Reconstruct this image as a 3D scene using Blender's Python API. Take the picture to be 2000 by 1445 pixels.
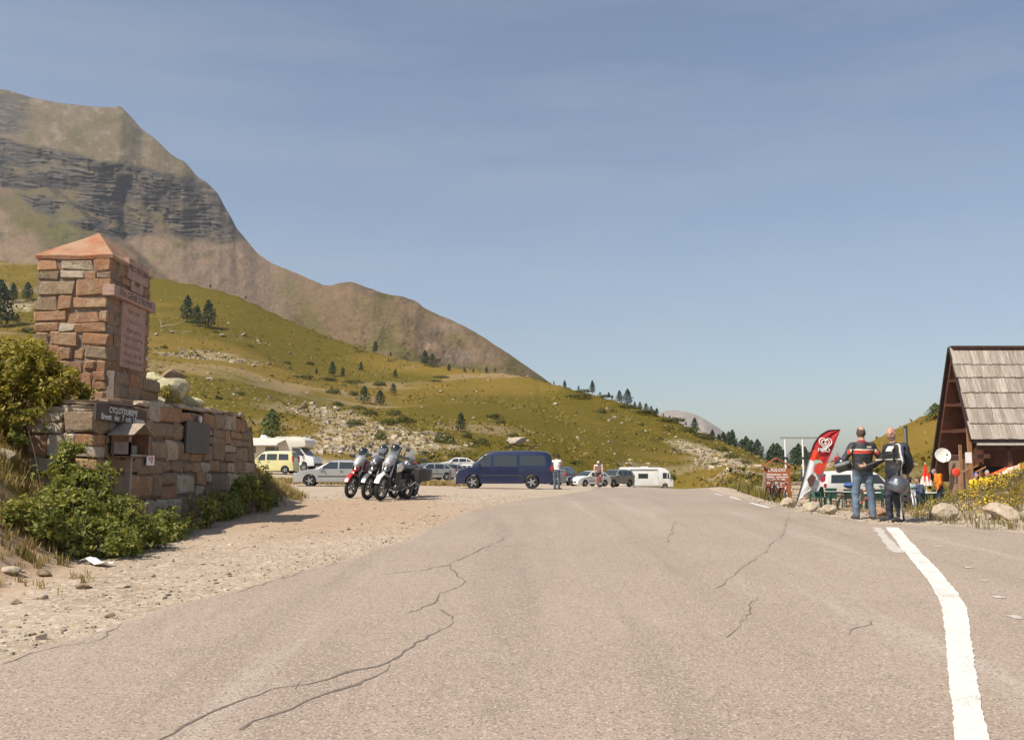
import bpy, bmesh, math, random
import numpy as np
from mathutils import Vector, Matrix
PI = math.pi
rad = math.radians
for _o in list(bpy.data.objects):
    bpy.data.objects.remove(_o)
scene = bpy.context.scene
COL = scene.collection

# ------------------------------------------------------------------ camera
FOC = 1800.0                      # focal length in photo pixels (2000 x 1445)
PITCH = math.atan(197.5 / FOC)
CAMZ = 1.6
cam_data = bpy.data.cameras.new('camera')
cam_data.lens = FOC / 2000.0 * 36.0
cam_data.sensor_width = 36.0
cam_data.clip_start = 0.1
cam_data.clip_end = 30000.0
cam = bpy.data.objects.new('camera', cam_data)
COL.objects.link(cam)
cam.location = (0, 0, CAMZ)
cam.rotation_euler = (PI / 2 + PITCH, 0, 0)
scene.camera = cam

# ------------------------------------------------------------------ sky, sun, exposure
SUN_EL = rad(52)
SUN_AZ = math.atan2(-0.78, -0.62)        # horizontal direction towards the sun (x, y)
world = bpy.data.worlds.new('World')
scene.world = world
world.use_nodes = True
_nt = world.node_tree
_bg = _nt.nodes['Background']
_sky = _nt.nodes.new('ShaderNodeTexSky')
_sky.sky_type = 'NISHITA'
_sky.sun_disc = False
_sky.sun_elevation = SUN_EL
_sky.sun_rotation = SUN_AZ
_sky.altitude = 0
_sky.air_density = 1.0
_sky.dust_density = 1.3
_sky.ozone_density = 1.0
_tc = _nt.nodes.new('ShaderNodeTexCoord'); _mp = _nt.nodes.new('ShaderNodeMapping'); _mp.inputs['Scale'].default_value = (1.3, 1.3, 8.0); _mp.inputs['Rotation'].default_value = (0, rad(7), 0)
_cn = _nt.nodes.new('ShaderNodeTexNoise'); _cn.inputs['Scale'].default_value = 1.6; _cn.inputs['Detail'].default_value = 7; _cn.inputs['Roughness'].default_value = .6
_nt.links.new(_tc.outputs['Generated'], _mp.inputs[0]); _nt.links.new(_mp.outputs[0], _cn.inputs['Vector'])
_cr = _nt.nodes.new('ShaderNodeMapRange'); _nt.links.new(_cn.outputs[0], _cr.inputs[0]); _cr.inputs[1].default_value = .42; _cr.inputs[2].default_value = .80; _cr.inputs[4].default_value = .26
_cm = _nt.nodes.new('ShaderNodeMix'); _cm.data_type = 'RGBA'; _nt.links.new(_cr.outputs[0], _cm.inputs[0]); _nt.links.new(_sky.outputs[0], _cm.inputs[6]); _cm.inputs[7].default_value = (4.6, 4.6, 4.5, 1)      # thin high veil of cirrus
_nt.links.new(_cm.outputs[2], _bg.inputs[0])
_bg.inputs[1].default_value = 0.084
sun_data = bpy.data.lights.new('sun', 'SUN')
sun_data.energy = 4.1
sun_data.angle = rad(0.53)
sun_data.color = (1.0, 0.93, 0.82)
sun = bpy.data.objects.new('sun', sun_data)
COL.objects.link(sun)
_sd = Vector((math.sin(SUN_AZ) * math.cos(SUN_EL), math.cos(SUN_AZ) * math.cos(SUN_EL), math.sin(SUN_EL)))
sun.rotation_euler = _sd.to_track_quat('Z', 'Y').to_euler()
sun.location = (-30, -20, 60)
vs = scene.view_settings
vs.view_transform = 'Standard'
vs.look = 'None'
vs.exposure = 0.6
vs.gamma = 1.0
vs.use_curve_mapping = False
scene.cycles.max_bounces = 6
scene.cycles.transparent_max_bounces = 8

# ------------------------------------------------------------------ helpers: photo pixel -> world
_CP, _SP = math.cos(PITCH), math.sin(PITCH)
def ray(px, py):
    cx = (px - 1000.0) / FOC; cy = (722.5 - py) / FOC
    return Vector((cx, _CP - cy * _SP, _SP + cy * _CP))
def at(px, py, Y):
    d = ray(px, py); t = Y / d.y
    return Vector((d.x * t, Y, CAMZ + d.z * t))
def tan_el(px, py):               # (x/y, (z-cam)/y) of a pixel
    d = ray(px, py)
    return d.x / d.y, d.z / d.y

# ------------------------------------------------------------------ noise
def _hash(ix, iy, iz, seed):
    h = (ix.astype(np.int64) * 374761393 + iy.astype(np.int64) * 668265263 + iz.astype(np.int64) * 2147483647 + seed * 974634777) & 0xFFFFFFFF
    h = ((h ^ (h >> 13)) * 1274126177) & 0xFFFFFFFF
    h = ((h ^ (h >> 16)) * 2246822519) & 0xFFFFFFFF
    h = h ^ (h >> 15)
    return (h & 0xFFFFFF) / float(0xFFFFFF)
def vnoise(x, y, z=None, seed=0):
    x = np.asarray(x, float); y = np.asarray(y, float)
    x, y = np.broadcast_arrays(x, y)
    ix = np.floor(x); iy = np.floor(y); fx = x - ix; fy = y - iy
    fx = fx * fx * (3 - 2 * fx); fy = fy * fy * (3 - 2 * fy)
    if z is None:
        o = np.zeros_like(ix)
        a = _hash(ix, iy, o, seed); b = _hash(ix + 1, iy, o, seed)
        c = _hash(ix, iy + 1, o, seed); d = _hash(ix + 1, iy + 1, o, seed)
        return (a * (1 - fx) + b * fx) * (1 - fy) + (c * (1 - fx) + d * fx) * fy
    z = np.broadcast_to(np.asarray(z, float), x.shape)
    iz = np.floor(z); fz = z - iz; fz = fz * fz * (3 - 2 * fz)
    r = 0
    for k, wz in ((0, 1 - fz), (1, fz)):
        a = _hash(ix, iy, iz + k, seed); b = _hash(ix + 1, iy, iz + k, seed)
        c = _hash(ix, iy + 1, iz + k, seed); d = _hash(ix + 1, iy + 1, iz + k, seed)
        r = r + wz * ((a * (1 - fx) + b * fx) * (1 - fy) + (c * (1 - fx) + d * fx) * fy)
    return r
def fbm(x, y, z=None, oct=4, seed=0, gain=0.5):
    s = 0; a = 1.0; n = 0; f = 1.0
    for i in range(oct):
        s = s + a * (vnoise(np.asarray(x) * f + 17.3 * i, np.asarray(y) * f - 9.1 * i, None if z is None else np.asarray(z) * f + 5.7 * i, seed + i) - 0.5)
        n += a; a *= gain; f *= 2.03
    return s / n * 2            # about -1..1
def sstep(a, b, x):
    t = np.clip((np.asarray(x, float) - a) / (b - a), 0, 1)
    return t * t * (3 - 2 * t)
def spl(xs, ys):                  # smooth interpolation table (monotone cubic, Fritsch-Carlson)
    xs = np.array(xs, float); ys = np.array(ys, float)
    h = np.diff(xs); d = np.diff(ys) / h
    m = np.zeros_like(ys); m[0] = d[0]; m[-1] = d[-1]
    for i in range(1, len(xs) - 1):
        if d[i - 1] * d[i] > 0:
            w1 = 2 * h[i] + h[i - 1]; w2 = h[i] + 2 * h[i - 1]
            m[i] = (w1 + w2) / (w1 / d[i - 1] + w2 / d[i])
    def f(x):
        x = np.clip(np.asarray(x, float), xs[0], xs[-1])
        i = np.clip(np.searchsorted(xs, x) - 1, 0, len(xs) - 2)
        t = (x - xs[i]) / h[i]
        return ((1 + 2 * t) * (1 - t) ** 2 * ys[i] + t * (1 - t) ** 2 * h[i] * m[i]
                + t * t * (3 - 2 * t) * ys[i + 1] + t * t * (t - 1) * h[i] * m[i + 1])
    return f

# ------------------------------------------------------------------ materials
def new_mat(name):
    m = bpy.data.materials.new(name); m.use_nodes = True
    nt = m.node_tree
    return m, nt, nt.nodes['Principled BSDF']
def nd(nt, t, **kw):
    n = nt.nodes.new(t)
    for k, v in kw.items():
        if k.startswith('i_'):
            n.inputs[k[2:].replace('_', ' ')].default_value = v
        else:
            setattr(n, k, v)
    return n
def mixc(nt, fac, a, b, blend='MIX'):
    n = nt.nodes.new('ShaderNodeMix'); n.data_type = 'RGBA'; n.blend_type = blend
    for sock, v in ((n.inputs[0], fac), (n.inputs[6], a), (n.inputs[7], b)):
        if hasattr(v, 'links'): nt.links.new(v, sock)
        elif isinstance(v, (tuple, list)): sock.default_value = (*v[:3], 1)
        else: sock.default_value = v
    return n.outputs[2]
def ramp(nt, val, a, b):
    n = nt.nodes.new('ShaderNodeMapRange'); n.clamp = True
    nt.links.new(val, n.inputs[0]); n.inputs[1].default_value = a; n.inputs[2].default_value = b
    return n.outputs[0]
def noise_tex(nt, vec, scale, detail=4, rough=0.6):
    n = nd(nt, 'ShaderNodeTexNoise'); n.inputs['Scale'].default_value = scale
    n.inputs['Detail'].default_value = detail; n.inputs['Roughness'].default_value = rough
    if vec is not None: nt.links.new(vec, n.inputs['Vector'])
    return n.outputs[0]
def coord(nt, kind='Object'):
    return nd(nt, 'ShaderNodeTexCoord').outputs[kind]
def bump(nt, b, height, strength=0.3, dist=0.02):
    n = nd(nt, 'ShaderNodeBump'); n.inputs['Strength'].default_value = strength; n.inputs['Distance'].default_value = dist
    nt.links.new(height, n.inputs['Height']); nt.links.new(n.outputs[0], b.inputs['Normal'])
_MC = {}
def mat(name, col, rough=0.6, metal=0.0, var=0.18, scale=6.0, bmp=0.0, bscale=60.0, island=0.0, coat=0.0, spec=0.5, alpha=1.0, trans=0.0, col2=None, world_space=False, sss=0):
    """plain procedural material: base colour broken up by two noises, optional bump and per-piece tint"""
    if name in _MC: return _MC[name]
    m, nt, b = new_mat(name)
    vec = coord(nt) if not world_space else nd(nt, 'ShaderNodeNewGeometry').outputs['Position']
    n1 = noise_tex(nt, vec, scale, 5, 0.65)
    lo = tuple(c * (1 - var) for c in col); hi = tuple(min(1, c * (1 + var)) for c in (col2 or col))
    c = mixc(nt, ramp(nt, n1, 0.3, 0.7), lo, hi)
    if island:
        g = nd(nt, 'ShaderNodeNewGeometry').outputs['Random Per Island']
        k = nd(nt, 'ShaderNodeMapRange'); nt.links.new(g, k.inputs[0]); k.inputs[3].default_value = 1 - island; k.inputs[4].default_value = 1 + island
        h = nd(nt, 'ShaderNodeHueSaturation'); nt.links.new(k.outputs[0], h.inputs['Value']); nt.links.new(c, h.inputs['Color'])
        k2 = nd(nt, 'ShaderNodeMapRange'); nt.links.new(g, k2.inputs[0]); k2.inputs[3].default_value = 0.5 - island * 0.05; k2.inputs[4].default_value = 0.5 + island * 0.05
        nt.links.new(k2.outputs[0], h.inputs['Hue'])
        c = h.outputs[0]
    nt.links.new(c, b.inputs['Base Color'])
    b.inputs['Roughness'].default_value = rough; b.inputs['Metallic'].default_value = metal
    b.inputs['Coat Weight'].default_value = coat; b.inputs['Coat Roughness'].default_value = 0.06
    b.inputs['Specular IOR Level'].default_value = spec
    b.inputs['Transmission Weight'].default_value = trans
    b.inputs['Alpha'].default_value = alpha
    if bmp:
        bump(nt, b, noise_tex(nt, vec, bscale, 6, 0.7), bmp, 0.02)
    _MC[name] = m
    return m
def leaf_mat(name, col, col2, trans=0.35, rough=0.55):
    if name in _MC: return _MC[name]
    m, nt, b = new_mat(name)
    g = nd(nt, 'ShaderNodeNewGeometry').outputs['Random Per Island']
    n1 = noise_tex(nt, coord(nt), 1.3, 3)
    c = mixc(nt, g, col, col2)
    c = mixc(nt, ramp(nt, n1, 0.35, 0.65), c, tuple(x * 0.6 for x in col), 'MIX') if False else c
    nt.links.new(c, b.inputs['Base Color']); b.inputs['Roughness'].default_value = rough
    b.inputs['Specular IOR Level'].default_value = 0.25
    t = nd(nt, 'ShaderNodeBsdfTranslucent')
    c2 = mixc(nt, 1.0, c, (1.25, 1.2, 0.6), 'MULTIPLY')
    nt.links.new(c2, t.inputs[0])
    mx = nd(nt, 'ShaderNodeMixShader'); mx.inputs[0].default_value = trans
    nt.links.new(b.outputs[0], mx.inputs[1]); nt.links.new(t.outputs[0], mx.inputs[2])
    nt.links.new(mx.outputs[0], nt.nodes['Material Output'].inputs[0])
    _MC[name] = m
    return m

# ------------------------------------------------------------------ objects
def tag(o, label=None, cat=None, group=None, kind=None):
    if label: o['label'] = label
    if cat: o['category'] = cat
    if group: o['group'] = group
    if kind: o['kind'] = kind
    return o
def link(name, data, parent=None):
    o = bpy.data.objects.new(name, data); COL.objects.link(o)
    if parent is not None: o.parent = parent
    return o
def empty(name, loc=(0, 0, 0), rz=0.0, label=None, cat=None, group=None, parent=None):
    o = link(name, None, parent); o.location = loc; o.rotation_euler = (0, 0, rz); o.empty_display_size = 0.2
    return tag(o, label, cat, group)
def copy_tree(o, parent=None):
    c = o.copy(); COL.objects.link(c); c.parent = parent
    for ch in list(o.children): copy_tree(ch, c)
    return c
def ordinal(n):
    u = ['', 'first', 'second', 'third', 'fourth', 'fifth', 'sixth', 'seventh', 'eighth', 'ninth', 'tenth', 'eleventh', 'twelfth', 'thirteenth', 'fourteenth', 'fifteenth', 'sixteenth', 'seventeenth', 'eighteenth', 'nineteenth']
    if n < 20: return u[n]
    t = ['', '', 'twent', 'thirt', 'fort', 'fift', 'sixt'][n // 10]
    return t + 'ieth' if n % 10 == 0 else t + 'y-' + u[n % 10]
def rank_labels(items, phrase):
    """items [(photo column, object)]: the label counts the things from the left"""
    for i, (_, o) in enumerate(sorted(items, key=lambda q: q[0])): o['label'] = phrase % ordinal(i + 1)
def np_mesh(name, V, F, mats=(), smooth=True, midx=None):
    """V (n,3) array, F (m,3|4) int array"""
    V = np.asarray(V, np.float32); F = np.asarray(F, np.int32)
    me = bpy.data.meshes.new(name); k = F.shape[1]
    me.vertices.add(len(V)); me.vertices.foreach_set('co', V.ravel())
    me.loops.add(F.size); me.loops.foreach_set('vertex_index', F.ravel())
    me.polygons.add(len(F)); me.polygons.foreach_set('loop_start', np.arange(0, F.size, k, dtype=np.int32))
    me.polygons.foreach_set('loop_total', np.full(len(F), k, np.int32))
    me.polygons.foreach_set('use_smooth', np.full(len(F), smooth, bool))
    if midx is not None: me.polygons.foreach_set('material_index', np.asarray(midx, np.int32))
    me.update(calc_edges=True)
    for m in (mats if isinstance(mats, (list, tuple)) else [mats]): me.materials.append(m)
    return me
def col_attr(me, name, arr):       # arr (n,4) per vertex
    a = me.color_attributes.new(name, 'FLOAT_COLOR', 'POINT')
    a.data.foreach_set('color', np.asarray(arr, np.float32).ravel())

class MB:
    """collects primitives, then links them as one mesh object"""
    def __init__(s): s.v = []; s.f = []
    def add(s, vs, fs, M=None):
        o = len(s.v)
        if M is not None: vs = [M @ Vector(p) for p in vs]
        s.v += [tuple(p) for p in vs]; s.f += [tuple(i + o for i in f) for f in fs]
        return s
    def box(s, c, d, rz=0.0, M=None, taper=1.0):
        x, y, z = d[0] / 2, d[1] / 2, d[2] / 2; t = taper
        vs = [(-x, -y, -z), (x, -y, -z), (x, y, -z), (-x, y, -z), (-x * t, -y * t, z), (x * t, -y * t, z), (x * t, y * t, z), (-x * t, y * t, z)]
        R = Matrix.Translation(c) @ Matrix.Rotation(rz, 4, 'Z')
        if M is not None: R = M @ R
        return s.add(vs, [(0, 3, 2, 1), (4, 5, 6, 7), (0, 1, 5, 4), (1, 2, 6, 5), (2, 3, 7, 6), (3, 0, 4, 7)], R)
    def bar(s, p, q, w, h=None, up=(0, 0, 1)):
        p = Vector(p); q = Vector(q); d = q - p; L = d.length
        if L < 1e-6: return s
        d.normalize(); u = Vector(up)
        if abs(d.dot(u)) > 0.98: u = Vector((1, 0, 0))
        a = d.cross(u).normalized(); b = a.cross(d)
        R = Matrix((( a.x, d.x, b.x, 0), (a.y, d.y, b.y, 0), (a.z, d.z, b.z, 0), (0, 0, 0, 1)))
        return s.box((0, 0, 0), (w, L, h or w), M=Matrix.Translation((p + q) / 2) @ R)
    def tube(s, pts, r, seg=8, caps=True, close=False):
        pts = [Vector(p) for p in pts]; n = len(pts)
        rs = r if isinstance(r, (list, tuple)) else [r] * n
        vs = []; fs = []; prev = None
        for i, p in enumerate(pts):
            if close: t = pts[(i + 1) % n] - pts[i - 1]
            else: t = pts[min(i + 1, n - 1)] - pts[max(i - 1, 0)]
            t.normalize()
            if prev is None:
                u = Vector((0, 0, 1)) if abs(t.z) < 0.9 else Vector((1, 0, 0))
                a = t.cross(u).normalized()
            else:
                a = (prev - t * prev.dot(t)).normalized()
            prev = a; b = t.cross(a)
            for k in range(seg):
                an = 2 * PI * k / seg
                vs.append(p + (a * math.cos(an) + b * math.sin(an)) * rs[i])
        m = n if close else n - 1
        for i in range(m):
            j = (i + 1) % n
            for k in range(seg):
                l = (k + 1) % seg
                fs.append((i * seg + k, i * seg + l, j * seg + l, j * seg + k))
        if caps and not close:
            fs.append(tuple(range(seg))[::-1]); fs.append(tuple((n - 1) * seg + k for k in range(seg)))
        return s.add(vs, fs)
    def lathe(s, prof, seg=16, M=None, arc=2 * PI):
        """prof [(r,z)] turned about z"""
        vs = []; fs = []; n = len(prof); full = arc > 2 * PI - 1e-4; ns = seg if full else seg + 1
        for k in range(ns):
            an = arc * k / seg
            for r, z in prof: vs.append((r * math.cos(an), r * math.sin(an), z))
        for k in range(seg):
            l = (k + 1) % ns
            for i in range(n - 1):
                fs.append((k * n + i, l * n + i, l * n + i + 1, k * n + i + 1))
        return s.add(vs, fs, M)
    def ball(s, c, r, seg=12, M=None):
        r = (r, r, r) if isinstance(r, (int, float)) else r
        prof = [(math.sin(PI * i / (seg // 2)), -math.cos(PI * i / (seg // 2))) for i in range(seg // 2 + 1)]
        R = Matrix.Translation(c) @ Matrix.Diagonal((*r, 1))
        return s.lathe(prof, seg, (M @ R) if M is not None else R)
    def prism(s, poly, t, M=None):
        """poly [(x,z)] outline in the xz plane, thickness t along y (centred)"""
        n = len(poly)
        vs = [(x, -t / 2, z) for x, z in poly] + [(x, t / 2, z) for x, z in poly]
        fs = [tuple(range(n)), tuple(range(2 * n - 1, n - 1, -1))] + [(i, i + n, (i + 1) % n + n, (i + 1) % n) for i in range(n)]
        return s.add(vs, fs, M)
    def build(s, name, m, parent=None, smooth=False, bevel=0.0, angle=35):
        me = bpy.data.meshes.new(name); me.from_pydata(s.v, [], s.f)
        bm = bmesh.new(); bm.from_mesh(me)
        bmesh.ops.remove_doubles(bm, verts=bm.verts, dist=1e-5)
        bmesh.ops.recalc_face_normals(bm, faces=bm.faces)
        if bevel:
            es = [e for e in bm.edges if len(e.link_faces) == 2 and e.calc_face_angle(0) > 0.5]
            bmesh.ops.bevel(bm, geom=es, offset=bevel, segments=2, affect='EDGES', profile=0.6, clamp_overlap=True)
        if smooth:
            for f in bm.faces: f.smooth = True
            for e in bm.edges:
                if len(e.link_faces) == 2 and e.calc_face_angle(0) > rad(angle): e.smooth = False
        bm.to_mesh(me); bm.free()
        for mm in (m if isinstance(m, (list, tuple)) else [m]): me.materials.append(mm)
        return link(name, me, parent)
def text_obj(name, s, m, size, parent=None, M=None, align='CENTER', extrude=0.002, spacing=1.0, bold=0.0):
    cu = bpy.data.curves.new(name, 'FONT'); cu.body = s; cu.size = size; cu.align_x = align; cu.align_y = 'CENTER'
    cu.extrude = extrude; cu.space_character = spacing; cu.offset = bold; cu.resolution_u = 2
    t = bpy.data.objects.new(name, cu); COL.objects.link(t)
    dg = bpy.context.evaluated_depsgraph_get()
    me = bpy.data.meshes.new_from_object(t.evaluated_get(dg))
    bpy.data.objects.remove(t); bpy.data.curves.remove(cu)
    me.materials.clear(); me.materials.append(m)
    if M is not None: me.transform(M)
    return link(name, me, parent)

# ================================================================== terrain
_prof = spl([-60, -10, 0, 6, 12, 17.5, 26, 35, 48, 80, 116, 160, 240, 600, 6000],
            [-2.2, -.42, 0, .27, .52, .70, .84, .81, .62, .2, -.25, -1.3, -6, -30, -40])
_bankx = spl([-20, 4, 8, 9, 11, 13.2, 13.7, 22.4, 23.2, 25, 27, 30, 36], [-7.6, -6.6, -5.4, -5.05, -5.1, -5.55, -6.0, -5.92, -5.3, -5.25, -6.2, -9, -16])
_bankw = spl([0, 13.3, 13.7, 22.4, 22.9, 40], [2.7, 2.5, .25, .25, 1.6, 4.0])
_bankt = spl([0, 6, 10, 13.5, 14, 22.3, 22.8, 24.5, 27, 33, 36], [1.6, 1.75, 1.9, 1.95, 1.95, 2.0, 1.25, .8, .55, .1, 0])
_HP = [-1600, -800, -300, 0, 280, 440, 560, 640, 740, 860, 960, 1060, 1100, 1200, 1290, 1380, 1450, 1520, 1580, 1640, 1700, 1760, 1830, 1900, 2000, 2300, 3200]
_HR = [420, 440, 486, 508, 538, 570, 622, 655, 690, 714, 725, 742, 754, 781, 810, 850, 878, 905, 909, 897, 862, 832, 800, 782, 764, 735, 700]
_HD = [430, 420, 400, 380, 360, 345, 330, 320, 300, 280, 265, 250, 240, 225, 215, 205, 200, 195, 170, 140, 122, 116, 112, 108, 104, 100, 100]
_HF = [110, 108, 104, 102, 99, 97, 96, 95, 94, 94, 98, 104, 108, 118, 124, 106, 70, 62, 66, 72, 70, 68, 66, 64, 62, 60, 60]
_hu = [tan_el(a, b)[0] for a, b in zip(_HP, _HR)]
_he = [tan_el(a, b)[1] for a, b in zip(_HP, _HR)]
_hre = spl(_hu, _he); _hrd = spl(_hu, _HD); _hrf = spl(_hu, _HF)
_rx0 = spl([-20, 12, 13.5, 15, 19, 24, 36, 48, 80], [13, 11.5, 7.8, 5.9, 5.5, 5.9, 8.2, 9.8, 12.0])
def base_h(x, y):
    z = _prof(y)
    z = z + np.clip((y - 40) / 45, 0, 1.25) * 0.053 * np.clip(8 - x, 0, 40)
    er = x - _rx0(y)
    z = z - np.interp(y, [17.5, 20, 25, 32, 45, 60, 75], [0, .06, .40, .72, .86, .78, .5]) * sstep(.2, 3.2, er)
    e = _bankx(y) - x
    w = _bankw(y)
    off = np.where((y > 13.5) & (y < 22.6), 0.16, 0.0)
    b = _bankt(y) * sstep(0, 1, (e - off) / w)
    b = b * (1 + 0.10 * fbm(x * .9, y * .9, oct=3, seed=5)) + 0.10 * sstep(0, 1, e) * fbm(x * 1.7, y * 1.7, oct=3, seed=9) * sstep(36, 30, y)
    z = z + b
    m = np.clip((x - 8.65) * 0.47, 0, 1.2)
    m = m * np.exp(-((y - 18.9) / 1.75) ** 2)
    z = z + m * (1 + .15 * fbm(x * 1.1, y * 1.1, oct=3, seed=14))
    z = z + 0.30 * np.exp(-((x - 11.5) / 2.6) ** 2) * np.exp(-((y - 43) / 4.5) ** 2)
    return z
def hill_t(x, y):
    u = np.asarray(x, float) / np.maximum(y, 20.0)
    return u, (y - _hrf(u)) / (_hrd(u) - _hrf(u))
def T(x, y, detail=True):
    x = np.asarray(x, float); y = np.asarray(y, float)
    u, t = hill_t(x, y)
    df, dr = _hrf(u), _hrd(u)
    zb = base_h(u * df, df)
    zr = CAMZ + _hre(u) * dr
    tt = np.clip(t, 0, 1)
    hz = zb + (zr - zb) * (tt - 0.22 * np.sin(PI * tt) * tt)
    amp = np.sin(PI * np.clip(tt, 0, 1)) * sstep(0, .25, tt)
    hz = hz + amp * (2.2 * fbm(x * .018, y * .018, oct=3, seed=21) + .7 * fbm(x * .07, y * .07, oct=3, seed=22)) * np.clip((zr - zb) / 25, .15, 1)
    over = np.maximum(y - dr, 0)
    hz = hz - np.where(t > 1, 0.12 * over + 0.0009 * over ** 2, 0)
    hz = np.maximum(hz, -70)
    z = np.where(t <= 0, base_h(x, y), hz)
    if detail:
        z = z + 0.020 * fbm(x * 2.3, y * 2.3, oct=4, seed=31) * sstep(0, 6, np.abs(y) + np.abs(x)) * np.where(t > 0, 6, 1)
    return z
def Ts(x, y): return float(T(np.array([x]), np.array([y]))[0])
def gp(px, py, lift=0.0, far=420.0):
    """where the view ray through a photo pixel meets the ground"""
    d = ray(px, py); d = d / d.y
    ys = np.concatenate([np.linspace(1.5, 60, 1200), np.linspace(60.1, far, 1600)])
    g = T(d.x * ys, ys); rz = CAMZ + d.z * ys
    k = np.nonzero(rz <= g)[0]
    if len(k) == 0: k = [np.argmin(rz - g)]
    Y = ys[k[0]]
    return Vector((d.x * Y, Y, float(g[k[0]]) + lift))

# ---- road outline (world metres)
_re_px_l = [(-260, 1390), (0, 1283), (190, 1236), (260, 1203), (420, 1160), (540, 1125), (700, 1082), (780, 1058), (840, 1030), (905, 1003), (1000, 980), (1090, 968)]
_L = [gp(*p) for p in _re_px_l]
_L = [Vector((-9.5, -14, 0)), Vector((-5.6, -2, 0)), Vector((-4.3, 3.2, 0))] + [p for p in _L if p.y > 3.3] + [Vector((4.2, 48, 0)), Vector((6.2, 80, 0))]
_re_px_r = [(2000, 1043), (1850, 1026), (1700, 1023), (1640, 1012), (1560, 1001), (1500, 987), (1440, 972)]
_R = [gp(*p) for p in _re_px_r]
_R = [Vector((13, -14, 0)), Vector((12.5, 6, 0)), Vector((11.5, 12.5, 0))] + [p for p in _R if p.y > 12.6] + [Vector((9.6, 48, 0)), Vector((11.8, 80, 0))]
def _mono(P):
    Q = [P[0]]
    for p in P[1:]:
        if p.y > Q[-1].y + .05: Q.append(p)
    return Q
_L = _mono(_L); _R = _mono(_R)
road_xl = spl([p.y for p in _L], [p.x for p in _L]); road_xr = spl([p.y for p in _R], [p.x for p in _R])
def road_edges(y):
    y = np.asarray(y, float)
    wob = 0.10 * fbm(y * 1.1, y * 0 + 3, oct=4, seed=41); wob2 = 0.12 * fbm(y * 1.1, y * 0 + 9, oct=4, seed=42)
    return road_xl(y) + wob, road_xr(y) + wob2

# ---- big ground sheet
def _wcols():
    a = np.linspace(-.60, .60, 520)
    o = np.linspace(.62, 1.9, 26)
    return np.concatenate([-o[::-1], a, o])
def _yrows():
    a = np.linspace(-18, 3, 34)[:-1]
    b = np.arange(3, 31, .085)
    c = [31.0]
    while c[-1] < 520: c.append(c[-1] * 1.0135)
    d = [c[-1]]
    while d[-1] < 2900: d.append(d[-1] * 1.18)
    return np.concatenate([a, b, c, d[1:]])
_w = _wcols(); _y = _yrows()
YY, WW = np.meshgrid(_y, _w, indexing='ij')
XX = WW * (YY + 22)
ZZ = T(XX, YY)
_xl, _xr = road_edges(YY)
_in = sstep(0.0, 0.35, np.minimum(XX - _xl, _xr - XX))
ZZ = ZZ - 0.05 * _in * (1 + YY / 60)
# masks: R grass, G loose stones / scree, B dirt (brown), A gravel (pale)
_u, _t = hill_t(XX, YY)
n1 = fbm(XX * .035, YY * .035, oct=4, seed=51); n2 = fbm(XX * .3, YY * .3, oct=3, seed=52); n3 = fbm(XX * 1.3, YY * 1.3, oct=3, seed=53)
PXX = 1000 + FOC * _u / math.cos(PITCH)          # rough photo column of a far place
grass = sstep(-.02, .06, _t)
e_ = _bankx(YY) - XX
bank = sstep(.15, 1.0, e_ + .45 * n3) * sstep(40, 26, YY)
grass = np.maximum(grass, bank * sstep(-.25, .25, n2 + .15 * n3 + .1))
verge = sstep(.0, 1.2, XX - _xr - 1.0 + .6 * n2) * sstep(24, 30, YY + 2 * n2) * sstep(16, 12, XX) * sstep(72, 55, YY)
verge2 = sstep(62, 76, YY + 5 * n2) * sstep(.5, 3, _xl - 4 - XX) * .5
mound = sstep(.05, .5, np.clip((XX - 8.65) * .47, 0, 1.2) * np.exp(-((YY - 18.9) / 1.75) ** 2))
strip = np.exp(-((YY - 57 - .2 * (XX + 7)) / 2.6) ** 2) * sstep(-16, -14, XX) * sstep(-2.5, -4, XX)
rightland = sstep(44, 56, YY + 3 * n2) * sstep(1, 3, XX - _xr)
grass = np.clip(np.maximum.reduce([grass, verge, verge2 * .6, mound, strip * .9, rightland]), 0, 1)
bare = sstep(.08, .42, fbm(XX * .035, YY * .05, oct=5, seed=57)) * sstep(0, .03, _t) * .9
dirt = np.clip(bank * sstep(.1, -.3, n2) + .5 * sstep(-.6, .4, e_ + .3) * sstep(34, 22, YY) * (1 - grass), 0, 1)
grass = grass * (1 - .45 * bare)
dirt = np.maximum(dirt, bare * .6)
dirt = np.maximum(dirt, sstep(7.5, 1.5, np.hypot(XX + 4.2, (YY - 19.5) * .7) + 1.2 * n2) * .62)
def blob(cx, cy, rx, ry, rot=0.0):
    """scree patch at a photo place, as an ellipse on the ground"""
    p = gp(cx, cy); dx = (XX - p.x); dy = (YY - p.y)
    c, s = math.cos(rot), math.sin(rot)
    return np.exp(-(((dx * c + dy * s) / rx) ** 2 + ((-dx * s + dy * c) / ry) ** 2))
scree = (1.1 * blob(640, 800, 10, 26, .2) + 1.0 * blob(720, 850, 9, 16, .1) + 1.0 * blob(810, 860, 8, 12, -.3) + .95 * blob(640, 870, 8, 6)
         + .8 * blob(430, 700, 16, 14) + .6 * blob(560, 770, 12, 16) + 2.0 * blob(1420, 900, 4.2, 20, -.15) + 1.9 * blob(1370, 878, 5, 14) + 2.0 * blob(1450, 920, 3.5, 10, -.1)
         + .9 * blob(1215, 815, 9, 12) + .7 * blob(1290, 860, 5, 18) + .6 * blob(860, 770, 12, 8) + .5 * blob(300, 690, 14, 10) + .7 * blob(480, 660, 14, 10)
         + .9 * blob(30, 600, 16, 12) + .7 * blob(330, 645, 18, 5))
scree = np.clip(sstep(.25, 1.25, scree + .7 * n1 + .35 * n2) * sstep(.0, .05, _t), 0, 1) * .62
moist = sstep(-.25, .35, fbm(XX * .014, YY * .014, oct=4, seed=58) + .45 * n1)
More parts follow.
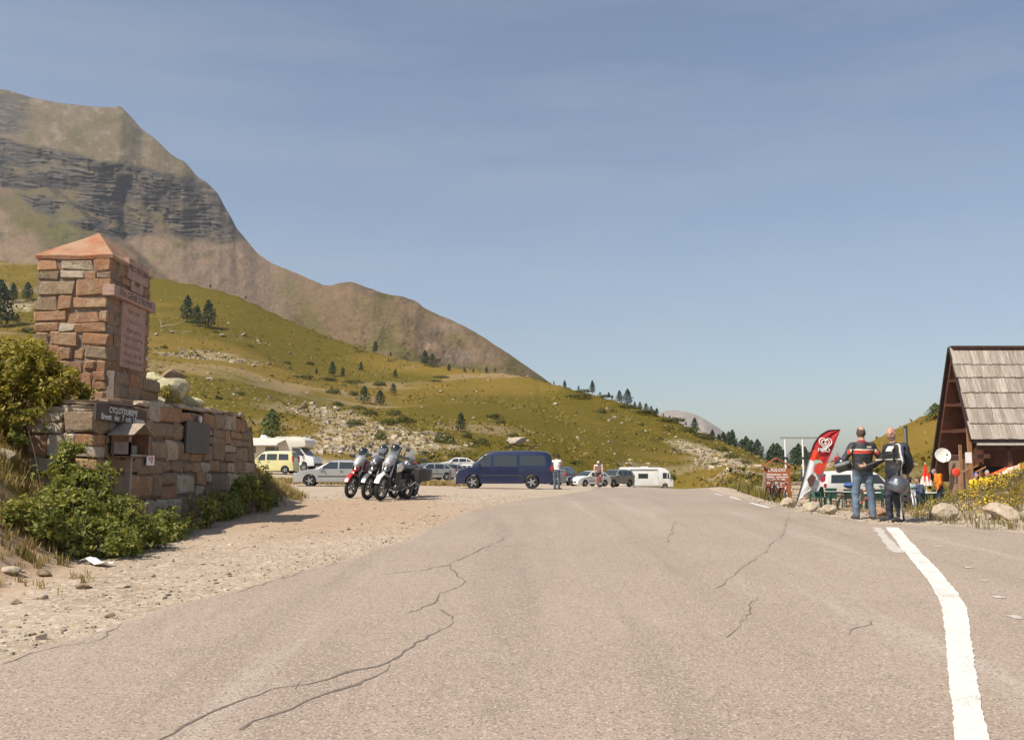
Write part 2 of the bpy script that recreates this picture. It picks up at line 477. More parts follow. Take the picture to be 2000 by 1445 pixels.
ATTR = np.stack([grass, scree, dirt, moist], -1)

def terrain_material():
    m, nt, b = new_mat('terrain_surface')
    pos = nd(nt, 'ShaderNodeNewGeometry').outputs['Position']
    at_ = nd(nt, 'ShaderNodeVertexColor', layer_name='mask'); sep = nd(nt, 'ShaderNodeSeparateColor'); nt.links.new(at_.outputs[0], sep.inputs[0])
    g, s, d = sep.outputs[0], sep.outputs[1], sep.outputs[2]; mo = at_.outputs[1]
    big = noise_tex(nt, pos, .12, 5, .62); mid = noise_tex(nt, pos, 1.1, 5, .65); fine = noise_tex(nt, pos, 9, 5, .7); grit = noise_tex(nt, pos, 48, 3, .75)
    nd2 = noise_tex(nt, pos, .55, 6, .75)
    # gravel
    gr = mixc(nt, ramp(nt, mid, .35, .68), (.315, .238, .168), (.44, .35, .258))
    gr = mixc(nt, ramp(nt, nd2, .52, .70), gr, (.27, .20, .135))
    vor = nd(nt, 'ShaderNodeTexVoronoi'); vor.inputs['Scale'].default_value = 26; nt.links.new(pos, vor.inputs['Vector'])
    sepv = nd(nt, 'ShaderNodeSeparateColor'); nt.links.new(vor.outputs['Color'], sepv.inputs[0])
    gr = mixc(nt, ramp(nt, sepv.outputs[0], .55, 1.0), gr, (.52, .45, .36))
    gr = mixc(nt, ramp(nt, grit, .58, .72), gr, (.20, .155, .115))
    # dirt
    di = mixc(nt, ramp(nt, fine, .3, .7), (.30, .195, .12), (.47, .34, .23))
    di = mixc(nt, ramp(nt, grit, .60, .75), di, (.17, .115, .07))
    # grass: dry and green
    dry = mixc(nt, ramp(nt, fine, .3, .7), (.140, .094, .014), (.212, .138, .026))
    grn = mixc(nt, ramp(nt, fine, .3, .7), (.074, .060, .004), (.124, .092, .008))
    f1 = nd(nt, 'ShaderNodeMath', operation='MULTIPLY_ADD'); nt.links.new(big, f1.inputs[0]); f1.inputs[1].default_value = 1.5; f1.inputs[2].default_value = -.62
    f2 = nd(nt, 'ShaderNodeMath', operation='ADD', use_clamp=True); nt.links.new(f1.outputs[0], f2.inputs[0]); nt.links.new(mo, f2.inputs[1])
    gs = mixc(nt, f2.outputs[0], dry, grn)
    gs = mixc(nt, ramp(nt, mid, .58, .70), gs, (.25, .165, .055))
    gs = mixc(nt, ramp(nt, noise_tex(nt, pos, 3.1, 4, .7), .62, .72), gs, (.060, .055, .008))
    # scree
    vs2 = nd(nt, 'ShaderNodeTexVoronoi'); vs2.inputs['Scale'].default_value = 1.7; nt.links.new(pos, vs2.inputs['Vector'])
    sv = nd(nt, 'ShaderNodeSeparateColor'); nt.links.new(vs2.outputs['Color'], sv.inputs[0])
    sc = mixc(nt, ramp(nt, sv.outputs[1], .1, .9), (.27, .20, .125), (.50, .41, .30))
    sc = mixc(nt, ramp(nt, mid, .5, .62), sc, (.19, .145, .05))
    def brk(v, n, k):               # break a smooth mask up with noise
        a = nd(nt, 'ShaderNodeMath', operation='MULTIPLY_ADD'); nt.links.new(n, a.inputs[0]); a.inputs[1].default_value = k; a.inputs[2].default_value = -k * .5
        c = nd(nt, 'ShaderNodeMath', operation='ADD'); nt.links.new(v, c.inputs[0]); nt.links.new(a.outputs[0], c.inputs[1])
        return ramp(nt, c.outputs[0], .28, .72)
    c = mixc(nt, brk(d, fine, .9), gr, di)
    c = mixc(nt, brk(g, fine, 1.0), c, gs)
    c = mixc(nt, brk(s, nd2, 1.6), c, sc)
    nt.links.new(c, b.inputs['Base Color']); b.inputs['Roughness'].default_value = .95; b.inputs['Specular IOR Level'].default_value = .1
    h = nd(nt, 'ShaderNodeMath', operation='MULTIPLY_ADD'); nt.links.new(grit, h.inputs[0]); h.inputs[1].default_value = .35; nt.links.new(fine, h.inputs[2])
    bump(nt, b, h.outputs[0], .55, .06)
    return m
MAT_TERR = terrain_material()
nr, nc = XX.shape
idx = np.arange(nr * nc).reshape(nr, nc)
F = np.stack([idx[:-1, :-1], idx[:-1, 1:], idx[1:, 1:], idx[1:, :-1]], -1).reshape(-1, 4)
tc = (_t[:-1, :-1] + _t[1:, 1:]).reshape(-1) / 2
V = np.stack([XX, YY, ZZ], -1).reshape(-1, 3)
for nm, sel in (('ground', tc <= 0), ('hillside', tc > 0)):
    f = F[sel]; used = np.unique(f); remap = np.full(nr * nc, -1); remap[used] = np.arange(len(used))
    me = np_mesh(nm, V[used], remap[f], MAT_TERR); col_attr(me, 'mask', ATTR.reshape(-1, 4)[used])
    tag(link(nm, me), kind='structure')

# ---- road sheet
def road_material():
    m, nt, b = new_mat('worn_asphalt')
    pos = nd(nt, 'ShaderNodeNewGeometry').outputs['Position']
    big = noise_tex(nt, pos, .35, 5, .6)
    mp = nd(nt, 'ShaderNodeMapping'); nt.links.new(pos, mp.inputs[0]); mp.inputs['Scale'].default_value = (1.6, .10, 1); mp.inputs['Rotation'].default_value = (0, 0, rad(-12))
    streak = noise_tex(nt, mp.outputs[0], 1.0, 4, .6)
    c = mixc(nt, ramp(nt, big, .3, .7), (.292, .224, .173), (.345, .270, .212))
    c = mixc(nt, ramp(nt, streak, .52, .80), c, (.238, .180, .140))
    c = mixc(nt, ramp(nt, noise_tex(nt, pos, .9, 6, .7), .60, .74), c, (.235, .180, .140))
    c = mixc(nt, ramp(nt, streak, .42, .28), c, (.375, .308, .250))
    vor = nd(nt, 'ShaderNodeTexVoronoi'); vor.inputs['Scale'].default_value = 85; nt.links.new(pos, vor.inputs['Vector'])
    sv = nd(nt, 'ShaderNodeSeparateColor'); nt.links.new(vor.outputs['Color'], sv.inputs[0])
    c = mixc(nt, ramp(nt, sv.outputs[0], .72, .95), c, (.44, .365, .285))
    c = mixc(nt, ramp(nt, sv.outputs[1], .70, .98), c, (.175, .135, .108))
    nt.links.new(c, b.inputs['Base Color']); b.inputs['Roughness'].default_value = .85; b.inputs['Specular IOR Level'].default_value = .25
    h = noise_tex(nt, pos, 110, 3, .7); bump(nt, b, h, .35, .008)
    return m
MAT_ROAD = road_material()
_ry = _y[(_y >= -14) & (_y < 79)]
_s = np.concatenate([[0, .004, .012, .025], np.linspace(.045, .955, 60), [.975, .988, .996, 1]])
RY, SS = np.meshgrid(_ry, _s, indexing='ij')
a, bb = road_edges(RY)
RX = a + (bb - a) * SS
def road_z(x, y):
    return T(x, y, False) + .006 + y / 4000
RZ = road_z(RX, RY) + .006 * fbm(RX * .6, RY * .6, oct=3, seed=61)
RZ[:, 0] -= .05; RZ[:, -1] -= .05
k = np.arange(RX.size).reshape(RX.shape)
RF = np.stack([k[:-1, :-1], k[:-1, 1:], k[1:, 1:], k[1:, :-1]], -1).reshape(-1, 4)
road = tag(link('road', np_mesh('road', np.stack([RX, RY, RZ], -1).reshape(-1, 3), RF, MAT_ROAD)), kind='structure')

def ribbon(name, pts, wid, m, lift=.006, rag=0.0, seed=0, step=.05, parent=road):
    """thin strip lying on the road along world points"""
    P = [pts[0]]
    for p in pts[1:]:
        q = P[-1]; n = max(1, int((p - q).length / step))
        P += [q.lerp(p, (i + 1) / n) for i in range(n)]
    if rag > 0:      # smooth the corners
        for _ in range(6):
            P = [P[0]] + [(P[i - 1] + P[i] * 2 + P[i + 1]) / 4 for i in range(1, len(P) - 1)] + [P[-1]]
    r = random.Random(seed); vs = []; fs = []; acc = 0
    for i, p in enumerate(P):
        t = P[min(i + 1, len(P) - 1)] - P[max(i - 1, 0)]; t.z = 0; t.normalize(); nrm = Vector((-t.y, t.x, 0))
        acc = acc * .9 + r.uniform(-1, 1) * .42
        w = wid[min(i * len(wid) // len(P), len(wid) - 1)] if isinstance(wid, list) else wid
        if rag == 0: w = w * max(.42, .95 + .8 * math.sin(i * .37 + seed) * math.sin(i * .11 + seed * 2) + r.uniform(-.5, .6))
        for sg in (1, -1):
            q = p + nrm * sg * (w / 2 + rag * (.6 * acc + r.uniform(-.28, .28)))
            vs.append((q.x, q.y, float(road_z(q.x, q.y)) + .006 * float(fbm(np.array([q.x * .6]), np.array([q.y * .6]), oct=3, seed=61)[0]) + lift))
    for i in range(len(P) - 1): fs.append((2 * i, 2 * i + 1, 2 * i + 3, 2 * i + 2))
    me = bpy.data.meshes.new(name); me.from_pydata(vs, [], fs); me.materials.append(m)
    return link(name, me, parent)
def paint_material():
    m, nt, b = new_mat('worn_white_road_paint')
    pos = nd(nt, 'ShaderNodeNewGeometry').outputs['Position']
    n = noise_tex(nt, pos, 40, 6, .75); n2 = noise_tex(nt, pos, 3, 4, .6)
    s = nd(nt, 'ShaderNodeMath', operation='MULTIPLY_ADD'); nt.links.new(n2, s.inputs[0]); s.inputs[1].default_value = .55; nt.links.new(n, s.inputs[2])
    c = mixc(nt, ramp(nt, s.outputs[0], .80, .97), (.62, .60, .545), (.36, .30, .245))
    nt.links.new(c, b.inputs['Base Color']); b.inputs['Roughness'].default_value = .7
    bump(nt, b, n, .3, .006)
    return m
MAT_PAINT = paint_material()
MAT_PAINT_OLD = mat('faded_road_paint', (.46, .41, .35), .85, var=.25, scale=20)
MAT_CRACK = mat('crack_shadow_asphalt', (.150, .120, .098), .95, var=.4, scale=30)
_ln = [gp(*p) for p in [(1742, 1031), (1775, 1072), (1815, 1118), (1843, 1152), (1864, 1190), (1872, 1250), (1878, 1310), (1888, 1380), (1899, 1450), (1925, 1580), (1980, 1780)]]
ribbon('edge_line', _ln, [.20, .20, .19, .185, .18], MAT_PAINT, rag=.018, seed=4)
ribbon('old_edge_line', [gp(*p) for p in [(1712, 1031), (1733, 1058), (1756, 1082)]], .13, MAT_PAINT_OLD, rag=.05, seed=5, lift=.004)
for a, b_ in (((1395, 965), (1412, 968)), ((1424, 971), (1446, 976)), ((1466, 983), (1502, 994))):
    ribbon('lane_dash', [gp(*a), gp(*b_)], .13, MAT_PAINT, rag=.02, seed=7)
for i, (a, b_, w) in enumerate([((1780, 1041), (1790, 1041), .06), ((1800, 1053), (1810, 1054), .07), ((1825, 1069), (1838, 1070), .08), ((1848, 1084), (1858, 1084), .06), ((1884, 1109), (1896, 1111), .07), ((1916, 1136), (1928, 1138), .09), ((1944, 1167), (1958, 1170), .09), ((1976, 1207), (1992, 1213), .11), ((1997, 1130), (2020, 1136), .06)]):
    ribbon('paint_spot', [gp(*a), gp(*b_)], w, MAT_PAINT_OLD, rag=.035, seed=20 + i, step=.02, lift=.005)
_cr = [[(300, 1452), (355, 1425), (420, 1395), (470, 1374), (530, 1350), (600, 1338), (665, 1318), (715, 1309), (755, 1297), (790, 1272), (835, 1243), (876, 1226), (885, 1207), (860, 1192)],
       [(470, 1430), (530, 1405), (600, 1375), (640, 1358), (700, 1338), (735, 1322), (762, 1300)],
       [(800, 1200), (845, 1183), (858, 1162), (900, 1146), (905, 1132), (880, 1112), (880, 1102), (925, 1080), (985, 1052)],
       [(750, 1124), (820, 1116), (880, 1106)], [(585, 1336), (583, 1362)],
       [(1420, 1247), (1448, 1225), (1456, 1205), (1478, 1170)], [(1500, 1070), (1530, 1045), (1540, 1010)], [(1303, 1060), (1313, 1040), (1318, 1020)],
       [(1660, 1240), (1700, 1215)], [(0, 1300), (90, 1272), (200, 1250), (240, 1215)], [(420, 1170), (520, 1140), (660, 1102)], [(1500, 1075), (1440, 1120), (1400, 1150)]]
for i, c in enumerate(_cr):
    P = [gp(*p) for p in c]; r = random.Random(i); Q = [P[0]]
    for p in P[1:]:
        n = max(2, int((p - Q[-1]).length / .12)); q0 = Q[-1].copy()
        for j in range(1, n + 1):
            q = q0.lerp(p, j / n)
            if j < n: q += Vector((r.uniform(-.035, .035), r.uniform(-.035, .035), 0))
            Q.append(q)
    ribbon('crack', Q, [.014, .018, .024, .012] if i < 2 else (.012 if i < 5 else .008), MAT_CRACK, lift=.003, rag=0, seed=i, step=.06)

# ================================================================== mountain behind the hill
_SK = [(-1500, 330), (-900, 240), (-300, 172), (0, 175), (60, 190), (130, 203), (222, 210), (232, 208), (250, 222), (275, 250), (300, 270), (345, 310), (362, 318), (385, 345), (402, 356), (425, 378), (440, 405), (455, 432), (462, 446), (480, 466), (502, 492), (530, 513), (575, 532), (610, 547), (640, 557), (665, 553), (685, 550), (705, 556), (740, 570), (790, 581), (812, 588), (830, 602), (870, 620), (930, 650), (980, 682), (1030, 716), (1075, 748), (1110, 775), (1160, 815)]
_sky_f = spl([p[0] for p in _SK], [p[1] for p in _SK])
_hillrow = spl(_HP, _HR)
mp = np.concatenate([np.linspace(-1500, -60, 90)[:-1], np.arange(-60, 1165, 2.0)])
nv = 250
mv = np.linspace(0, 1, nv)
B_ = np.maximum(_hillrow(mp), _sky_f(mp)) + 50
S_ = _sky_f(mp) + 2.2 * fbm(mp * .06, mp * 0, oct=4, seed=70) * sstep(220, 300, mp) * sstep(1100, 900, mp)
PX, VV = np.meshgrid(mp, mv, indexing='ij')
PY = B_[:, None] + (S_ - B_)[:, None] * VV
_Dt = spl([-1500, 0, 230, 400, 530, 640, 690, 830, 1075, 1160], [2100, 1720, 1600, 1380, 1250, 1040, 960, 860, 720, 700])(mp)
_Db = spl([-1500, 0, 300, 530, 690, 860, 1075, 1160], [900, 820, 780, 740, 640, 560, 520, 500])(mp)
warp = 10 * fbm(PX * .012, PY * .012, oct=3, seed=71)
pyw = PY + warp
ctop = spl([-1500, 0, 60, 130, 220, 300, 400, 470, 560], [220, 268, 285, 292, 318, 330, 352, 380, 430])(PX)
cbot = spl([-1500, 0, 60, 120, 200, 232, 300, 400, 440, 470, 560], [330, 360, 400, 432, 462, 470, 456, 468, 474, 468, 480])(PX)
cliff = sstep(-6, 6, pyw - ctop) * sstep(8, -8, pyw - cbot) * sstep(540, 440, PX + 2 * warp)
ledge2 = sstep(60, 10, PX + .4 * warp * 3 - 20) * sstep(185, 195, pyw) * sstep(275, 255, pyw)
cliff = np.maximum(cliff, .85 * ledge2)
outc = sstep(.30, .55, fbm(PX * .03, PY * .05, oct=4, seed=72)) * sstep(560, 480, PY + .2 * PX) * sstep(380, 420, PY) * sstep(330, 200, PX)
crag = sstep(18, 2, PY - S_[:, None]) * sstep(.05, .35, fbm(PX * .05, PY * .05, oct=3, seed=78) + .15) * sstep(600, 660, PX) * sstep(860, 800, PX)
pock = sstep(.12, .42, fbm(PX * .022, PY * .045, oct=4, seed=171)) * sstep(18, 40, PY - ctop) * .85
rock = np.clip(cliff * (1 - pock) + .7 * outc + .7 * crag, 0, 1)
strat = (PY - .10 * PX + .9 * warp + 5 * fbm(PX * .02, PY * .02, oct=3, seed=73))
band = .5 + .5 * np.sin(2 * PI * strat / 10.0 + 2.2 * vnoise(strat * .05, PX * .004, seed=74) * 2)
band2 = vnoise(strat * .42, PX * .010, seed=75)
g = 1.0 * (1 - rock) + rock * (.12 + .75 * sstep(.62, .95, .55 * band + .45 * band2) * 1.8)
g = g * (1 + .5 * fbm(PX * .02, PY * .03, oct=3, seed=76) * (1 - rock))
g = np.maximum(g, .05)
cum = np.cumsum(g, axis=1); cum = (cum - cum[:, :1]) / (cum[:, -1:] - cum[:, :1])
# even the sideways flow of the depth out so that neighbouring columns agree
ker = np.hanning(63); ker = ker / ker.sum()
cum = np.apply_along_axis(lambda a: np.convolve(np.pad(a, 31, mode='edge'), ker, 'valid'), 0, cum)
DD = _Db[:, None] + (_Dt - _Db)[:, None] * cum
env = np.sin(PI * np.clip(VV * .98 + .02, 0, 1)) ** .5
DD = DD + env * (40 * fbm(PX * .008, PY * .010, oct=3, seed=80) + rock * 7 * fbm(PX * .07 + .02 * warp, PY * .03, oct=4, seed=81) + 7 * fbm(PX * .06, PY * .06, oct=3, seed=82) + 2.6 * fbm(PX * .2, PY * .2, oct=3, seed=83))
DD = DD + rock * env * (11 * (vnoise(strat * .42, PX * .035, seed=75) - .5) + 7 * (vnoise(strat * .7, PX * .08, seed=175) - .5) + 8 * fbm(PX * .10, PY * .05, oct=3, seed=176))
flute = np.abs(fbm(PX * .045, strat * .012, oct=3, seed=84))
DD = DD + cliff * env * 6 * (flute - .3)
DD = DD + env * 55 * np.exp(-((PX - 243 - .10 * (PY - 410)) / 15) ** 2) * sstep(340, 380, PY) * sstep(480, 462, PY)
DD = DD + env * 14 * np.exp(-((PX - 205 - .25 * (PY - 350)) / 26) ** 2) * sstep(315, 335, PY) * sstep(420, 390, PY)
spur = spl([-1500, -40, 0, 60, 130, 215, 250, 300, 335, 420], [250, 268, 290, 330, 382, 455, 474, 518, 548, 620])(PX)
DD = DD - env * 90 * sstep(-3, 14, PY + .7 * warp - spur) * sstep(345, 250, PX)
gul = fbm(PX * .05 + PY * .02, PY * .006, oct=3, seed=85)
DD = DD + env * (1 - rock) * 7 * gul * sstep(520, 600, PX)
ridge2 = spl([520, 600, 640, 720, 800, 900], [515, 560, 585, 640, 690, 760])(PX)
DD = DD - env * 45 * sstep(-25, 25, PX - 640) * sstep(40, -10, ridge2 - PY - 60) * sstep(1000, 800, PX)
cx = (PX - 1000) / FOC; cy = (722.5 - PY) / FOC
dy_ = _CP - cy * _SP; dz_ = _SP + cy * _CP
MX = cx / dy_ * DD; MZ = CAMZ + dz_ / dy_ * DD
# back slope so that the mountain is a body
bx = [MX[:, -1] * 1.05, MX[:, -1] * 1.2]; by = [DD[:, -1] * 1.08, DD[:, -1] * 1.4]; bz = [MZ[:, -1] * .9, MZ[:, -1] * .2 - 60]
VX = np.concatenate([MX] + [b[:, None] for b in bx], 1); VY = np.concatenate([DD] + [b[:, None] for b in by], 1); VZ = np.concatenate([MZ] + [b[:, None] for b in bz], 1)
# natural surface colours (rock, scree, turf)
def lerp(a, b, t): return a * (1 - t[..., None]) + np.array(b) * t[..., None]
nA = fbm(PX * .02, PY * .03, oct=4, seed=90); nB = fbm(PX * .08, PY * .10, oct=4, seed=91); nC = fbm(PX * .006, PY * .009, oct=3, seed=92)
C = np.zeros(PX.shape + (3,)) + np.array([.250, .190, .120])                       # dry brown slope
C = lerp(C, [.190, .170, .070], sstep(-.05, .45, nA + .5 * nC + .3 * nB + .1))        # olive turf
upper = sstep(6, -10, pyw - ctop) * sstep(480, 380, PX)
C = lerp(C, [.275, .225, .150], upper * .8); C = lerp(C, [.180, .165, .075], upper * sstep(-.1, .4, nA + .4 * nB))
C = lerp(C, [.36, .30, .25], upper * sstep(.15, .4, nB - .2 * nA) * .7)
scr = sstep(-4, 12, pyw - cbot) * sstep(600, 500, PX) * sstep(-20, 10, (PY - spur) * -1 + 0) * 1.0
scr2 = sstep(.0, 1, sstep(0, 30, PY - (395 + .62 * PX)) * sstep(240, 150, PX))
scr = np.clip(np.maximum(scr, scr2) * sstep(-.75, -.2, -nC - .3 * nA + .05), 0, 1)
C = lerp(C, [.375, .280, .205], scr * .95)
C = lerp(C, [.19, .175, .075], scr * sstep(.28, .5, nA) * sstep(520, 480, PY) * .9)
green = np.exp(-(((PX - 95 - .75 * (PY - 420)) / 22) ** 2)) * sstep(350, 390, PY) * sstep(500, 460, PY)
C = lerp(C, [.170, .175, .055], np.clip(green * 1.1, 0, 1))
rk = np.zeros_like(C) + np.array([.170, .160, .150])
st2 = vnoise(strat * .5 + .6 * nB, PX * .045, seed=76); st3 = vnoise(strat * .22, PX * .02, seed=77)
rk = lerp(rk, [.40, .345, .28], sstep(.58, .70, st2) * .85); rk = lerp(rk, [.30, .255, .20], sstep(.62, .8, st3) * .7); rk = lerp(rk, [.105, .102, .10], sstep(.55, .75, vnoise(strat * .35 + 7, PX * .02, seed=79)) * .8); rk = lerp(rk, [.17, .15, .085], sstep(.2, .5, nA) * .55)
C = lerp(C, [0, 0, 0], rock * 0) * (1 - rock[..., None]) + rk * rock[..., None]
b2 = sstep(540, 660, PX)
C = lerp(C, [.285, .205, .130], b2 * .6)
C = lerp(C, [.185, .165, .060], b2 * sstep(.0, .5, nA + .6 * sstep(-60, 10, PY - _hillrow(PX)) - .1))
def spot(x, y, rx, ry): return np.exp(-(((PX - x) / rx) ** 2 + ((PY - y) / ry) ** 2))
C = lerp(C, [.52, .38, .28], np.clip(1.5 * spot(838, 678, 16, 9) * sstep(-.2, .3, nB + .2), 0, 1))
C = lerp(C, [.33, .26, .22], np.clip(1.1 * spot(900, 695, 40, 16), 0, 1) * .8)
C = lerp(C, [.36, .29, .24], np.clip(1.1 * spot(870, 640, 30, 12), 0, 1) * .5)
C = C * (1 + .14 * nB + .20 * fbm(PX * .25, PY * .3, oct=3, seed=98))[..., None]
C = np.clip(C * np.array([.555, .505, .435]) * (1 - .36 * rock)[..., None] * (1 + .14 * b2)[..., None], .015, .9)
CA = np.concatenate([C, C[:, -1:], C[:, -1:]], 1)
n0, n1_ = VX.shape
k = np.arange(n0 * n1_).reshape(n0, n1_)
MF = np.stack([k[:-1, :-1], k[1:, :-1], k[1:, 1:], k[:-1, 1:]], -1).reshape(-1, 4)
def attr_material(name, scale, bs=.6):
    m, nt, b = new_mat(name)
    pos = nd(nt, 'ShaderNodeNewGeometry').outputs['Position']
    a = nd(nt, 'ShaderNodeVertexColor', layer_name='tint')
    mpp = nd(nt, 'ShaderNodeMapping'); nt.links.new(pos, mpp.inputs[0]); mpp.inputs['Scale'].default_value = (.55, .55, 1.7)
    n = noise_tex(nt, mpp.outputs[0], scale, 7, .78)
    h = nd(nt, 'ShaderNodeMapRange'); nt.links.new(n, h.inputs[0]); h.inputs[1].default_value = .25; h.inputs[2].default_value = .75; h.inputs[3].default_value = .68; h.inputs[4].default_value = 1.32
    cc = nd(nt, 'ShaderNodeHueSaturation'); nt.links.new(a.outputs[0], cc.inputs['Color']); nt.links.new(h.outputs[0], cc.inputs['Value'])
    nt.links.new(cc.outputs[0], b.inputs['Base Color']); b.inputs['Roughness'].default_value = .95; b.inputs['Specular IOR Level'].default_value = .05
    bump(nt, b, n, .9, 4.0)
    return m
MAT_MTN = attr_material('mountain_rock_and_turf', .12)
me = np_mesh('mountain', np.stack([VX, VY, VZ], -1).reshape(-1, 3), MF, MAT_MTN)
col_attr(me, 'tint', np.concatenate([CA, np.ones(CA.shape[:2] + (1,))], -1).reshape(-1, 4))
tag(link('mountain', me), kind='structure')
# small far peak over the ridge on the right
fp = np.arange(1240, 1500, 4.0)
ft = spl([1240, 1285, 1312, 1340, 1370, 1395, 1440, 1500], [850, 808, 801, 804, 815, 830, 862, 900])(fp)
FV = np.linspace(0, 1, 24); PX2, V2 = np.meshgrid(fp, FV, indexing='ij'); PY2 = 930 + (ft[:, None] - 930) * V2
D2 = 2300 + 420 * V2 + 60 * np.sin(PI * V2) * fbm(PX2 * .05, PY2 * .05, oct=4, seed=95)
cx = (PX2 - 1000) / FOC; cy = (722.5 - PY2) / FOC; dy_ = _CP - cy * _SP
A = np.stack([cx / dy_ * D2, D2, CAMZ + (_SP + cy * _CP) / dy_ * D2], -1)
A = np.concatenate([A, A[:, -1:] * np.array([1.1, 1.25, .1])], 1)
k = np.arange(A.shape[0] * A.shape[1]).reshape(A.shape[:2])
me = np_mesh('far_peak', A.reshape(-1, 3), np.stack([k[:-1, :-1], k[1:, :-1], k[1:, 1:], k[:-1, 1:]], -1).reshape(-1, 4), MAT_MTN)
fc = np.zeros(A.shape[:2] + (4,)) + np.array([.29, .25, .21, 1]); fc[..., :3] *= (1 + .25 * fbm(A[..., 0] * .01, A[..., 2] * .02, oct=3, seed=96))[..., None]
col_attr(me, 'tint', fc.reshape(-1, 4)); tag(link('far_peak', me), kind='structure')

# ================================================================== masonry helpers
def stone_mesh(w, h, d, r, bulge=.02):
    """one dressed block, front face towards -y, origin in the middle of the front"""
    bm = bmesh.new()
    bmesh.ops.create_cube(bm, size=1)
    for v in bm.verts:
        v.co = Vector((v.co.x * w, (v.co.y + .5) * d, v.co.z * h))
        if v.co.y < d * .5:
            v.co.x += r.uniform(-1, 1) * min(.045, w * .12); v.co.z += r.uniform(-1, 1) * min(.035, h * .14); v.co.y -= r.uniform(-.4, 1) * bulge
    fr = [e for e in bm.edges if all(v.co.y < d * .4 for v in e.verts)] + [e for e in bm.edges if len({v.co.y < d * .4 for v in e.verts}) == 2]
    bmesh.ops.bevel(bm, geom=fr, offset=min(w, h) * r.uniform(.07, .17), segments=1, affect='EDGES', clamp_overlap=True)
    for v in bm.verts:
        if v.co.y < d * .3:
            v.co += Vector((r.uniform(-1, 1), r.uniform(-1, 1), r.uniform(-1, 1))) * min(.016, h * .07)
    me = bpy.data.meshes.new('stone'); bm.to_mesh(me); bm.free()
    return me
def stone_material(name, c1, c2, c3, lichen=(.50, .47, .36)):
    m, nt, b = new_mat(name)
    pos = nd(nt, 'ShaderNodeNewGeometry').outputs['Position']
    rnd = nd(nt, 'ShaderNodeObjectInfo').outputs['Random']
    n1 = noise_tex(nt, pos, 3.5, 5, .65); n2 = noise_tex(nt, pos, 24, 5, .7); n3 = noise_tex(nt, pos, 9, 4, .7)
    c = mixc(nt, rnd, c1, c2)
    c = mixc(nt, ramp(nt, n1, .38, .66), c, c3)
    c = mixc(nt, ramp(nt, noise_tex(nt, pos, 6, 6, .75), .50, .66), c, tuple(x * .62 for x in c2))
    c = mixc(nt, ramp(nt, n3, .56, .70), c, lichen)
    c = mixc(nt, ramp(nt, n2, .56, .74), c, tuple(x * .55 for x in c1))
    nt.links.new(c, b.inputs['Base Color']); b.inputs['Roughness'].default_value = .92; b.inputs['Specular IOR Level'].default_value = .15
    s = nd(nt, 'ShaderNodeMath', operation='MULTIPLY_ADD'); nt.links.new(n2, s.inputs[0]); s.inputs[1].default_value = .5; nt.links.new(n3, s.inputs[2])
    bump(nt, b, s.outputs[0], .7, .03)
    return m
ST_RED = stone_material('warm_sandstone', (.34, .165, .082), (.40, .27, .165), (.285, .150, .088), (.38, .33, .24))
ST_GREY = stone_material('tan_schist', (.235, .175, .118), (.315, .232, .150), (.25, .165, .105), (.35, .30, .22))
ST_PALE = stone_material('pale_weathered_stone', (.42, .335, .245), (.36, .28, .195), (.44, .365, .28))
ST_MIX = [ST_RED, ST_RED, ST_GREY, ST_GREY, ST_PALE]
MORTAR = mat('lime_mortar', (.225, .175, .135), .95, var=.3, scale=14, bmp=.6, bscale=40)
LICHEN = stone_material('lichen_boulder', (.42, .36, .26), (.47, .41, .30), (.52, .47, .24), (.60, .55, .30))
PINK = stone_material('pink_granite', (.44, .29, .235), (.46, .31, .25), (.40, .265, .215), (.50, .37, .31))
def frame_matrix(o, ux, n):
    """local x along ux, local -y out along n, z up"""
    ux = Vector(ux).normalized(); n = Vector(n).normalized()
    return Matrix(((ux.x, -n.x, 0, o.x), (ux.y, -n.y, 0, o.y), (0, 0, 1, o.z), (0, 0, 0, 1)))
def lay_courses(parent, M, W, rows, r, wmin, wmax, depth, start=lambda i: 0.0, end=None, skip=None, mats=ST_MIX, bulge=.02, topf=None):
    """rows [(z0,z1)] of stones along local x 0..W"""
    for i, (z0, z1) in enumerate(rows):
        x = start(i); xe = end(i) if end else W
        while x < xe - .05:
            w = r.uniform(wmin, wmax) * (1.15 if z1 - z0 > .22 else .9)
            if xe - x - w < wmin * .75: w = xe - x
            zz = [(z0, z1)]
            if z1 - z0 > .26 and r.random() < .3:
                zm = z0 + (z1 - z0) * r.uniform(.4, .6); zz = [(z0, zm), (zm, z1)]
            for a, b in zz:
                cx, cz = x + w / 2, (a + b) / 2
                if skip and skip(cx, cz): continue
                if topf and b > topf(cx):
                    b = topf(cx)
                    if b - a < .07: continue
                    cz = (a + b) / 2
                g = r.uniform(.001, .010)
                me = stone_mesh(w - 2 * g, (b - a) - 2 * g, depth, r, bulge); me.materials.append(r.choice(mats))
                o = link('stone', me, parent)
                o.matrix_local = M @ Matrix.Translation((cx, -r.uniform(0, .018), cz))
            x += w
def make_rows(z0, z1, r, hmin, hmax):
    rows = []; z = z0
    while z < z1 - .02:
        h = r.uniform(hmin, hmax)
        if z1 - z - h < hmin * .8: h = z1 - z
        rows.append((z, z + h)); z += h
    return rows

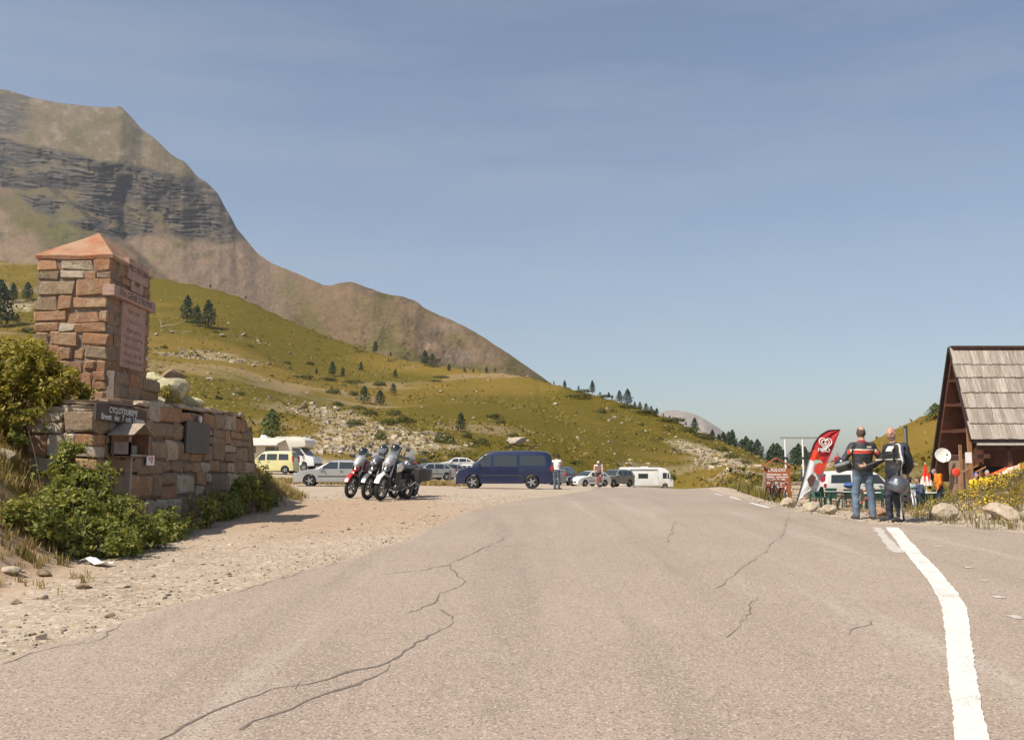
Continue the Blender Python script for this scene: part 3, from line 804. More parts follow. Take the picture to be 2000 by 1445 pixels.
# ================================================================== stone memorial pillar
R = random.Random(11)
XF = -6.62; YF = 14.95; PW = 1.22; PL = 1.66          # shaded face x, lit face y, width, length
ZB = 2.62; ZP = at(205, 722, YF).z; ZT = at(207, 503, YF).z
pillar = empty('memorial_pillar', (XF - PW / 2, YF + PL / 2, ZB), 0, 'square red stone memorial pillar with pyramid cap above the roadside wall', 'monument')
PO = Vector(pillar.location)
def pl(v): return Vector(v) - PO
rows = make_rows(ZB - .15, ZT, R, .11, .32)
core = MB().box(pl((XF - PW / 2, YF + PL / 2, (ZB - .15 + ZT) / 2)), (PW - .03, PL - .03, ZT - ZB + .15)).build('mortar_core', MORTAR, pillar)
dep = lambda i: .20 if i % 2 else .42
for i, rw in enumerate(rows):
    lay_courses(pillar, frame_matrix(pl((XF - PW, YF, 0)), (1, 0, 0), (0, -1, 0)), PW, [rw], R, .2, .60, dep(i), mats=[ST_RED, ST_RED, ST_RED, ST_RED, ST_PALE, ST_GREY, ST_GREY])
    def inplaque(a, b): return 1.0 > a - 0.0 > .38 and b > ZP + .02
    lay_courses(pillar, frame_matrix(pl((XF, YF, 0)), (0, 1, 0), (1, 0, 0)), PL, [rw], R, .24, .5, .15, start=lambda k, i=i: dep(i) + .01,
                mats=[ST_RED, ST_RED, ST_GREY], bulge=.012)
# plinth along the shaded side
prow = make_rows(ZB - .15, ZP, R, .26, .34)
MB().box(pl((XF + .03, YF + PL / 2 + .1, (ZB - .15 + ZP) / 2)), (.20, PL + .18, ZP - ZB + .13)).build('plinth_core', MORTAR, pillar)
lay_courses(pillar, frame_matrix(pl((XF + .14, YF + .02, 0)), (0, 1, 0), (1, 0, 0)), PL + .2, prow, R, .4, .7, .14, mats=[ST_GREY, ST_RED])
# cap
ce = .03
cap = MB(); a = (XF - PW - ce, YF - ce, ZT); b = (XF + ce, YF + PL + ce, ZT); apex = at(180, 456, YF + PL / 2)
apx = Vector((XF - PW / 2, YF + PL / 2, apex.z))
vs = []; fs = []; nr_ = 7; ms = 6
def sq_ring(f, z):
    P = []
    for (x0, y0), (x1, y1) in (((a[0], a[1]), (b[0], a[1])), ((b[0], a[1]), (b[0], b[1])), ((b[0], b[1]), (a[0], b[1])), ((a[0], b[1]), (a[0], a[1]))):
        for i in range(ms):
            t = i / ms; x = x0 + (x1 - x0) * t; y = y0 + (y1 - y0) * t
            x = apx.x + (x - apx.x) * f; y = apx.y + (y - apx.y) * f
            P.append(pl((x, y, z + .022 * float(fbm(np.array([x * 4]), np.array([y * 4]), oct=3, seed=3)[0]) * (f > .02))))
    return P
vs += sq_ring(.985, ZT - .02)
for i in range(nr_ + 1):
    f = 1 - i / nr_; vs += sq_ring(max(f, .012), ZT + .035 + (apx.z - ZT - .035) * (i / nr_) ** .96)
q = 4 * ms
for i in range(nr_ + 1):
    for k in range(q): fs.append((i * q + k, i * q + (k + 1) % q, (i + 1) * q + (k + 1) % q, (i + 1) * q + k))
fs += [tuple(range(q))[::-1], tuple((nr_ + 1) * q + k for k in range(q))]
cap.add(vs, fs)
def cap_material():
    m, nt, b = new_mat('rust_lichen_capstone')
    pos = nd(nt, 'ShaderNodeNewGeometry').outputs['Position']
    n1 = noise_tex(nt, pos, 1.6, 4, .6); n2 = noise_tex(nt, pos, 14, 5, .7)
    c = mixc(nt, ramp(nt, n1, .36, .58), (.33, .115, .048), (.36, .215, .125))
    c = mixc(nt, ramp(nt, n2, .52, .7), c, (.33, .25, .16))
    c = mixc(nt, ramp(nt, noise_tex(nt, pos, 5, 6, .75), .55, .72), c, (.20, .13, .085))
    nt.links.new(c, b.inputs['Base Color']); b.inputs['Roughness'].default_value = .9; bump(nt, b, n2, .7, .03)
    return m
cap.build('pyramid_cap', cap_material(), pillar)
# plaques on the shaded face
def faceY(px, x): return x * FOC / (px - 1000.0)
TX = lambda x, y, z: Matrix(((0, 0, 1, x), (1, 0, 0, y), (0, 1, 0, z), (0, 0, 0, 1)))      # text lying on a +x face
INK = mat('weathered_engraving', (.10, .07, .06), .9)
def plaque(name, y0, y1, z0, z1, out, m=PINK, x=XF):
    c = pl((x + out / 2 - .03, (y0 + y1) / 2, (z0 + z1) / 2))
    return MB().box(c, (out + .08, y1 - y0, z1 - z0)).build(name, m, pillar, bevel=.006)
yb = lambda px, o=0: faceY(px, XF + o)
p1 = plaque('title_plaque', yb(233), yb(273), at(250, 556, 16).z + .02, at(250, 517, 16).z + .02, .035)
text_obj('engraved_lettering', 'PRO PATRIA', INK, .16, p1, TX(*pl((XF + .047, (yb(233) + yb(273)) / 2, at(250, 533, 16).z))), spacing=.95)
p2 = plaque('date_plaque', yb(240), yb(264), at(250, 578, 16).z + .03, at(250, 556, 16).z + .015, .03)
text_obj('engraved_lettering', '1891', INK, .13, p2, TX(*pl((XF + .043, (yb(240) + yb(264)) / 2, at(250, 559, 16).z))))
zb0, zb1 = at(212, 578, YF).z, at(212, 556, YF).z
p3 = MB().box(pl((XF + .0, YF + PL / 2 - .01, (zb0 + zb1) / 2)), (.20, PL + .10, zb1 - zb0)).build('inscribed_beam', PINK, pillar, bevel=.012)
text_obj('engraved_lettering', 'XVe GENIE D\'ALPINS', INK, .155, p3, TX(*pl((XF + .101, YF + PL / 2, (zb0 + zb1) / 2))), spacing=.98)
p4 = plaque('inscription_slab', yb(224), yb(271), at(245, 722, 15.9).z, zb0 - .004, .035)
rr = random.Random(3); sl = MB(); zz = zb0 - .14; zlow = at(245, 715, 15.9).z
while zz > zlow:
    L = rr.uniform(.45, .9) * (yb(271) - yb(224)) * .9; y = (yb(224) + yb(271)) / 2 - L / 2; ye = y + L
    while y < ye:
        w = rr.uniform(.018, .045); hh = rr.uniform(.05, .075)
        sl.box(pl((XF + .0475, y, zz)), (.004, .012, hh)); sl.box(pl((XF + .0475, y + w / 2, zz + rr.choice((-1, 0, 1)) * hh * .42)), (.004, w, .011))
        y += w + rr.choice((.022, .022, .05))
    zz -= rr.uniform(.12, .17)
sl.build('worn_engraving', mat('worn_engraving', (.235, .15, .125), .95), p4)

# ================================================================== roadside retaining wall
R = random.Random(23)
WX = -6.05; WY0 = 13.36
wtop = spl([13.0, 15.3, 18.1, 20.9, 23], [2.54, 2.66, 2.76, 2.80, 2.74])
wall = empty('retaining_wall', (WX, WY0, 0), 0, 'long dry stone retaining wall carrying the memorial and its signs', 'wall')
WO = Vector(wall.location)
WH0 = .25
wend = spl([.2, .9, 1.5, 2.2, 2.9], [22.3, 22.2, 21.8, 21.3, 20.9])
core = MB()
n = 18
vs = []; fs = []
for i in range(n + 1):
    y = WY0 + .06 + (21.6 - WY0) * i / n; zt = float(wtop(y)) - .05
    for x, z in ((WX - .05 + .12, 0.0), (WX - .05, zt), (WX - .52, zt), (WX - .52, 0.0)):
        vs.append(Vector((x, y + (0 if i < n else (.6 if z < 1 else -.7)), z)) - WO)
for i in range(n):
    for q in range(4): fs.append((i * 4 + q, (i + 1) * 4 + q, (i + 1) * 4 + (q + 1) % 4, i * 4 + (q + 1) % 4))
fs += [(0, 1, 2, 3), tuple(n * 4 + q for q in (3, 2, 1, 0))]
core.add(vs, fs); core.build('rubble_core', mat('earthy_wall_joints', (.17, .13, .095), .95, var=.4, scale=10, bmp=.6, bscale=30), wall)
rows = make_rows(WH0, 2.9, R, .20, .46)
for i, rw in enumerate(rows):
    zc = (rw[0] + rw[1]) / 2; batter = .13 * max(0, (2.5 - zc) / 2.5)
    Mw = frame_matrix(Vector((WX + batter, WY0, 0)) - WO, (0, 1, 0), (1, 0, 0))
    lay_courses(wall, Mw, 9, [rw], R, .34, .95, .26, start=lambda k, i=i: (.05 if i % 2 else .34), end=lambda k, zc=zc: float(wend(zc)) - WY0 + R.uniform(-.2, .2),
                mats=[ST_GREY, ST_GREY, ST_RED, ST_GREY, ST_PALE], bulge=.035, topf=lambda x: float(wtop(WY0 + x)) + .02 * math.sin(x * 7))
    Ml = frame_matrix(Vector((WX - .98 + batter * .3, WY0 - batter * .4, 0)) - WO, (1, 0, 0), (0, -1, 0))
    lay_courses(wall, Ml, .98 + batter * .7, [rw], R, .26, .5, .34, mats=[ST_PALE, ST_GREY, ST_PALE, ST_RED], bulge=.035, topf=lambda x: 2.56 - .10 * max(0, .5 - x))
MB().box(Vector((WX - .72, WY0 + .3, 1.25)) - WO, (.5, .5, 2.3)).build('return_core', _MC['earthy_wall_joints'], wall)
# cope stones on top
y = WY0 + .02
while y < 20.7:
    w = R.uniform(.28, .6); h = R.uniform(.05, .11)
    me = stone_mesh(w, h, .50, R, .03); me.materials.append(R.choice([ST_PALE, ST_GREY, ST_PALE])); o = link('cope_stone', me, wall)
    o.matrix_local = frame_matrix(Vector((WX + R.uniform(-.03, .03), y + w / 2, float(wtop(y)) + h / 2 + .012)) - WO, (0, 1, 0), (1, 0, 0)); y += w + .01
# signs on the wall: things of their own
def tx(o, x, y, z): return TX(x - o.location.x, y - o.location.y, z - o.location.z)
DARKWOOD = mat('dark_stained_board', (.075, .052, .042), .75, var=.3, scale=5, bmp=.3)
WHITEP = mat('white_paint_lettering', (.72, .70, .66), .7, var=.12, scale=30)
yw = lambda px, x: x * FOC / (px - 1000.0)
bx_ = WX + .10
b0, b1 = yw(187, bx_), yw(286, bx_)
bz0, bz1 = at(236, 828, 14.3).z, at(236, 797, 14.3).z
brd = empty('name_board', (bx_, (b0 + b1) / 2, bz0), 0, 'dark brown board lettered CYCLOTOURISME along the top of the wall', 'sign')
MB().box((-.02, 0, (bz1 - bz0) / 2), (.04, b1 - b0, bz1 - bz0)).build('board', DARKWOOD, brd, bevel=.004)
MB().box((.005, 0, (bz1 - bz0) * .5), (.004, .02, .02)).build('screw', mat('steel', (.4, .4, .4), .4, 1.0), brd)
text_obj('lettering', 'CYCLOTOURISME', WHITEP, .128, brd, TX(.004, .02, (bz1 - bz0) * .70), spacing=1.0, bold=.001)
for _wd, _yo in (('Brevet', -.60), ('des', -.24), ('7', -.02), ('cols', .18), ('Ubayens', .58)):
    text_obj('lettering', _wd, WHITEP, .128, brd, TX(.004, .02 + _yo, (bz1 - bz0) * .27), spacing=1.0, bold=.001)
# wooden stamp box shaped like a small house
WOODG = mat('grey_weathered_wood', (.33, .255, .19), .85, var=.3, scale=9, bmp=.4, bscale=30)
WOODB = mat('brown_box_boards', (.20, .105, .06), .8, var=.3, scale=9, bmp=.3)
hx0, hx1 = WX + .08, WX + .37
hy0, hy1 = yw(257, hx1), yw(293, hx1)
hz0, hz1, hz2 = at(270, 890, hy0).z, at(258, 845, hy0).z, at(272, 829, hy0 + .3).z
box = empty('stamp_box', (hx0, (hy0 + hy1) / 2, hz0), 0, 'small wooden house shaped box with slanted roof fixed to the wall', 'box')
D_ = hx1 - hx0; Wd = hy1 - hy0; Hh = hz1 - hz0; Hr = hz2 - hz0
MB().box((D_ / 2, 0, .012), (D_, Wd, .024)).build('floor_board', WOODG, box)
MB().box((.012, 0, Hh / 2), (.024, Wd, Hh)).build('back_board', WOODB, box)
MB().box((D_ * .58, -Wd / 2 + .012, Hh * .30), (D_ * .84, .024, Hh * .62)).build('side_board', WOODG, box)
MB().box((D_ / 2, Wd / 2 - .012, Hh / 2), (D_, .024, Hh)).build('side_board', WOODB, box)
MB().box((D_ - .014, -Wd / 2 + .014, Hh / 2), (.028, .028, Hh)).build('corner_post', WOODG, box)
MB().add([(D_ * .12, -Wd / 2 + .02, Hh), (D_ * .12, Wd / 2 - .02, Hh), (D_ * .12, 0, Hr - .01), (D_ * .18, -Wd / 2 + .02, Hh), (D_ * .18, Wd / 2 - .02, Hh), (D_ * .18, 0, Hr - .01)],
         [(0, 1, 2), (5, 4, 3), (0, 3, 4, 1), (1, 4, 5, 2), (2, 5, 3, 0)]).build('gable_board', WOODB, box)
for sgn in (-1, 1):
    MB().bar((D_ / 2 + .02, sgn * (Wd / 2 + .07), Hh - .035), (D_ / 2 + .02, 0, Hr + .012), D_ + .10, .018).build('roof_board', WOODG, box)
MB().box((D_ * .5, .02, .09), (.12, .18, .14)).build('ink_pad', mat('dull_green_tin', (.12, .15, .13), .5), box)
stk = empty('wooden_stake', (WX + .26, (hy0 + hy1) / 2 - .12, 1.1), 0, 'short grey stake standing against the wall under the stamp box', 'stake')
MB().box((0, 0, .36), (.09, .07, .72)).build('stake', WOODG, stk, bevel=.01)
# bronze tablet with ribs and round badge
tx0, tx1 = yw(366, WX + .09), yw(412, WX + .09)
tz0, tz1 = at(388, 886, 17.7).z, at(388, 826, 17.7).z
tab = empty('bronze_tablet', (WX + .06, (tx0 + tx1) / 2, tz0), 0, 'dark metal tablet with raised lines on the shaded wall face', 'plaque')
BRZ = mat('dark_bronze', (.085, .068, .058), .5, .5, var=.3, scale=12)
MB().box((0, 0, (tz1 - tz0) / 2), (.05, tx1 - tx0, tz1 - tz0)).build('plate', BRZ, tab, bevel=.008)
for i in range(6):
    MB().box((.027, R.uniform(-.04, .04), (tz1 - tz0) * (.14 + .145 * i)), (.008, (tx1 - tx0) * R.uniform(.6, .8), .022)).build('raised_line', BRZ, tab)
bdg = MB().lathe([(0, .012), (.062, .01), (.07, 0), (.07, -.02)], 18, Matrix.Rotation(PI / 2, 4, 'Y')).build('round_badge', mat('pale_enamel', (.52, .52, .52), .4, var=.3, scale=30))
bdg.location = (WX + .09, yw(391, WX + .08), at(391, 820, 17.8).z); tag(bdg, 'small pale round badge above the dark metal tablet', 'badge')
sk0, sk1 = yw(289, WX + .1), yw(304, WX + .1)
sz0, sz1 = at(297, 909, 15.5).z, at(297, 890, 15.5).z
stc = empty('waymark_sticker', (WX + .105, (sk0 + sk1) / 2, sz0), 0, 'white sticker with a red mark below the stamp box', 'sticker')
MB().box((0, 0, (sz1 - sz0) / 2), (.006, sk1 - sk0, sz1 - sz0)).build('sheet', mat('white_vinyl', (.75, .74, .72), .5, var=.05), stc)
RED = mat('red_print', (.55, .05, .05), .5, var=.1)
MB().prism([(-.09, .02), (-.02, .07), (-.02, -.03)], .003, Matrix.Translation((.0045, 0, (sz1 - sz0) * .55)) @ Matrix.Rotation(PI / 2, 4, 'Z')).build('red_mark', RED, stc)
MB().lathe([(0, .002), (.035, .002), (.035, 0)], 14, Matrix.Translation((.0035, .055, (sz1 - sz0) * .72)) @ Matrix.Rotation(PI / 2, 4, 'Y')).build('red_mark', RED, stc)
MB().box((.0045, .05, (sz1 - sz0) * .38), (.003, .05, .05)).build('red_mark', RED, stc)

# ================================================================== boulders
def rock_mesh(seed, seg=3, rough=.28, sq=(1, 1, .7)):
    bm = bmesh.new(); bmesh.ops.create_icosphere(bm, subdivisions=seg, radius=1)
    P = np.array([v.co[:] for v in bm.verts])
    r = random.Random(seed)
    for _ in range(9):                       # flat broken faces
        nrm = Vector((r.uniform(-1, 1), r.uniform(-1, 1), r.uniform(-.6, 1))).normalized(); dd = r.uniform(.5, .85)
        ds = P @ np.array(nrm[:]); ov = np.maximum(ds - dd, 0); P = P - ov[:, None] * np.array(nrm[:]) * .92
    f = fbm(P[:, 0] * 1.6 + seed * 3, P[:, 1] * 1.6, P[:, 2] * 1.6, oct=4, seed=seed)
    P = P * (1 + rough * f)[:, None] * np.array(sq)
    for v, p in zip(bm.verts, P): v.co = p
    me = bpy.data.meshes.new('boulder'); bm.to_mesh(me); bm.free()
    return me
def boulder(name, loc, size, m, seed, label, cat='boulder', group=None, rz=None, sink=.25, me=None, sq=(1, 1, .7)):
    me = me or rock_mesh(seed, sq=sq)
    if not me.materials: me.materials.append(m)
    o = link(name, me); o.scale = (size,) * 3 if isinstance(size, (int, float)) else size
    o.rotation_euler = (random.Random(seed).uniform(-.2, .2), random.Random(seed + 1).uniform(-.2, .2), rz if rz is not None else random.Random(seed).uniform(0, 6))
    h = o.scale[2] * sq[2]
    o.location = (loc[0], loc[1], loc[2] + h * (1 - 2 * sink)); return tag(o, label, cat, group)
# pile behind the wall
for i, (px, py, Y, s, lab) in enumerate([(300, 748, 18.6, .34, 'flat pale boulder at the top of the lichen covered pile behind the wall'), (325, 765, 18.4, .42, 'broad yellowish boulder in the middle of the pile behind the wall'),
                                         (352, 782, 18.8, .33, 'slanted tan boulder on the right of the pile behind the wall'), (372, 790, 19.2, .26, 'small brown boulder at the right foot of the pile behind the wall'),
                                         (300, 785, 17.6, .30, 'yellow lichened boulder beside the plinth behind the wall'), (332, 740, 19.6, .30, 'grey slab at the back of the pile behind the wall')]):
    p = at(px, py, Y)
    boulder('boulder', (p.x, p.y, p.z - s * .55), (s * 1.25, s * 1.1, s * .95), LICHEN if i < 5 else ST_GREY, 40 + i, lab, sink=.1)
for i, (px, py, s, m, lab) in enumerate([(1541, 990, (.20, .24, .30), ST_PALE, 'upright pale block at the left end of the roadside boulder row'),
                                         (1582, 997, (.36, .28, .25), ST_PALE, 'wide cream boulder with a dark hollow beside the flag foot'),
                                         (1618, 1004, (.24, .22, .24), ST_PALE, 'cracked cream boulder left of the man in jeans'),
                                         (1717, 1008, (.27, .22, .20), ST_RED, 'rounded reddish boulder between the two motorcyclists'),
                                         (1848, 1016, (.36, .28, .32), ST_PALE, 'angular tan boulder in front of the flower mound'),
                                         (1960, 1014, (.42, .30, .30), ST_PALE, 'large pale boulder at the right edge below the yellow flowers'),
                                         (1800, 992, (.22, .2, .16), ST_PALE, 'small white boulder under the terrace table'),
                                         (1770, 1000, (.16, .15, .14), ST_GREY, 'small tan boulder right of the parked bicycles'),
                                         (1560, 988, (.20, .16, .16), ST_PALE, 'small cream boulder right of the upright block')]):
    p = gp(px, py); boulder('boulder', p, tuple(q * (.72 if px < 1700 else .85) for q in s), m, 60 + i, lab, sink=.16)
p = at(0, 890, 12.6); boulder('boulder', (p.x - .12, p.y, p.z - .25), (.42, .35, .36), ST_PALE, 71, 'pale boulder at the left edge among the bank bushes')
p = gp(250, 965); boulder('boulder', (-5.68, 13.55, .75), (.24, .22, .36), ST_GREY, 72, 'tall pale stone leaning at the foot of the wall below the stake', sink=.02)

# ================================================================== vegetation
RNG = np.random.default_rng(5)
def unit(a): return a / np.maximum(np.linalg.norm(a, axis=-1, keepdims=True), 1e-9)
def leaf_quads(P, N, length, width, rng=RNG):
    """diamond leaves: centres P, facing roughly N"""
    n = len(P)
    t = unit(np.cross(N, rng.normal(size=(n, 3)))); b = np.cross(N, t)
    L = (np.asarray(length) * rng.uniform(.6, 1.25, n))[:, None]; W = (np.asarray(width) * rng.uniform(.6, 1.2, n))[:, None]
    V = np.stack([P - t * L * .5, P + b * W * .5 - t * L * .05 + N * W * .12, P + t * L * .5, P - b * W * .5 - t * L * .05 + N * W * .12], 1).reshape(-1, 3)
    return V, np.arange(4 * n).reshape(n, 4)
def blob_points(blobs, n, rng=RNG, shell=.26, holes=.46, hs=4.5, seed=0):
    w = np.array([b[1][0] * b[1][1] + b[1][0] * b[1][2] for b in blobs]); w = w / w.sum()
    P = []; N = []; tot = 0
    while tot < n:
        k = rng.choice(len(blobs), n, p=w)
        c = np.array([b[0] for b in blobs], float)[k]; r = np.array([b[1] for b in blobs], float)[k]
        d = unit(rng.normal(size=(n, 3)))
        rr = 1 - np.abs(rng.normal(0, shell, n)); rr = np.clip(rr, .15, 1.05) * (1 + .5 * fbm(d[:, 0] * 2.5 + c[:, 0], d[:, 1] * 2.5 + c[:, 1], d[:, 2] * 2.5, oct=2, seed=seed))
        p = c + d * r * rr[:, None]
        keep = vnoise(p[:, 0] * hs, p[:, 1] * hs, p[:, 2] * hs, seed=seed + 3) > holes
        P.append(p[keep]); N.append(d[keep]); tot += keep.sum()
    return np.concatenate(P)[:n], np.concatenate(N)[:n]
BUSH1 = leaf_mat('bush_leaf_olive', (.15, .155, .024), (.42, .33, .06))
BUSH2 = leaf_mat('bush_leaf_green', (.10, .135, .030), (.33, .315, .075))
TWIG = mat('twig_bark', (.16, .10, .06), .9)
def bush(name, blobs, n, leaf, m, label, seed, base=None, holes=.47, cat='bush'):
    rng = np.random.default_rng(seed)
    P, N = blob_points(blobs, n, rng, holes=holes, seed=seed)
    gz = T(P[:, 0], P[:, 1]); k = P[:, 2] > gz - .02; P = P[k]; N = N[k]
    N = unit(N * .6 + rng.normal(size=N.shape) * .55 + np.array([0, 0, .55]))
    b = blobs[0][0] if base is None else base
    o = empty(name, (b[0], b[1], Ts(b[0], b[1])), 0, label, cat)
    O = np.array(o.location)
    sh = []; r0 = random.Random(seed + 9); shoots = []
    for c, rd in blobs:                       # long shoots breaking the outline
        for _ in range(int(4 + 14 * rd[0])):
            d0 = Vector((r0.uniform(-1, 1), r0.uniform(-1, 1), r0.uniform(.1, 1.1))).normalized(); st_ = Vector(c) + Vector((d0.x * rd[0], d0.y * rd[1], d0.z * rd[2])) * .75
            dd_ = (d0 + Vector((r0.uniform(-.4, .4), r0.uniform(-.4, .4), .5))).normalized(); Lh = r0.uniform(.08, .30) * min(1, .35 + rd[0] * 1.2)
            shoots.append((st_ - Vector(O), st_ + dd_ * Lh - Vector(O)))
            for q in range(int(Lh / .022)): sh.append(st_ + dd_ * Lh * r0.uniform(.2, 1.03) + Vector((r0.gauss(0, .022), r0.gauss(0, .022), r0.gauss(0, .02))))
    sh = np.array(sh)
    P = np.concatenate([P, sh]); N = np.concatenate([N, unit(rng.normal(size=sh.shape) + np.array([0, 0, .8]))])
    V, F = leaf_quads(P - O, N, leaf * rng.choice([.6, .85, 1.1, 1.35], len(P)), leaf * .62, rng)
    link('foliage', np_mesh('foliage', V, F, m, smooth=False), o)
    s = MB(); r = random.Random(seed)
    for a_, b_ in shoots: s.tube([a_, b_], [.005, .002], 4)
    for c, rd in blobs:
        for _ in range(4):
            e = Vector(c) + Vector((r.uniform(-.6, .6) * rd[0], r.uniform(-.6, .6) * rd[1], r.uniform(-.1, .7) * rd[2])) - Vector(O)
            st = Vector((e.x * r.uniform(.5, .9), e.y * r.uniform(.5, .9), 0)); st.z = Ts(st.x + O[0], st.y + O[1]) - O[2] - .05
            mid = st.lerp(e, .55) + Vector((r.uniform(-.08, .08), r.uniform(-.08, .08), .08))
            s.tube([st, mid, e], [.012, .008, .004], 5)
    tag(s.build('stems', TWIG, o), kind='stuff')
    return o
def B(px, py, Y, rx, ry, rz): p = at(px, py, Y); return ((p.x, p.y, p.z), (rx, ry, rz))
bush('rose_bush', [B(-60, 740, 13.6, .7, .6, .55), B(20, 735, 13.5, .55, .5, .52), B(75, 725, 13.7, .45, .45, .42), B(110, 760, 13.6, .45, .4, .33), B(15, 790, 13.2, .6, .5, .4), B(55, 690, 14.0, .35, .35, .22), B(140, 775, 13.75, .30, .3, .2)],
     9500, .085, BUSH1, 'large olive green bush left of the memorial pillar', 101)
bush('rose_bush', [B(140, 905, 12.75, .30, .28, .30), B(175, 945, 12.7, .34, .3, .34), B(125, 980, 12.5, .36, .34, .30), B(205, 990, 12.75, .22, .25, .26), B(95, 935, 12.7, .2, .25, .22), B(55, 835, 13.1, .24, .26, .25)],
     6600, .07, BUSH2, 'leafy green bush climbing the left end of the stone wall', 102)
bush('rose_bush', [B(120, 1055, 11.6, .46, .36, .27), B(210, 1060, 11.8, .46, .36, .28), B(280, 1052, 12.6, .38, .36, .26), B(60, 1020, 11.2, .40, .4, .3), B(160, 1000, 12.1, .5, .4, .3), B(240, 1010, 12.5, .35, .35, .3)],
     9500, .07, BUSH2, 'wide low green bush on the bank below the wall', 103)
bush('rose_bush', [B(345, 1020, 14.6, .32, .5, .24), B(395, 1000, 15.8, .28, .5, .26), B(315, 1035, 13.8, .35, .5, .28), B(440, 990, 17.4, .30, .6, .30)],
     5200, .07, BUSH2, 'straggling green plants along the foot of the wall', 104)
bush('rose_bush', [B(478, 965, 18.8, .28, .6, .42), B(505, 985, 19.6, .28, .5, .30), B(525, 985, 21.2, .22, .4, .30), B(515, 945, 21.4, .16, .3, .42)],
     4600, .075, BUSH2, 'tall green weeds at the right end of the wall', 105)
bush('rose_bush', [B(238, 765, 15.6, .10, .16, .16), B(250, 775, 15.9, .12, .16, .10)], 420, .06, BUSH1, 'small bright plant growing on the plinth ledge of the pillar', 106, holes=.3, cat='plant')
bush('rose_bush', [B(318, 770, 17.9, .16, .2, .14), B(345, 790, 17.6, .12, .2, .10)], 500, .06, BUSH1, 'small plant between the lichened boulders behind the wall', 107, holes=.3, cat='plant')
# ---- grass blades
def blades(P, h, lean=.45, w=.012, rng=RNG):
    n = len(P); h = np.asarray(h) * rng.uniform(.55, 1.2, n)
    a = rng.uniform(0, 2 * PI, n); l = rng.uniform(.05, lean, n) * h
    d = np.stack([np.cos(a), np.sin(a), np.zeros(n)], -1); s = np.stack([-np.sin(a), np.cos(a), np.zeros(n)], -1)
    ww = (w * rng.uniform(.7, 1.4, n))[:, None]
    top = P + d * l[:, None] + np.stack([np.zeros(n), np.zeros(n), h], -1)
    mid = P + d * (l * .35)[:, None] + np.stack([np.zeros(n), np.zeros(n), h * .55], -1)
    V = np.stack([P - s * ww, P + s * ww, mid + s * ww * .7, mid - s * ww * .7, top], 1).reshape(-1, 3)
    k = np.arange(n)[:, None] * 5
    return V, np.concatenate([k + np.array([[0, 1, 2]]), k + np.array([[0, 2, 3]]), k + np.array([[3, 2, 4]])])
DRY = leaf_mat('dry_straw_grass', (.27, .195, .075), (.40, .30, .13), .25)
GREENG = leaf_mat('green_blade_grass', (.10, .105, .025), (.19, .17, .05), .3)
def grass_area(name, label, n, xr, yr, dens, h, m, w=.012, seed=0, lean=.6, clump=True):
    rng = np.random.default_rng(seed)
    x = rng.uniform(*xr, n); y = rng.uniform(*yr, n); keep = rng.uniform(size=n) < dens(x, y); x = x[keep]; y = y[keep]
    if clump:
        q = rng.integers(5, 12, len(x)); x = np.repeat(x, q); y = np.repeat(y, q); x = x + rng.normal(0, w * 4, len(x)); y = y + rng.normal(0, w * 4, len(y))
    P = np.stack([x, y, T(x, y) - .01], -1)
    V, F = blades(P, h, lean, w, rng)
    return tag(link(name, np_mesh(name, V, F, m, smooth=False)), label, 'grass', kind='stuff')
def bank_d(x, y):
    e = _bankx(y) - x
    return sstep(.0, .5, e) * sstep(30, 26, y) * sstep(-.2, .3, fbm(x * 1.2, y * 1.2, oct=3, seed=53) + .05) * np.where((y > 13.2) & (y < 22.2) & (e < .7), 0, 1)
grass_area('dry_grass', 'dry straw coloured grass on the earth bank', 6500, (-10, -4.8), (6, 30), bank_d, .16, DRY, .007, 11)
grass_area('green_grass', 'short green grass on the earth bank', 7000, (-10, -4.8), (6, 24), lambda x, y: bank_d(x, y) * sstep(-.1, .3, fbm(x * .8, y * .8, oct=2, seed=77)), .13, GREENG, .007, 12)
grass_area('dry_grass', 'dry grass overhanging the dirt mound beyond the wall', 2600, (-8.5, -4.3), (22.6, 28.5), lambda x, y: sstep(.2, .7, _bankx(y) - x + .25 * fbm(x * 2, y * 2, oct=2, seed=7)), .24, DRY, .010, 13)
grass_area('dry_grass', 'strip of dry grass in front of the parked cars', 3600, (-15, -2.5), (52, 62), lambda x, y: np.exp(-((y - 57 - .2 * (x + 7)) / 2.2) ** 2), .30, DRY, .02, 14)
grass_area('verge_grass', 'tall green grass on the verge left of the restaurant sign', 5200, (7.5, 16), (30, 58), lambda x, y: sstep(.4, 1.4, x - road_xr(y) - .6) * sstep(29, 33, y) * sstep(.276, .256, x / np.maximum(y, 1)), .42, leaf_mat('verge_leaf', (.15, .135, .03), (.25, .20, .06), .3), .018, 15)
grass_area('dry_grass', 'sparse dry grass by the wall foot and gravel edge', 1500, (-6.2, -3.2), (8.5, 23), lambda x, y: sstep(-.9, -.1, _bankx(y) - x) * sstep(.1, .5, fbm(x * 1.5, y * 1.5, oct=2, seed=17) + .1) * np.where((y > 13.2) & (y < 22.2) & (_bankx(y) - x > .0), 0, 1), .12, DRY, .006, 16)
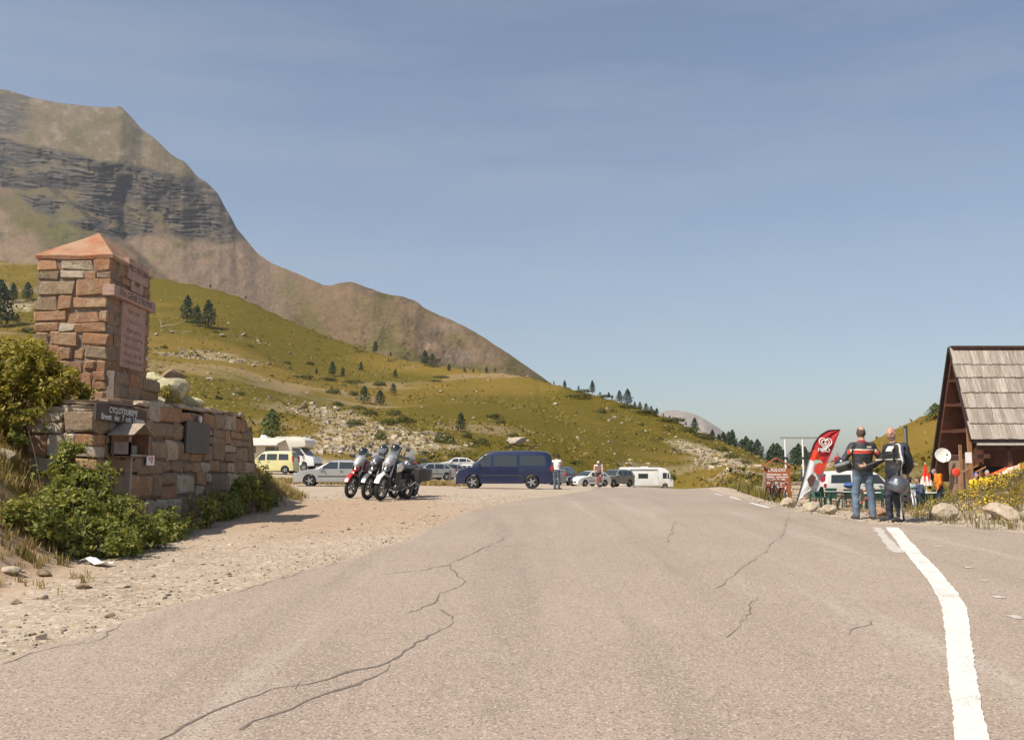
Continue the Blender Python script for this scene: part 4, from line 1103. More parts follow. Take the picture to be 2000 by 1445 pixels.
# ---- hillside tussocks
def hill_scatter(n, rng, u0=-.66, u1=.66, y0=62, y1=400, pw=1.6):
    u = rng.uniform(u0, u1, n); y = y0 + (y1 - y0) * rng.uniform(size=n) ** pw; x = u * y
    _, t = hill_t(x, y); k = (t > .005) & (t < 1.01)
    return x[k], y[k]
rng = np.random.default_rng(31)
x, y = hill_scatter(60000, rng)
k = rng.uniform(size=len(x)) < sstep(-.45, .35, fbm(x * .05, y * .05, oct=3, seed=33)); x = x[k]; y = y[k]
s = rng.uniform(.16, .42, len(x)) * (1 + y / 350)
P = np.stack([x, y, T(x, y) + s * .22], -1)
V, F = leaf_quads(P, unit(rng.normal(size=P.shape) * .5 + np.array([0, -.55, .6])), s * 1.2, s * .9, rng)
tag(link('hill_tussocks', np_mesh('hill_tussocks', V, F, leaf_mat('tussock', (.145, .105, .015), (.25, .17, .03), .2), smooth=False)), 'tufted olive grass all over the hillside', 'grass', kind='stuff')
# ---- dark scrub dotted over the turf
x, y = hill_scatter(5200, rng, pw=1.5)
k = rng.uniform(size=len(x)) < sstep(-.1, .5, fbm(x * .03, y * .03, oct=3, seed=36)); x = x[k]; y = y[k]; q = rng.integers(14, 40, len(x)); sz = rng.gamma(2.0, .22, len(x)) + .15
X = np.repeat(x, q) + rng.normal(0, 1, q.sum()) * np.repeat(sz, q) * .6; Y = np.repeat(y, q) + rng.normal(0, 1, q.sum()) * np.repeat(sz, q) * .5
P = np.stack([X, Y, T(X, Y) + np.abs(rng.normal(0, .35, len(X))) * np.repeat(sz, q)], -1)
V, F = leaf_quads(P, unit(rng.normal(size=P.shape) * .7 + np.array([0, -.3, .6])), np.repeat(sz, q) * .42, np.repeat(sz, q) * .3, rng)
tag(link('hill_scrub', np_mesh('hill_scrub', V, F, leaf_mat('scrub_leaf', (.045, .050, .008), (.105, .092, .016), .15), smooth=False)), 'small dark scrub dotted over the hillside turf', 'scrub', kind='stuff')
# ---- loose stones on the scree
def mask_at(arr, x, y):
    w = x / (y + 22); i = np.clip(np.searchsorted(_y, y), 0, len(_y) - 1); j = np.clip(np.searchsorted(_w, w), 0, len(_w) - 1)
    return arr[i, j]
_ico = bmesh.new(); bmesh.ops.create_icosphere(_ico, subdivisions=1, radius=1)
ICO_V = np.array([v.co[:] for v in _ico.verts]); ICO_F = np.array([[v.index for v in f.verts] for f in _ico.faces]); _ico.free()
_ic0 = bmesh.new(); bmesh.ops.create_icosphere(_ic0, subdivisions=1, radius=1); _ic0.free()
OCT_V = np.array([(1, 0, 0), (0, 1, 0), (-1, 0, 0), (0, -1, 0), (0, 0, 1), (0, 0, -1)], float)
OCT_F = np.array([(0, 1, 4), (1, 2, 4), (2, 3, 4), (3, 0, 4), (1, 0, 5), (2, 1, 5), (3, 2, 5), (0, 3, 5)])
CUB_V = np.array([(x, y, z) for x in (-1, 1) for y in (-1, 1) for z in (-1, 1)], float) * .62
CUB_F = np.array([(0, 1, 3), (0, 3, 2), (4, 6, 7), (4, 7, 5), (0, 4, 5), (0, 5, 1), (2, 3, 7), (2, 7, 6), (0, 2, 6), (0, 6, 4), (1, 5, 7), (1, 7, 3)])
def pebbles(P, s, rng, flat=.6, base=(CUB_V, CUB_F)):
    bv, bf = base; n = len(P)
    V = bv[None] * (1 + rng.uniform(-.35, .35, (n, len(bv), 3)))
    a = rng.uniform(0, 2 * PI, n); c, sn = np.cos(a), np.sin(a); b = rng.uniform(-.5, .5, n)
    X = V[..., 0] * c[:, None] - V[..., 1] * sn[:, None]; Y = V[..., 0] * sn[:, None] + V[..., 1] * c[:, None]; Z = V[..., 2] * flat + X * np.sin(b)[:, None] * .5
    V = np.stack([X, Y, Z], -1) * np.asarray(s)[:, None, None] + P[:, None]
    F = bf[None] + (np.arange(n) * len(bv))[:, None, None]
    return V.reshape(-1, 3), F.reshape(-1, 3)
HSTONE = mat('hillside_limestone', (.42, .35, .265), .95, var=.25, scale=.8, island=.35, world_space=True, spec=.1)
x, y = hill_scatter(60000, rng, y0=64, y1=360, pw=1.9)
m_ = mask_at(scree, x, y); k = rng.uniform(size=len(x)) < np.clip(m_ * .62 + .006, 0, 1); x = x[k]; y = y[k]
s = rng.gamma(2.0, .075, len(x)) * (1 + y / 300) + .05; P = np.stack([x, y, T(x, y) + s * .1], -1)
V, F = pebbles(P, s, rng)
tag(link('scree_stones', np_mesh('scree_stones', V, F, HSTONE, smooth=False)), 'loose pale stones strewn over the hillside scree', 'stones', kind='stuff')
# ---- countable boulders on the hill
bmesh_var = [rock_mesh(200 + i, seg=2, rough=.35) for i in range(6)]
for me in bmesh_var: me.materials.append(mat('hill_boulder_rock', (.40, .335, .26), .95, var=.3, scale=1.2, bmp=.5, bscale=5, spec=.1))
_big = [(435, 658, 12), (476, 656, 12), (400, 688, 10), (495, 716, 10), (470, 705, 7), (525, 712, 9), (378, 722, 7), (410, 742, 13), (515, 745, 6), (488, 745, 4), (600, 768, 6), (1085, 790, 9), (925, 818, 7), (1030, 862, 8), (885, 782, 6), (930, 765, 5), (1178, 868, 5), (995, 858, 7), (738, 800, 7), (735, 828, 9), (610, 884, 14), (640, 876, 16), (665, 886, 14), (680, 880, 12), (690, 893, 10), (578, 840, 6), (1300, 832, 5), (1390, 905, 6), (1440, 920, 7), (1460, 926, 6), (1030, 735, 6), (660, 800, 8), (620, 808, 6), (690, 812, 6), (860, 766, 9), (610, 640, 5), (565, 690, 6), (335, 650, 9), (305, 655, 9), (318, 640, 6)]
_rk = []
for i, (px, py, s) in enumerate(_big):
    p = gp(px, py); m = s * p.y / FOC
    o = boulder('hill_boulder', p, (m * .62, m * .6, m * .42), None, 300 + i, 'pale boulder lying on the grassy hillside', 'boulder', 'boulders on the hillside', me=bmesh_var[i % 6], sink=.2); _rk.append((px, o))
rank_labels(_rk, 'pale boulder on the grassy hillside, %s from the left')
p = gp(1008, 868)
boulder('slab_rock', p, (1.9, 1.0, .95), None, 399, 'big grey slanting rock slab on the slope above the blue van', 'rock', rz=.5, me=bmesh_var[2], sink=.2)
# ---- conifers
def pine_crown(seed, n=900, slim=1.0):
    rng = np.random.default_rng(seed)
    z = rng.uniform(.10, 1.0, n) ** .85
    prof = np.interp(z, [0, .12, .25, .45, .7, .9, 1.0], [.05, .20, .27, .25, .17, .08, .015]) * slim
    lev = np.floor(z * 13); ang = rng.uniform(0, 2 * PI, n)
    arm = np.round(ang / (2 * PI) * 7 + lev * .37) / 7 * 2 * PI - lev * .37 / 7 * 2 * PI
    ang = arm + rng.normal(0, .26, n)
    lum = .62 + .75 * vnoise(lev * 1.7 + seed, np.round(arm * 3), seed=seed)
    r = prof * lum * np.sqrt(rng.uniform(.08, 1, n))
    P = np.stack([np.cos(ang) * r, np.sin(ang) * r, z - r * .10 + rng.normal(0, .012, n)], -1)
    N = unit(np.stack([np.cos(ang), np.sin(ang), np.full(n, .7)], -1) + rng.normal(0, .55, (n, 3)))
    return leaf_quads(P, N, .075, .05, rng)
PINE = leaf_mat('pine_needles', (.020, .036, .014), (.050, .072, .025), .1, .7)
PINE2 = leaf_mat('young_pine_needles', (.055, .085, .018), (.11, .14, .035), .2, .7)
BARK = mat('pine_bark', (.11, .075, .05), .95)
crowns = []
for i in range(5):
    V, F = pine_crown(500 + i, 950, (1.0, 1.25, .85, 1.5, 1.1)[i]); crowns.append(np_mesh('crown', V, F, PINE, smooth=False))
V, F = pine_crown(510, 1500, 1.7); crown_y = np_mesh('crown', V, F, PINE2, smooth=False)
tr = MB(); tr.tube([(0, 0, -.05), (.004, 0, .3), (0, .004, .7), (0, 0, .97)], [.022, .017, .010, .003], 6)
_t0 = tr.build('trunk', BARK); trunk_me = _t0.data; bpy.data.objects.remove(_t0)
br = MB()
_pines = [(365, 629, 52, 1, 'tall dark pine on the left of the clump of three on the slope'), (384, 637, 40, 3, 'short bushy pine in the middle of the clump of three on the slope'), (406, 641, 54, 1, 'dark pine on the right of the clump of three on the slope'),
          (-2, 640, 92, 1, 'tall dark pine at the left edge behind the bush'), (24, 592, 40, 0, 'second dark pine from the left edge, above the bush'), (53, 587, 36, 1, 'dark pine just left of the memorial pillar'), (33, 632, 20, 3, 'tiny dark pine below the pines at the left edge'),
          (733, 686, 22, 3, 'round dark pine near the upper edge of the slope, left of the pinkish rocks'), (763, 693, 9, 0, 'very small pine right of the round pine on the upper slope'), (830, 714, 30, 1, 'taller of the two dark pines below the pinkish rocks'), (844, 717, 26, 3, 'lower of the two dark pines below the pinkish rocks'),
          (877, 725, 14, 3, None), (907, 727, 10, 3, None), (950, 729, 12, 3, None), (967, 728, 9, 3, None), (924, 727, 8, 3, None),
          (302, 530, 22, 0, 'slim pine right of the pillar on the far skyline of the slope'), (363, 540, 8, 3, None), (390, 540, 9, 3, None), (411, 562, 8, 3, None), (338, 538, 7, 3, None), (511, 588, 8, 3, None), (480, 582, 6, 3, None),
          (649, 734, 28, 3, 'dark bush shaped pine in the middle of the slope above the motorcycles'), (669, 737, 20, 0, 'slim pine right of the dark pine above the motorcycles'), (705, 725, 18, 3, 'small pine above the gap between motorcycles and van'), (772, 738, 17, 0, 'small pine high on the slope, above the blue van bonnet'), (618, 731, 12, 0, None),
          (711, 788, 34, 3, 'broad dark pine on the scree above the motorcycles'), (742, 792, 30, 1, 'narrower pine next to the broad one on the scree'), (768, 771, 22, 3, 'single dark pine on the green slope above the van bonnet'), (900, 843, 36, 3, 'dark pine low on the slope directly above the blue van'),
          (1103, 759, 16, 0, None), (1157, 769, 26, 0, 'tallest single pine on the skyline ridge'), (1148, 767, 8, 3, None), (1189, 777, 12, 0, None), (1210, 787, 24, 1, 'left of the two big pines on the skyline ridge'), (1226, 792, 32, 1, 'right of the two big pines on the skyline ridge'), (1196, 779, 9, 0, None), (1240, 796, 12, 0, None), (1250, 800, 15, 1, None),
          (1262, 806, 18, 1, None), (1272, 807, 14, 3, None), (1283, 811, 14, 1, None), (1296, 815, 8, 0, None), (1308, 819, 8, 3, None), (1322, 825, 8, 0, None), (1340, 832, 8, 0, None), (1357, 836, 24, 1, 'single round pine on the skyline right of the far peak'), (1130, 763, 9, 0, None), (1172, 772, 8, 3, None),
          (1392, 856, 20, 3, None), (1404, 860, 15, 0, None), (1413, 862, 22, 1, None), (1424, 866, 27, 3, None), (1431, 868, 34, 0, None), (1450, 873, 18, 3, None), (1458, 876, 28, 1, None), (1468, 880, 24, 3, None), (1480, 884, 31, 0, None), (1503, 890, 14, 3, None), (1511, 892, 30, 1, None), (1519, 895, 34, 3, None), (1531, 897, 22, 0, None), (1552, 900, 30, 3, None), (1561, 901, 40, 1, None), (1573, 902, 34, 3, None), (1581, 902, 22, 0, None),
          (1066, 748, 6, 0, None), (1082, 751, 7, 0, None)]
_rp = {True: [], False: []}
for i, (px, py, h, v, lab) in enumerate(_pines):
    p = gp(px, py, far=450.0)
    u = (px - 1000) / FOC
    if px > 1380:
        Y = float(_hrd(u)) + 12; q = at(px, py + 6, Y); p = Vector((q.x, Y, Ts(q.x, Y))); hm = (at(px, py - h * .85, Y).z - p.z)
    else:
        hm = h * p.y / FOC * 1.02
    o = empty('pine_tree', p, (i * 2.39) % 6.28, lab or ('small dark pine on the ridge among its neighbours' if px > 1000 else 'tiny dark pine far up the slope'), 'tree', 'pines along the ridge' if px > 1000 else 'pines on the slope')
    o.scale = (hm * (1.0 + .25 * ((i * 7) % 3 - 1) * .5), hm, hm)
    link('crown', crowns[v if v < 3 else 3 + (i % 2)], o); link('trunk', trunk_me, o)
    if lab is None: _rp[px > 1000].append((px, o))
rank_labels(_rp[True], 'small dark pine on the ridge line, %s of the small ones from the left')
rank_labels(_rp[False], 'tiny dark pine high on the slope, %s of the tiny ones from the left')
p = gp(530, 862); o = empty('pine_tree', p, 1.0, 'light green young tree standing behind the left motorhome', 'tree'); hm = 62 * p.y / FOC; o.scale = (hm, hm, hm); link('crown', crown_y, o); link('trunk', trunk_me, o)
p = gp(1828, 818); o = empty('pine_tree', p, 2.0, 'round green shrub on the right hill beside the chalet roof', 'shrub'); hm = 30 * p.y / FOC; o.scale = (hm * 1.5, hm * 1.5, hm); link('crown', crown_y, o); link('trunk', trunk_me, o)
# bleached dead snag near the clump
p = gp(314, 640); sn = MB(); h = 18 * p.y / FOC
sn.tube([(0, 0, -.2), (.1, 0, h * .5), (-.25 * h, 0, h)], [.12, .09, .03], 6); sn.tube([(.1, 0, h * .4), (.35 * h, 0, h * .8)], [.07, .02], 6); sn.tube([(0, 0, h * .15), (1.6 * h, 0, h * .35), (2.6 * h, 0, h * .75)], [.12, .1, .05], 6)
o = sn.build('dead_tree', mat('bleached_wood', (.45, .37, .27), .9)); o.location = p; tag(o, 'bleached dead tree lying below the clump of three pines', 'dead tree')
# ---- juniper cushions
jm = []
for i in range(4):
    rng = np.random.default_rng(600 + i)
    P, N = blob_points([((0, 0, 0), (1, 1, .55)), ((.4, .1, 0), (.6, .7, .5)), ((-.45, -.2, 0), (.6, .6, .42))], 1300, rng, shell=.10, holes=.25, hs=2.2, seed=600 + i)
    k = P[:, 2] > -.06; P = P[k]; N = unit(N[k] + rng.normal(0, .5, N[k].shape) + np.array([0, 0, .3]))
    V, F = leaf_quads(P, N, .15, .11, rng); jm.append(np_mesh('foliage', V, F, leaf_mat('juniper_leaf', (.045, .056, .008), (.110, .105, .016), .15), smooth=False))
_rj = []
_jun = [(590, 738, 46, 8), (640, 742, 50, 8), (690, 748, 40, 9), (740, 752, 34, 10), (650, 768, 30, 12), (466, 770, 30, 8), (660, 792, 24, 12), (595, 798, 14, 10), (692, 830, 46, 14), (700, 800, 34, 12), (790, 825, 40, 20), (770, 812, 26, 16), (720, 810, 44, 14), (868, 865, 40, 30), (912, 855, 26, 18), (940, 868, 30, 16), (742, 858, 30, 22), (760, 830, 40, 18), (560, 710, 18, 8), (605, 712, 20, 8), (860, 738, 34, 6), (965, 815, 44, 10), (975, 826, 26, 10), (1175, 806, 26, 12), (1085, 893, 16, 10), (1260, 806, 60, 8), (1310, 822, 60, 10), (1345, 842, 56, 12), (1375, 856, 50, 14), (1405, 880, 36, 12), (1425, 894, 40, 12), (1450, 905, 34, 12), (1255, 832, 8, 8), (1002, 852, 24, 8), (1180, 770, 40, 6), (1225, 795, 40, 8), (1140, 765, 40, 6), (420, 650, 14, 6), (320, 680, 20, 8), (1315, 938, 14, 18), (1130, 775, 60, 8), (850, 745, 26, 5), (530, 735, 12, 5), (60, 650, 40, 14), (20, 625, 30, 12), (690, 772, 24, 12), (1060, 900, 20, 8), (1120, 905, 26, 8), (1395, 910, 20, 10), (930, 930, 10, 6)]
for i, (px, py, w, h) in enumerate(_jun):
    p = gp(px, py); s = w * p.y / FOC / 2.0; hz = h * p.y / FOC / .62
    o = empty('juniper_bush', p, (i * 1.7) % 6.28, 'low spreading green juniper on the open slope', 'shrub', 'junipers on the slope'); o.scale = (s, s * .8, max(hz, .4) * .8)
    link('foliage', jm[i % 4], o); _rj.append((px, o))
rank_labels(_rj, 'low spreading green juniper on the open slope, %s from the left')
# ---- flower mound
rng = np.random.default_rng(41)
def mound_pts(n, thr=.12):
    x = rng.uniform(7.6, 14.5, n); y = rng.uniform(15.2, 21.5, n)
    h = np.clip((x - 8.65) * .47, 0, 1.2) * np.exp(-((y - 18.9) / 1.75) ** 2)
    k = h + .1 * rng.normal(size=n) > thr; return x[k], y[k], h[k]
x, y, h = mound_pts(5200, .10)
q = rng.integers(4, 9, len(x)); X = np.repeat(x, q) + rng.normal(0, .05, q.sum()); Y = np.repeat(y, q) + rng.normal(0, .05, q.sum())
V, F = blades(np.stack([X, Y, T(X, Y) - .01], -1), .15, .8, .006, rng)
tag(link('mound_weeds', np_mesh('mound_weeds', V, F, leaf_mat('mound_weed', (.16, .135, .065), (.27, .215, .12), .25), smooth=False)), 'dry weeds and stalks covering the flower mound', 'weeds', kind='stuff')
x, y, h = mound_pts(3400, .16)
k = rng.uniform(size=len(x)) < sstep(-.35, .25, fbm(x * .9, y * .9, oct=2, seed=46)); x = x[k]; y = y[k]
P = np.stack([x, y, T(x, y) + rng.uniform(.02, .15, len(x))], -1); P = np.repeat(P, 4, 0) + rng.normal(0, .05, (len(P) * 4, 3))
V, F = leaf_quads(P, unit(rng.normal(size=P.shape) + np.array([0, 0, .6])), .07, .045, rng)
tag(link('mound_leaves', np_mesh('mound_leaves', V, F, BUSH1, smooth=False)), 'green leafy stems on the flower mound', 'plants', kind='stuff')
x, y, h = mound_pts(5200, .16)
k = rng.uniform(size=len(x)) < sstep(-.05, .55, fbm(x * 1.1, y * 1.1, oct=2, seed=47) + .22 * sstep(9.5, 12, x)); x = x[k]; y = y[k]
P = np.stack([x, y, T(x, y) + rng.uniform(.04, .17, len(x))], -1); P = np.repeat(P, 3, 0) + rng.normal(0, .035, (len(P) * 3, 3))
V, F = pebbles(P, rng.uniform(.010, .022, len(P)), rng, .7, (OCT_V, OCT_F))
tag(link('yellow_flowers', np_mesh('yellow_flowers', V, F, mat('yellow_petals', (.80, .50, .02), .6, var=.1, island=.2), smooth=False)), 'small yellow flowers crowding the mound by the chalet', 'flowers', kind='stuff')
# ---- gravel on the verge and stones at the road edge
rng = np.random.default_rng(51)
n = 30000
y = 4.5 + 26 * rng.uniform(size=n) ** 1.5; x = rng.uniform(-8, .5, n)
el, er = road_edges(y)
k = (x < el + rng.normal(0, .10, n)) & (x > _bankx(y) - .6) & (rng.uniform(size=n) < .25 + .75 * sstep(1.6, .1, el - x) * sstep(-.3, .3, fbm(x * .8, y * .8, oct=3, seed=55)))
x = x[k]; y = y[k]; s = rng.gamma(1.5, .0052, len(x)) + .003
GRAVEL = mat('verge_gravel', (.40, .335, .265), .95, var=.2, scale=2, island=.35, spec=.1)
V, F = pebbles(np.stack([x, y, T(x, y) + s * .15], -1), s, rng)
tag(link('gravel_stones', np_mesh('gravel_stones', V, F, GRAVEL, smooth=False)), 'loose gravel along the left road edge', 'gravel', kind='stuff')
n = 9000
y = 13 + 14 * rng.uniform(size=n); x = rng.uniform(4.5, 15, n); el, er = road_edges(y)
k = (x > er + rng.normal(0, .12, n)); x = x[k]; y = y[k]; s = rng.gamma(1.6, .008, len(x)) + .004
V, F = pebbles(np.stack([x, y, T(x, y) + s * .15], -1), s, rng)
tag(link('gravel_stones', np_mesh('gravel_stones', V, F, GRAVEL, smooth=False)), 'loose gravel on the terrace by the right road edge', 'gravel', kind='stuff')
_rs = []
for i, (px, py, s) in enumerate([(217, 1206, .075), (421, 1140, .05), (320, 1170, .05), (445, 1122, .055), (575, 1112, .035), (292, 1168, .04), (165, 1150, .11), (240, 1148, .10), (80, 1170, .09), (85, 1125, .16), (20, 1120, .17), (150, 1128, .12), (30, 1180, .09), (130, 1190, .06), (205, 1195, .05), (530, 1050, .05), (60, 1240, .05), (200, 1165, .06)]):
    p = gp(px, py); o = boulder('loose_stone', p, (s * .75, s * .6, s * .5), ST_PALE if i % 3 else ST_GREY, 700 + i, 'loose stone lying at the gravel edge below the bank', 'stone', 'loose stones at the gravel edge', sink=.3); _rs.append((px, o))
rank_labels(_rs, 'loose stone at the gravel edge below the bank, %s from the left')
# crumpled white litter
rng = np.random.default_rng(8); n = 9
gx, gy = np.meshgrid(np.linspace(-.22, .22, n), np.linspace(-.07, .07, 5), indexing='ij')
gz = .035 + .035 * fbm(gx * 9, gy * 9, oct=3, seed=9) + .02 * rng.uniform(size=gx.shape) + .04 * np.exp(-(gx + .12) ** 2 / .006)
k = np.arange(n * 5).reshape(n, 5); me = np_mesh('litter', np.stack([gx, gy, gz], -1).reshape(-1, 3), np.stack([k[:-1, :-1], k[1:, :-1], k[1:, 1:], k[:-1, 1:]], -1).reshape(-1, 4), mat('white_plastic_film', (.78, .77, .75), .4, var=.06), smooth=False)
o = link('plastic_bag', me); o.modifiers.new('t', 'SOLIDIFY').thickness = .004; p = gp(188, 1104); o.location = p; o.rotation_euler = (0, 0, -.5); tag(o, 'crumpled white plastic litter on the grass at the bank foot', 'litter')

# ================================================================== vehicles
GLASS = mat('tinted_car_glass', (.035, .042, .042), .06, var=.1, spec=.8)
RUBBER = mat('black_rubber', (.022, .021, .020), .85, var=.2)
ALLOY = mat('alloy_wheel', (.50, .50, .50), .32, .9, var=.08)
DKPLAST = mat('dark_grey_plastic', (.035, .035, .036), .6, var=.15)
TAILRED = mat('red_lamp_lens', (.34, .018, .014), .2, var=.1, coat=.5)
LAMPCL = mat('clear_lamp_lens', (.62, .63, .62), .12, .3, var=.1, coat=1.0)
CHROME = mat('bright_metal', (.62, .61, .59), .22, 1.0, var=.05)
PLATE = mat('number_plate_white', (.70, .70, .66), .5, var=.05)
def paint(name, c, rough=.28, metal=.0): return mat(name, c, rough, metal, var=.05, scale=2, coat=.6)
def wheel_parts(parent, loc, r, w, side, spokes=5, rim=ALLOY):
    h = empty('wheel', loc, 0, parent=parent); h.rotation_euler = (PI / 2, 0, 0)        # lathe axis z -> y
    ti = r * .66
    MB().lathe([(ti, -w / 2), (r * .93, -w / 2), (r, -w * .32), (r, w * .32), (r * .93, w / 2), (ti, w / 2), (ti, -w / 2)], 26).build('tyre', RUBBER, h, smooth=True)
    m = MB(); f = side * -1
    m.lathe([(ti, -w * .42), (ti + .004, w * .42), (ti * .9, w * .42), (ti * .86, -w * .3)], 26)
    zf = f * w * .36
    for k in range(spokes):
        a = 2 * PI * k / spokes; M = Matrix.Rotation(a, 4, 'Z')
        m.box((ti * .5, 0, zf), (ti * .9, ti * .34, .02), M=M)
    m.lathe([(0, zf + f * .018), (ti * .24, zf + f * .016), (ti * .28, zf - f * .02)], 14)
    m.build('rim', rim, h, smooth=True)
    MB().lathe([(0, zf - f * .03), (ti * .95, zf - f * .03), (ti * .95, zf - f * .045), (0, zf - f * .045)], 20).build('brake_disc', DKPLAST, h)
    return h
def car(name, spec, loc, heading, pm, label, group=None, detail=True):
    """spec: L W top belt roof tum wheels r windows screens doors; +x is the front"""
    L, W = spec['L'], spec['W']; hx = L / 2
    tp = spl(*zip(*sorted(spec['top'])))
    belt, roof, tum = spec['belt'], spec['roof'], spec.get('tum', .80)
    xw, r = spec['wheels'], spec['r']; zb0 = spec.get('sill', .24); ra = r + .055
    o = empty(name, loc, 0, label, 'car' if 'cat' not in spec else spec['cat'], group)
    o.rotation_euler = (0, 0, heading)
    def hw(x):
        e = max(0, (abs(x) / hx - .62) / .38)
        return W / 2 * (1 - (.13 if x > 0 else .08) * e ** 2.2)
    def S(x, z):
        h = hw(x)
        if z <= belt: return h * (1 - .05 * max(0, (.45 - z) / .45) ** 2)
        return h * (1 - (1 - tum) * min(1, (z - belt) / (roof - belt)) ** 1.15)
    def zbot(x):
        z = zb0
        for a in xw:
            if abs(x - a) < ra: z = max(z, math.sqrt(ra * ra - (x - a) ** 2) + r * .96)
        return z
    xs = set(np.linspace(-hx, hx, 56).round(4))
    for a in xw:
        for k in np.linspace(-1, 1, 13): xs.add(round(a + ra * math.sin(k * PI / 2), 4))
    xs = sorted(x for x in xs if -hx <= x <= hx)
    vs = []; fs = []; n = 0
    for x in xs:
        zt = float(tp(x)); zb = min(zbot(x), zt - .06); bc = min(belt, zt - .05)
        pr = [(0, zb), (S(x, zb) * .9, zb), (S(x, zb), zb + .02)]
        for k in (.3, .65, 1.0):
            z = zb + .02 + (bc - zb - .02) * k; pr.append((S(x, z), z))
        zu = max(zt - .07, bc + .005)
        for k in (.35, .7, 1.0):
            z = bc + (zu - bc) * k; pr.append((S(x, z), z))
        ye = S(x, zu); pr += [(ye - .035, zu + (zt - zu) * .6), (ye - .12, zt - .012), (ye * .5, zt + .012), (0, zt + .018)]
        ring = [(x, y, z) for y, z in pr] + [(x, -y, z) for y, z in pr[-2:0:-1]]
        n = len(ring); vs += ring
    for i in range(len(xs) - 1):
        for k in range(n): fs.append((i * n + k, i * n + (k + 1) % n, (i + 1) * n + (k + 1) % n, (i + 1) * n + k))
    fs += [tuple(range(n)), tuple((len(xs) - 1) * n + k for k in range(n))[::-1]]
    MB().add(vs, fs).build('body', pm, o, smooth=True, angle=50)
    MB().box((0, 0, zb0 + .1), (L * .9, W * .70, .16)).build('underbody', DKPLAST, o)
    def panel(nm, q, m, off, parent=o, side=1, nx=5, nz=4):
        """q four (x,z) corners on the side surface"""
        P = []
        for i in range(nx + 1):
            for j in range(nz + 1):
                s, t = i / nx, j / nz
                x = (q[0][0] * (1 - s) + q[1][0] * s) * (1 - t) + (q[3][0] * (1 - s) + q[2][0] * s) * t
                z = (q[0][1] * (1 - s) + q[1][1] * s) * (1 - t) + (q[3][1] * (1 - s) + q[2][1] * s) * t
                P.append((x, side * (S(x, z) + off), z))
        F = [(i * (nz + 1) + j, (i + 1) * (nz + 1) + j, (i + 1) * (nz + 1) + j + 1, i * (nz + 1) + j + 1) for i in range(nx) for j in range(nz)]
        return MB().add(P, F).build(nm, m, parent, smooth=True)
    for sd in (1, -1):
        for q in spec.get('windows', []): panel('side_window', q, GLASS, .006, side=sd)
        for q in spec.get('doors', []):
            d = panel('door', q, pm, .004, side=sd)
            xh = q[0][0] * .82 + q[1][0] * .18; zh = max(p[1] for p in q) - .10
            MB().box((xh, sd * (S(xh, zh) + .018), zh), (.16, .025, .035)).build('handle', spec.get('trim', DKPLAST), d)
        for q in spec.get('strips', []): panel('side_trim', q, spec.get('trim', DKPLAST), .012, side=sd, nz=1, nx=10)
        mx = spec.get('mirror')
        if mx: MB().ball((mx[0], sd * (S(*mx) + .09), mx[1]), (.07, .10, .07), 8).build('mirror', spec.get('mirmat', pm), o, smooth=True)
        zl = spec.get('lampz', .68)
        xe = hx - .10
        MB().ball((xe - .05, sd * hw(xe) * .74, min(zl, float(tp(xe)) - .07)), (.16, .17, .085), 10).build('headlight', LAMPCL, o, smooth=True)
        zt_ = spec.get('tailz', .85); th = spec.get('tailh', .11)
        MB().box((-hx + .05, sd * (S(-hx + .05, zt_) - .07), zt_), (.14, .17, th * 2)).build('tail_light', TAILRED, o, bevel=.02)
        for a in xw: wheel_parts(o, (a, sd * (hw(a) - .10), r), r, .19, sd, spec.get('spokes', 5))
    for nm, x0, x1, k in spec.get('screens', []):
        P = []; N = 6
        for i in range(5):
            x = x0 + (x1 - x0) * i / 4; z = float(tp(x))
            for j in range(N + 1):
                ye = (S(x, z - .07) - .05) * k
                y = -ye + 2 * ye * j / N
                nrm = Vector((float(tp(x - .02) - tp(x + .02)), 0, .04)).normalized()
                crown = .018 * (1 - (y / ye) ** 2)
                P.append(tuple(Vector((x, y, z + crown)) + nrm * .012))
        F = [(i * (N + 1) + j, (i + 1) * (N + 1) + j, (i + 1) * (N + 1) + j + 1, i * (N + 1) + j + 1) for i in range(4) for j in range(N)]
        MB().add(P, F).build(nm, GLASS, o, smooth=True)
    MB().box((hx + .005, 0, .42), (.03, W * .62, .12)).build('grille', DKPLAST, o)
    MB().box((hx + .012, 0, .34), (.02, .5, .11)).build('number_plate', PLATE, o)
    MB().box((-hx - .012, 0, .62), (.02, .5, .11)).build('number_plate', PLATE, o)
    MB().box((hx - .04, 0, .30), (.12, W * .80, .16)).build('bumper', spec.get('bump', pm), o, bevel=.03)
    MB().box((-hx + .04, 0, .36), (.14, W * .84, .20)).build('bumper', spec.get('bump', pm), o, bevel=.03)
    return o
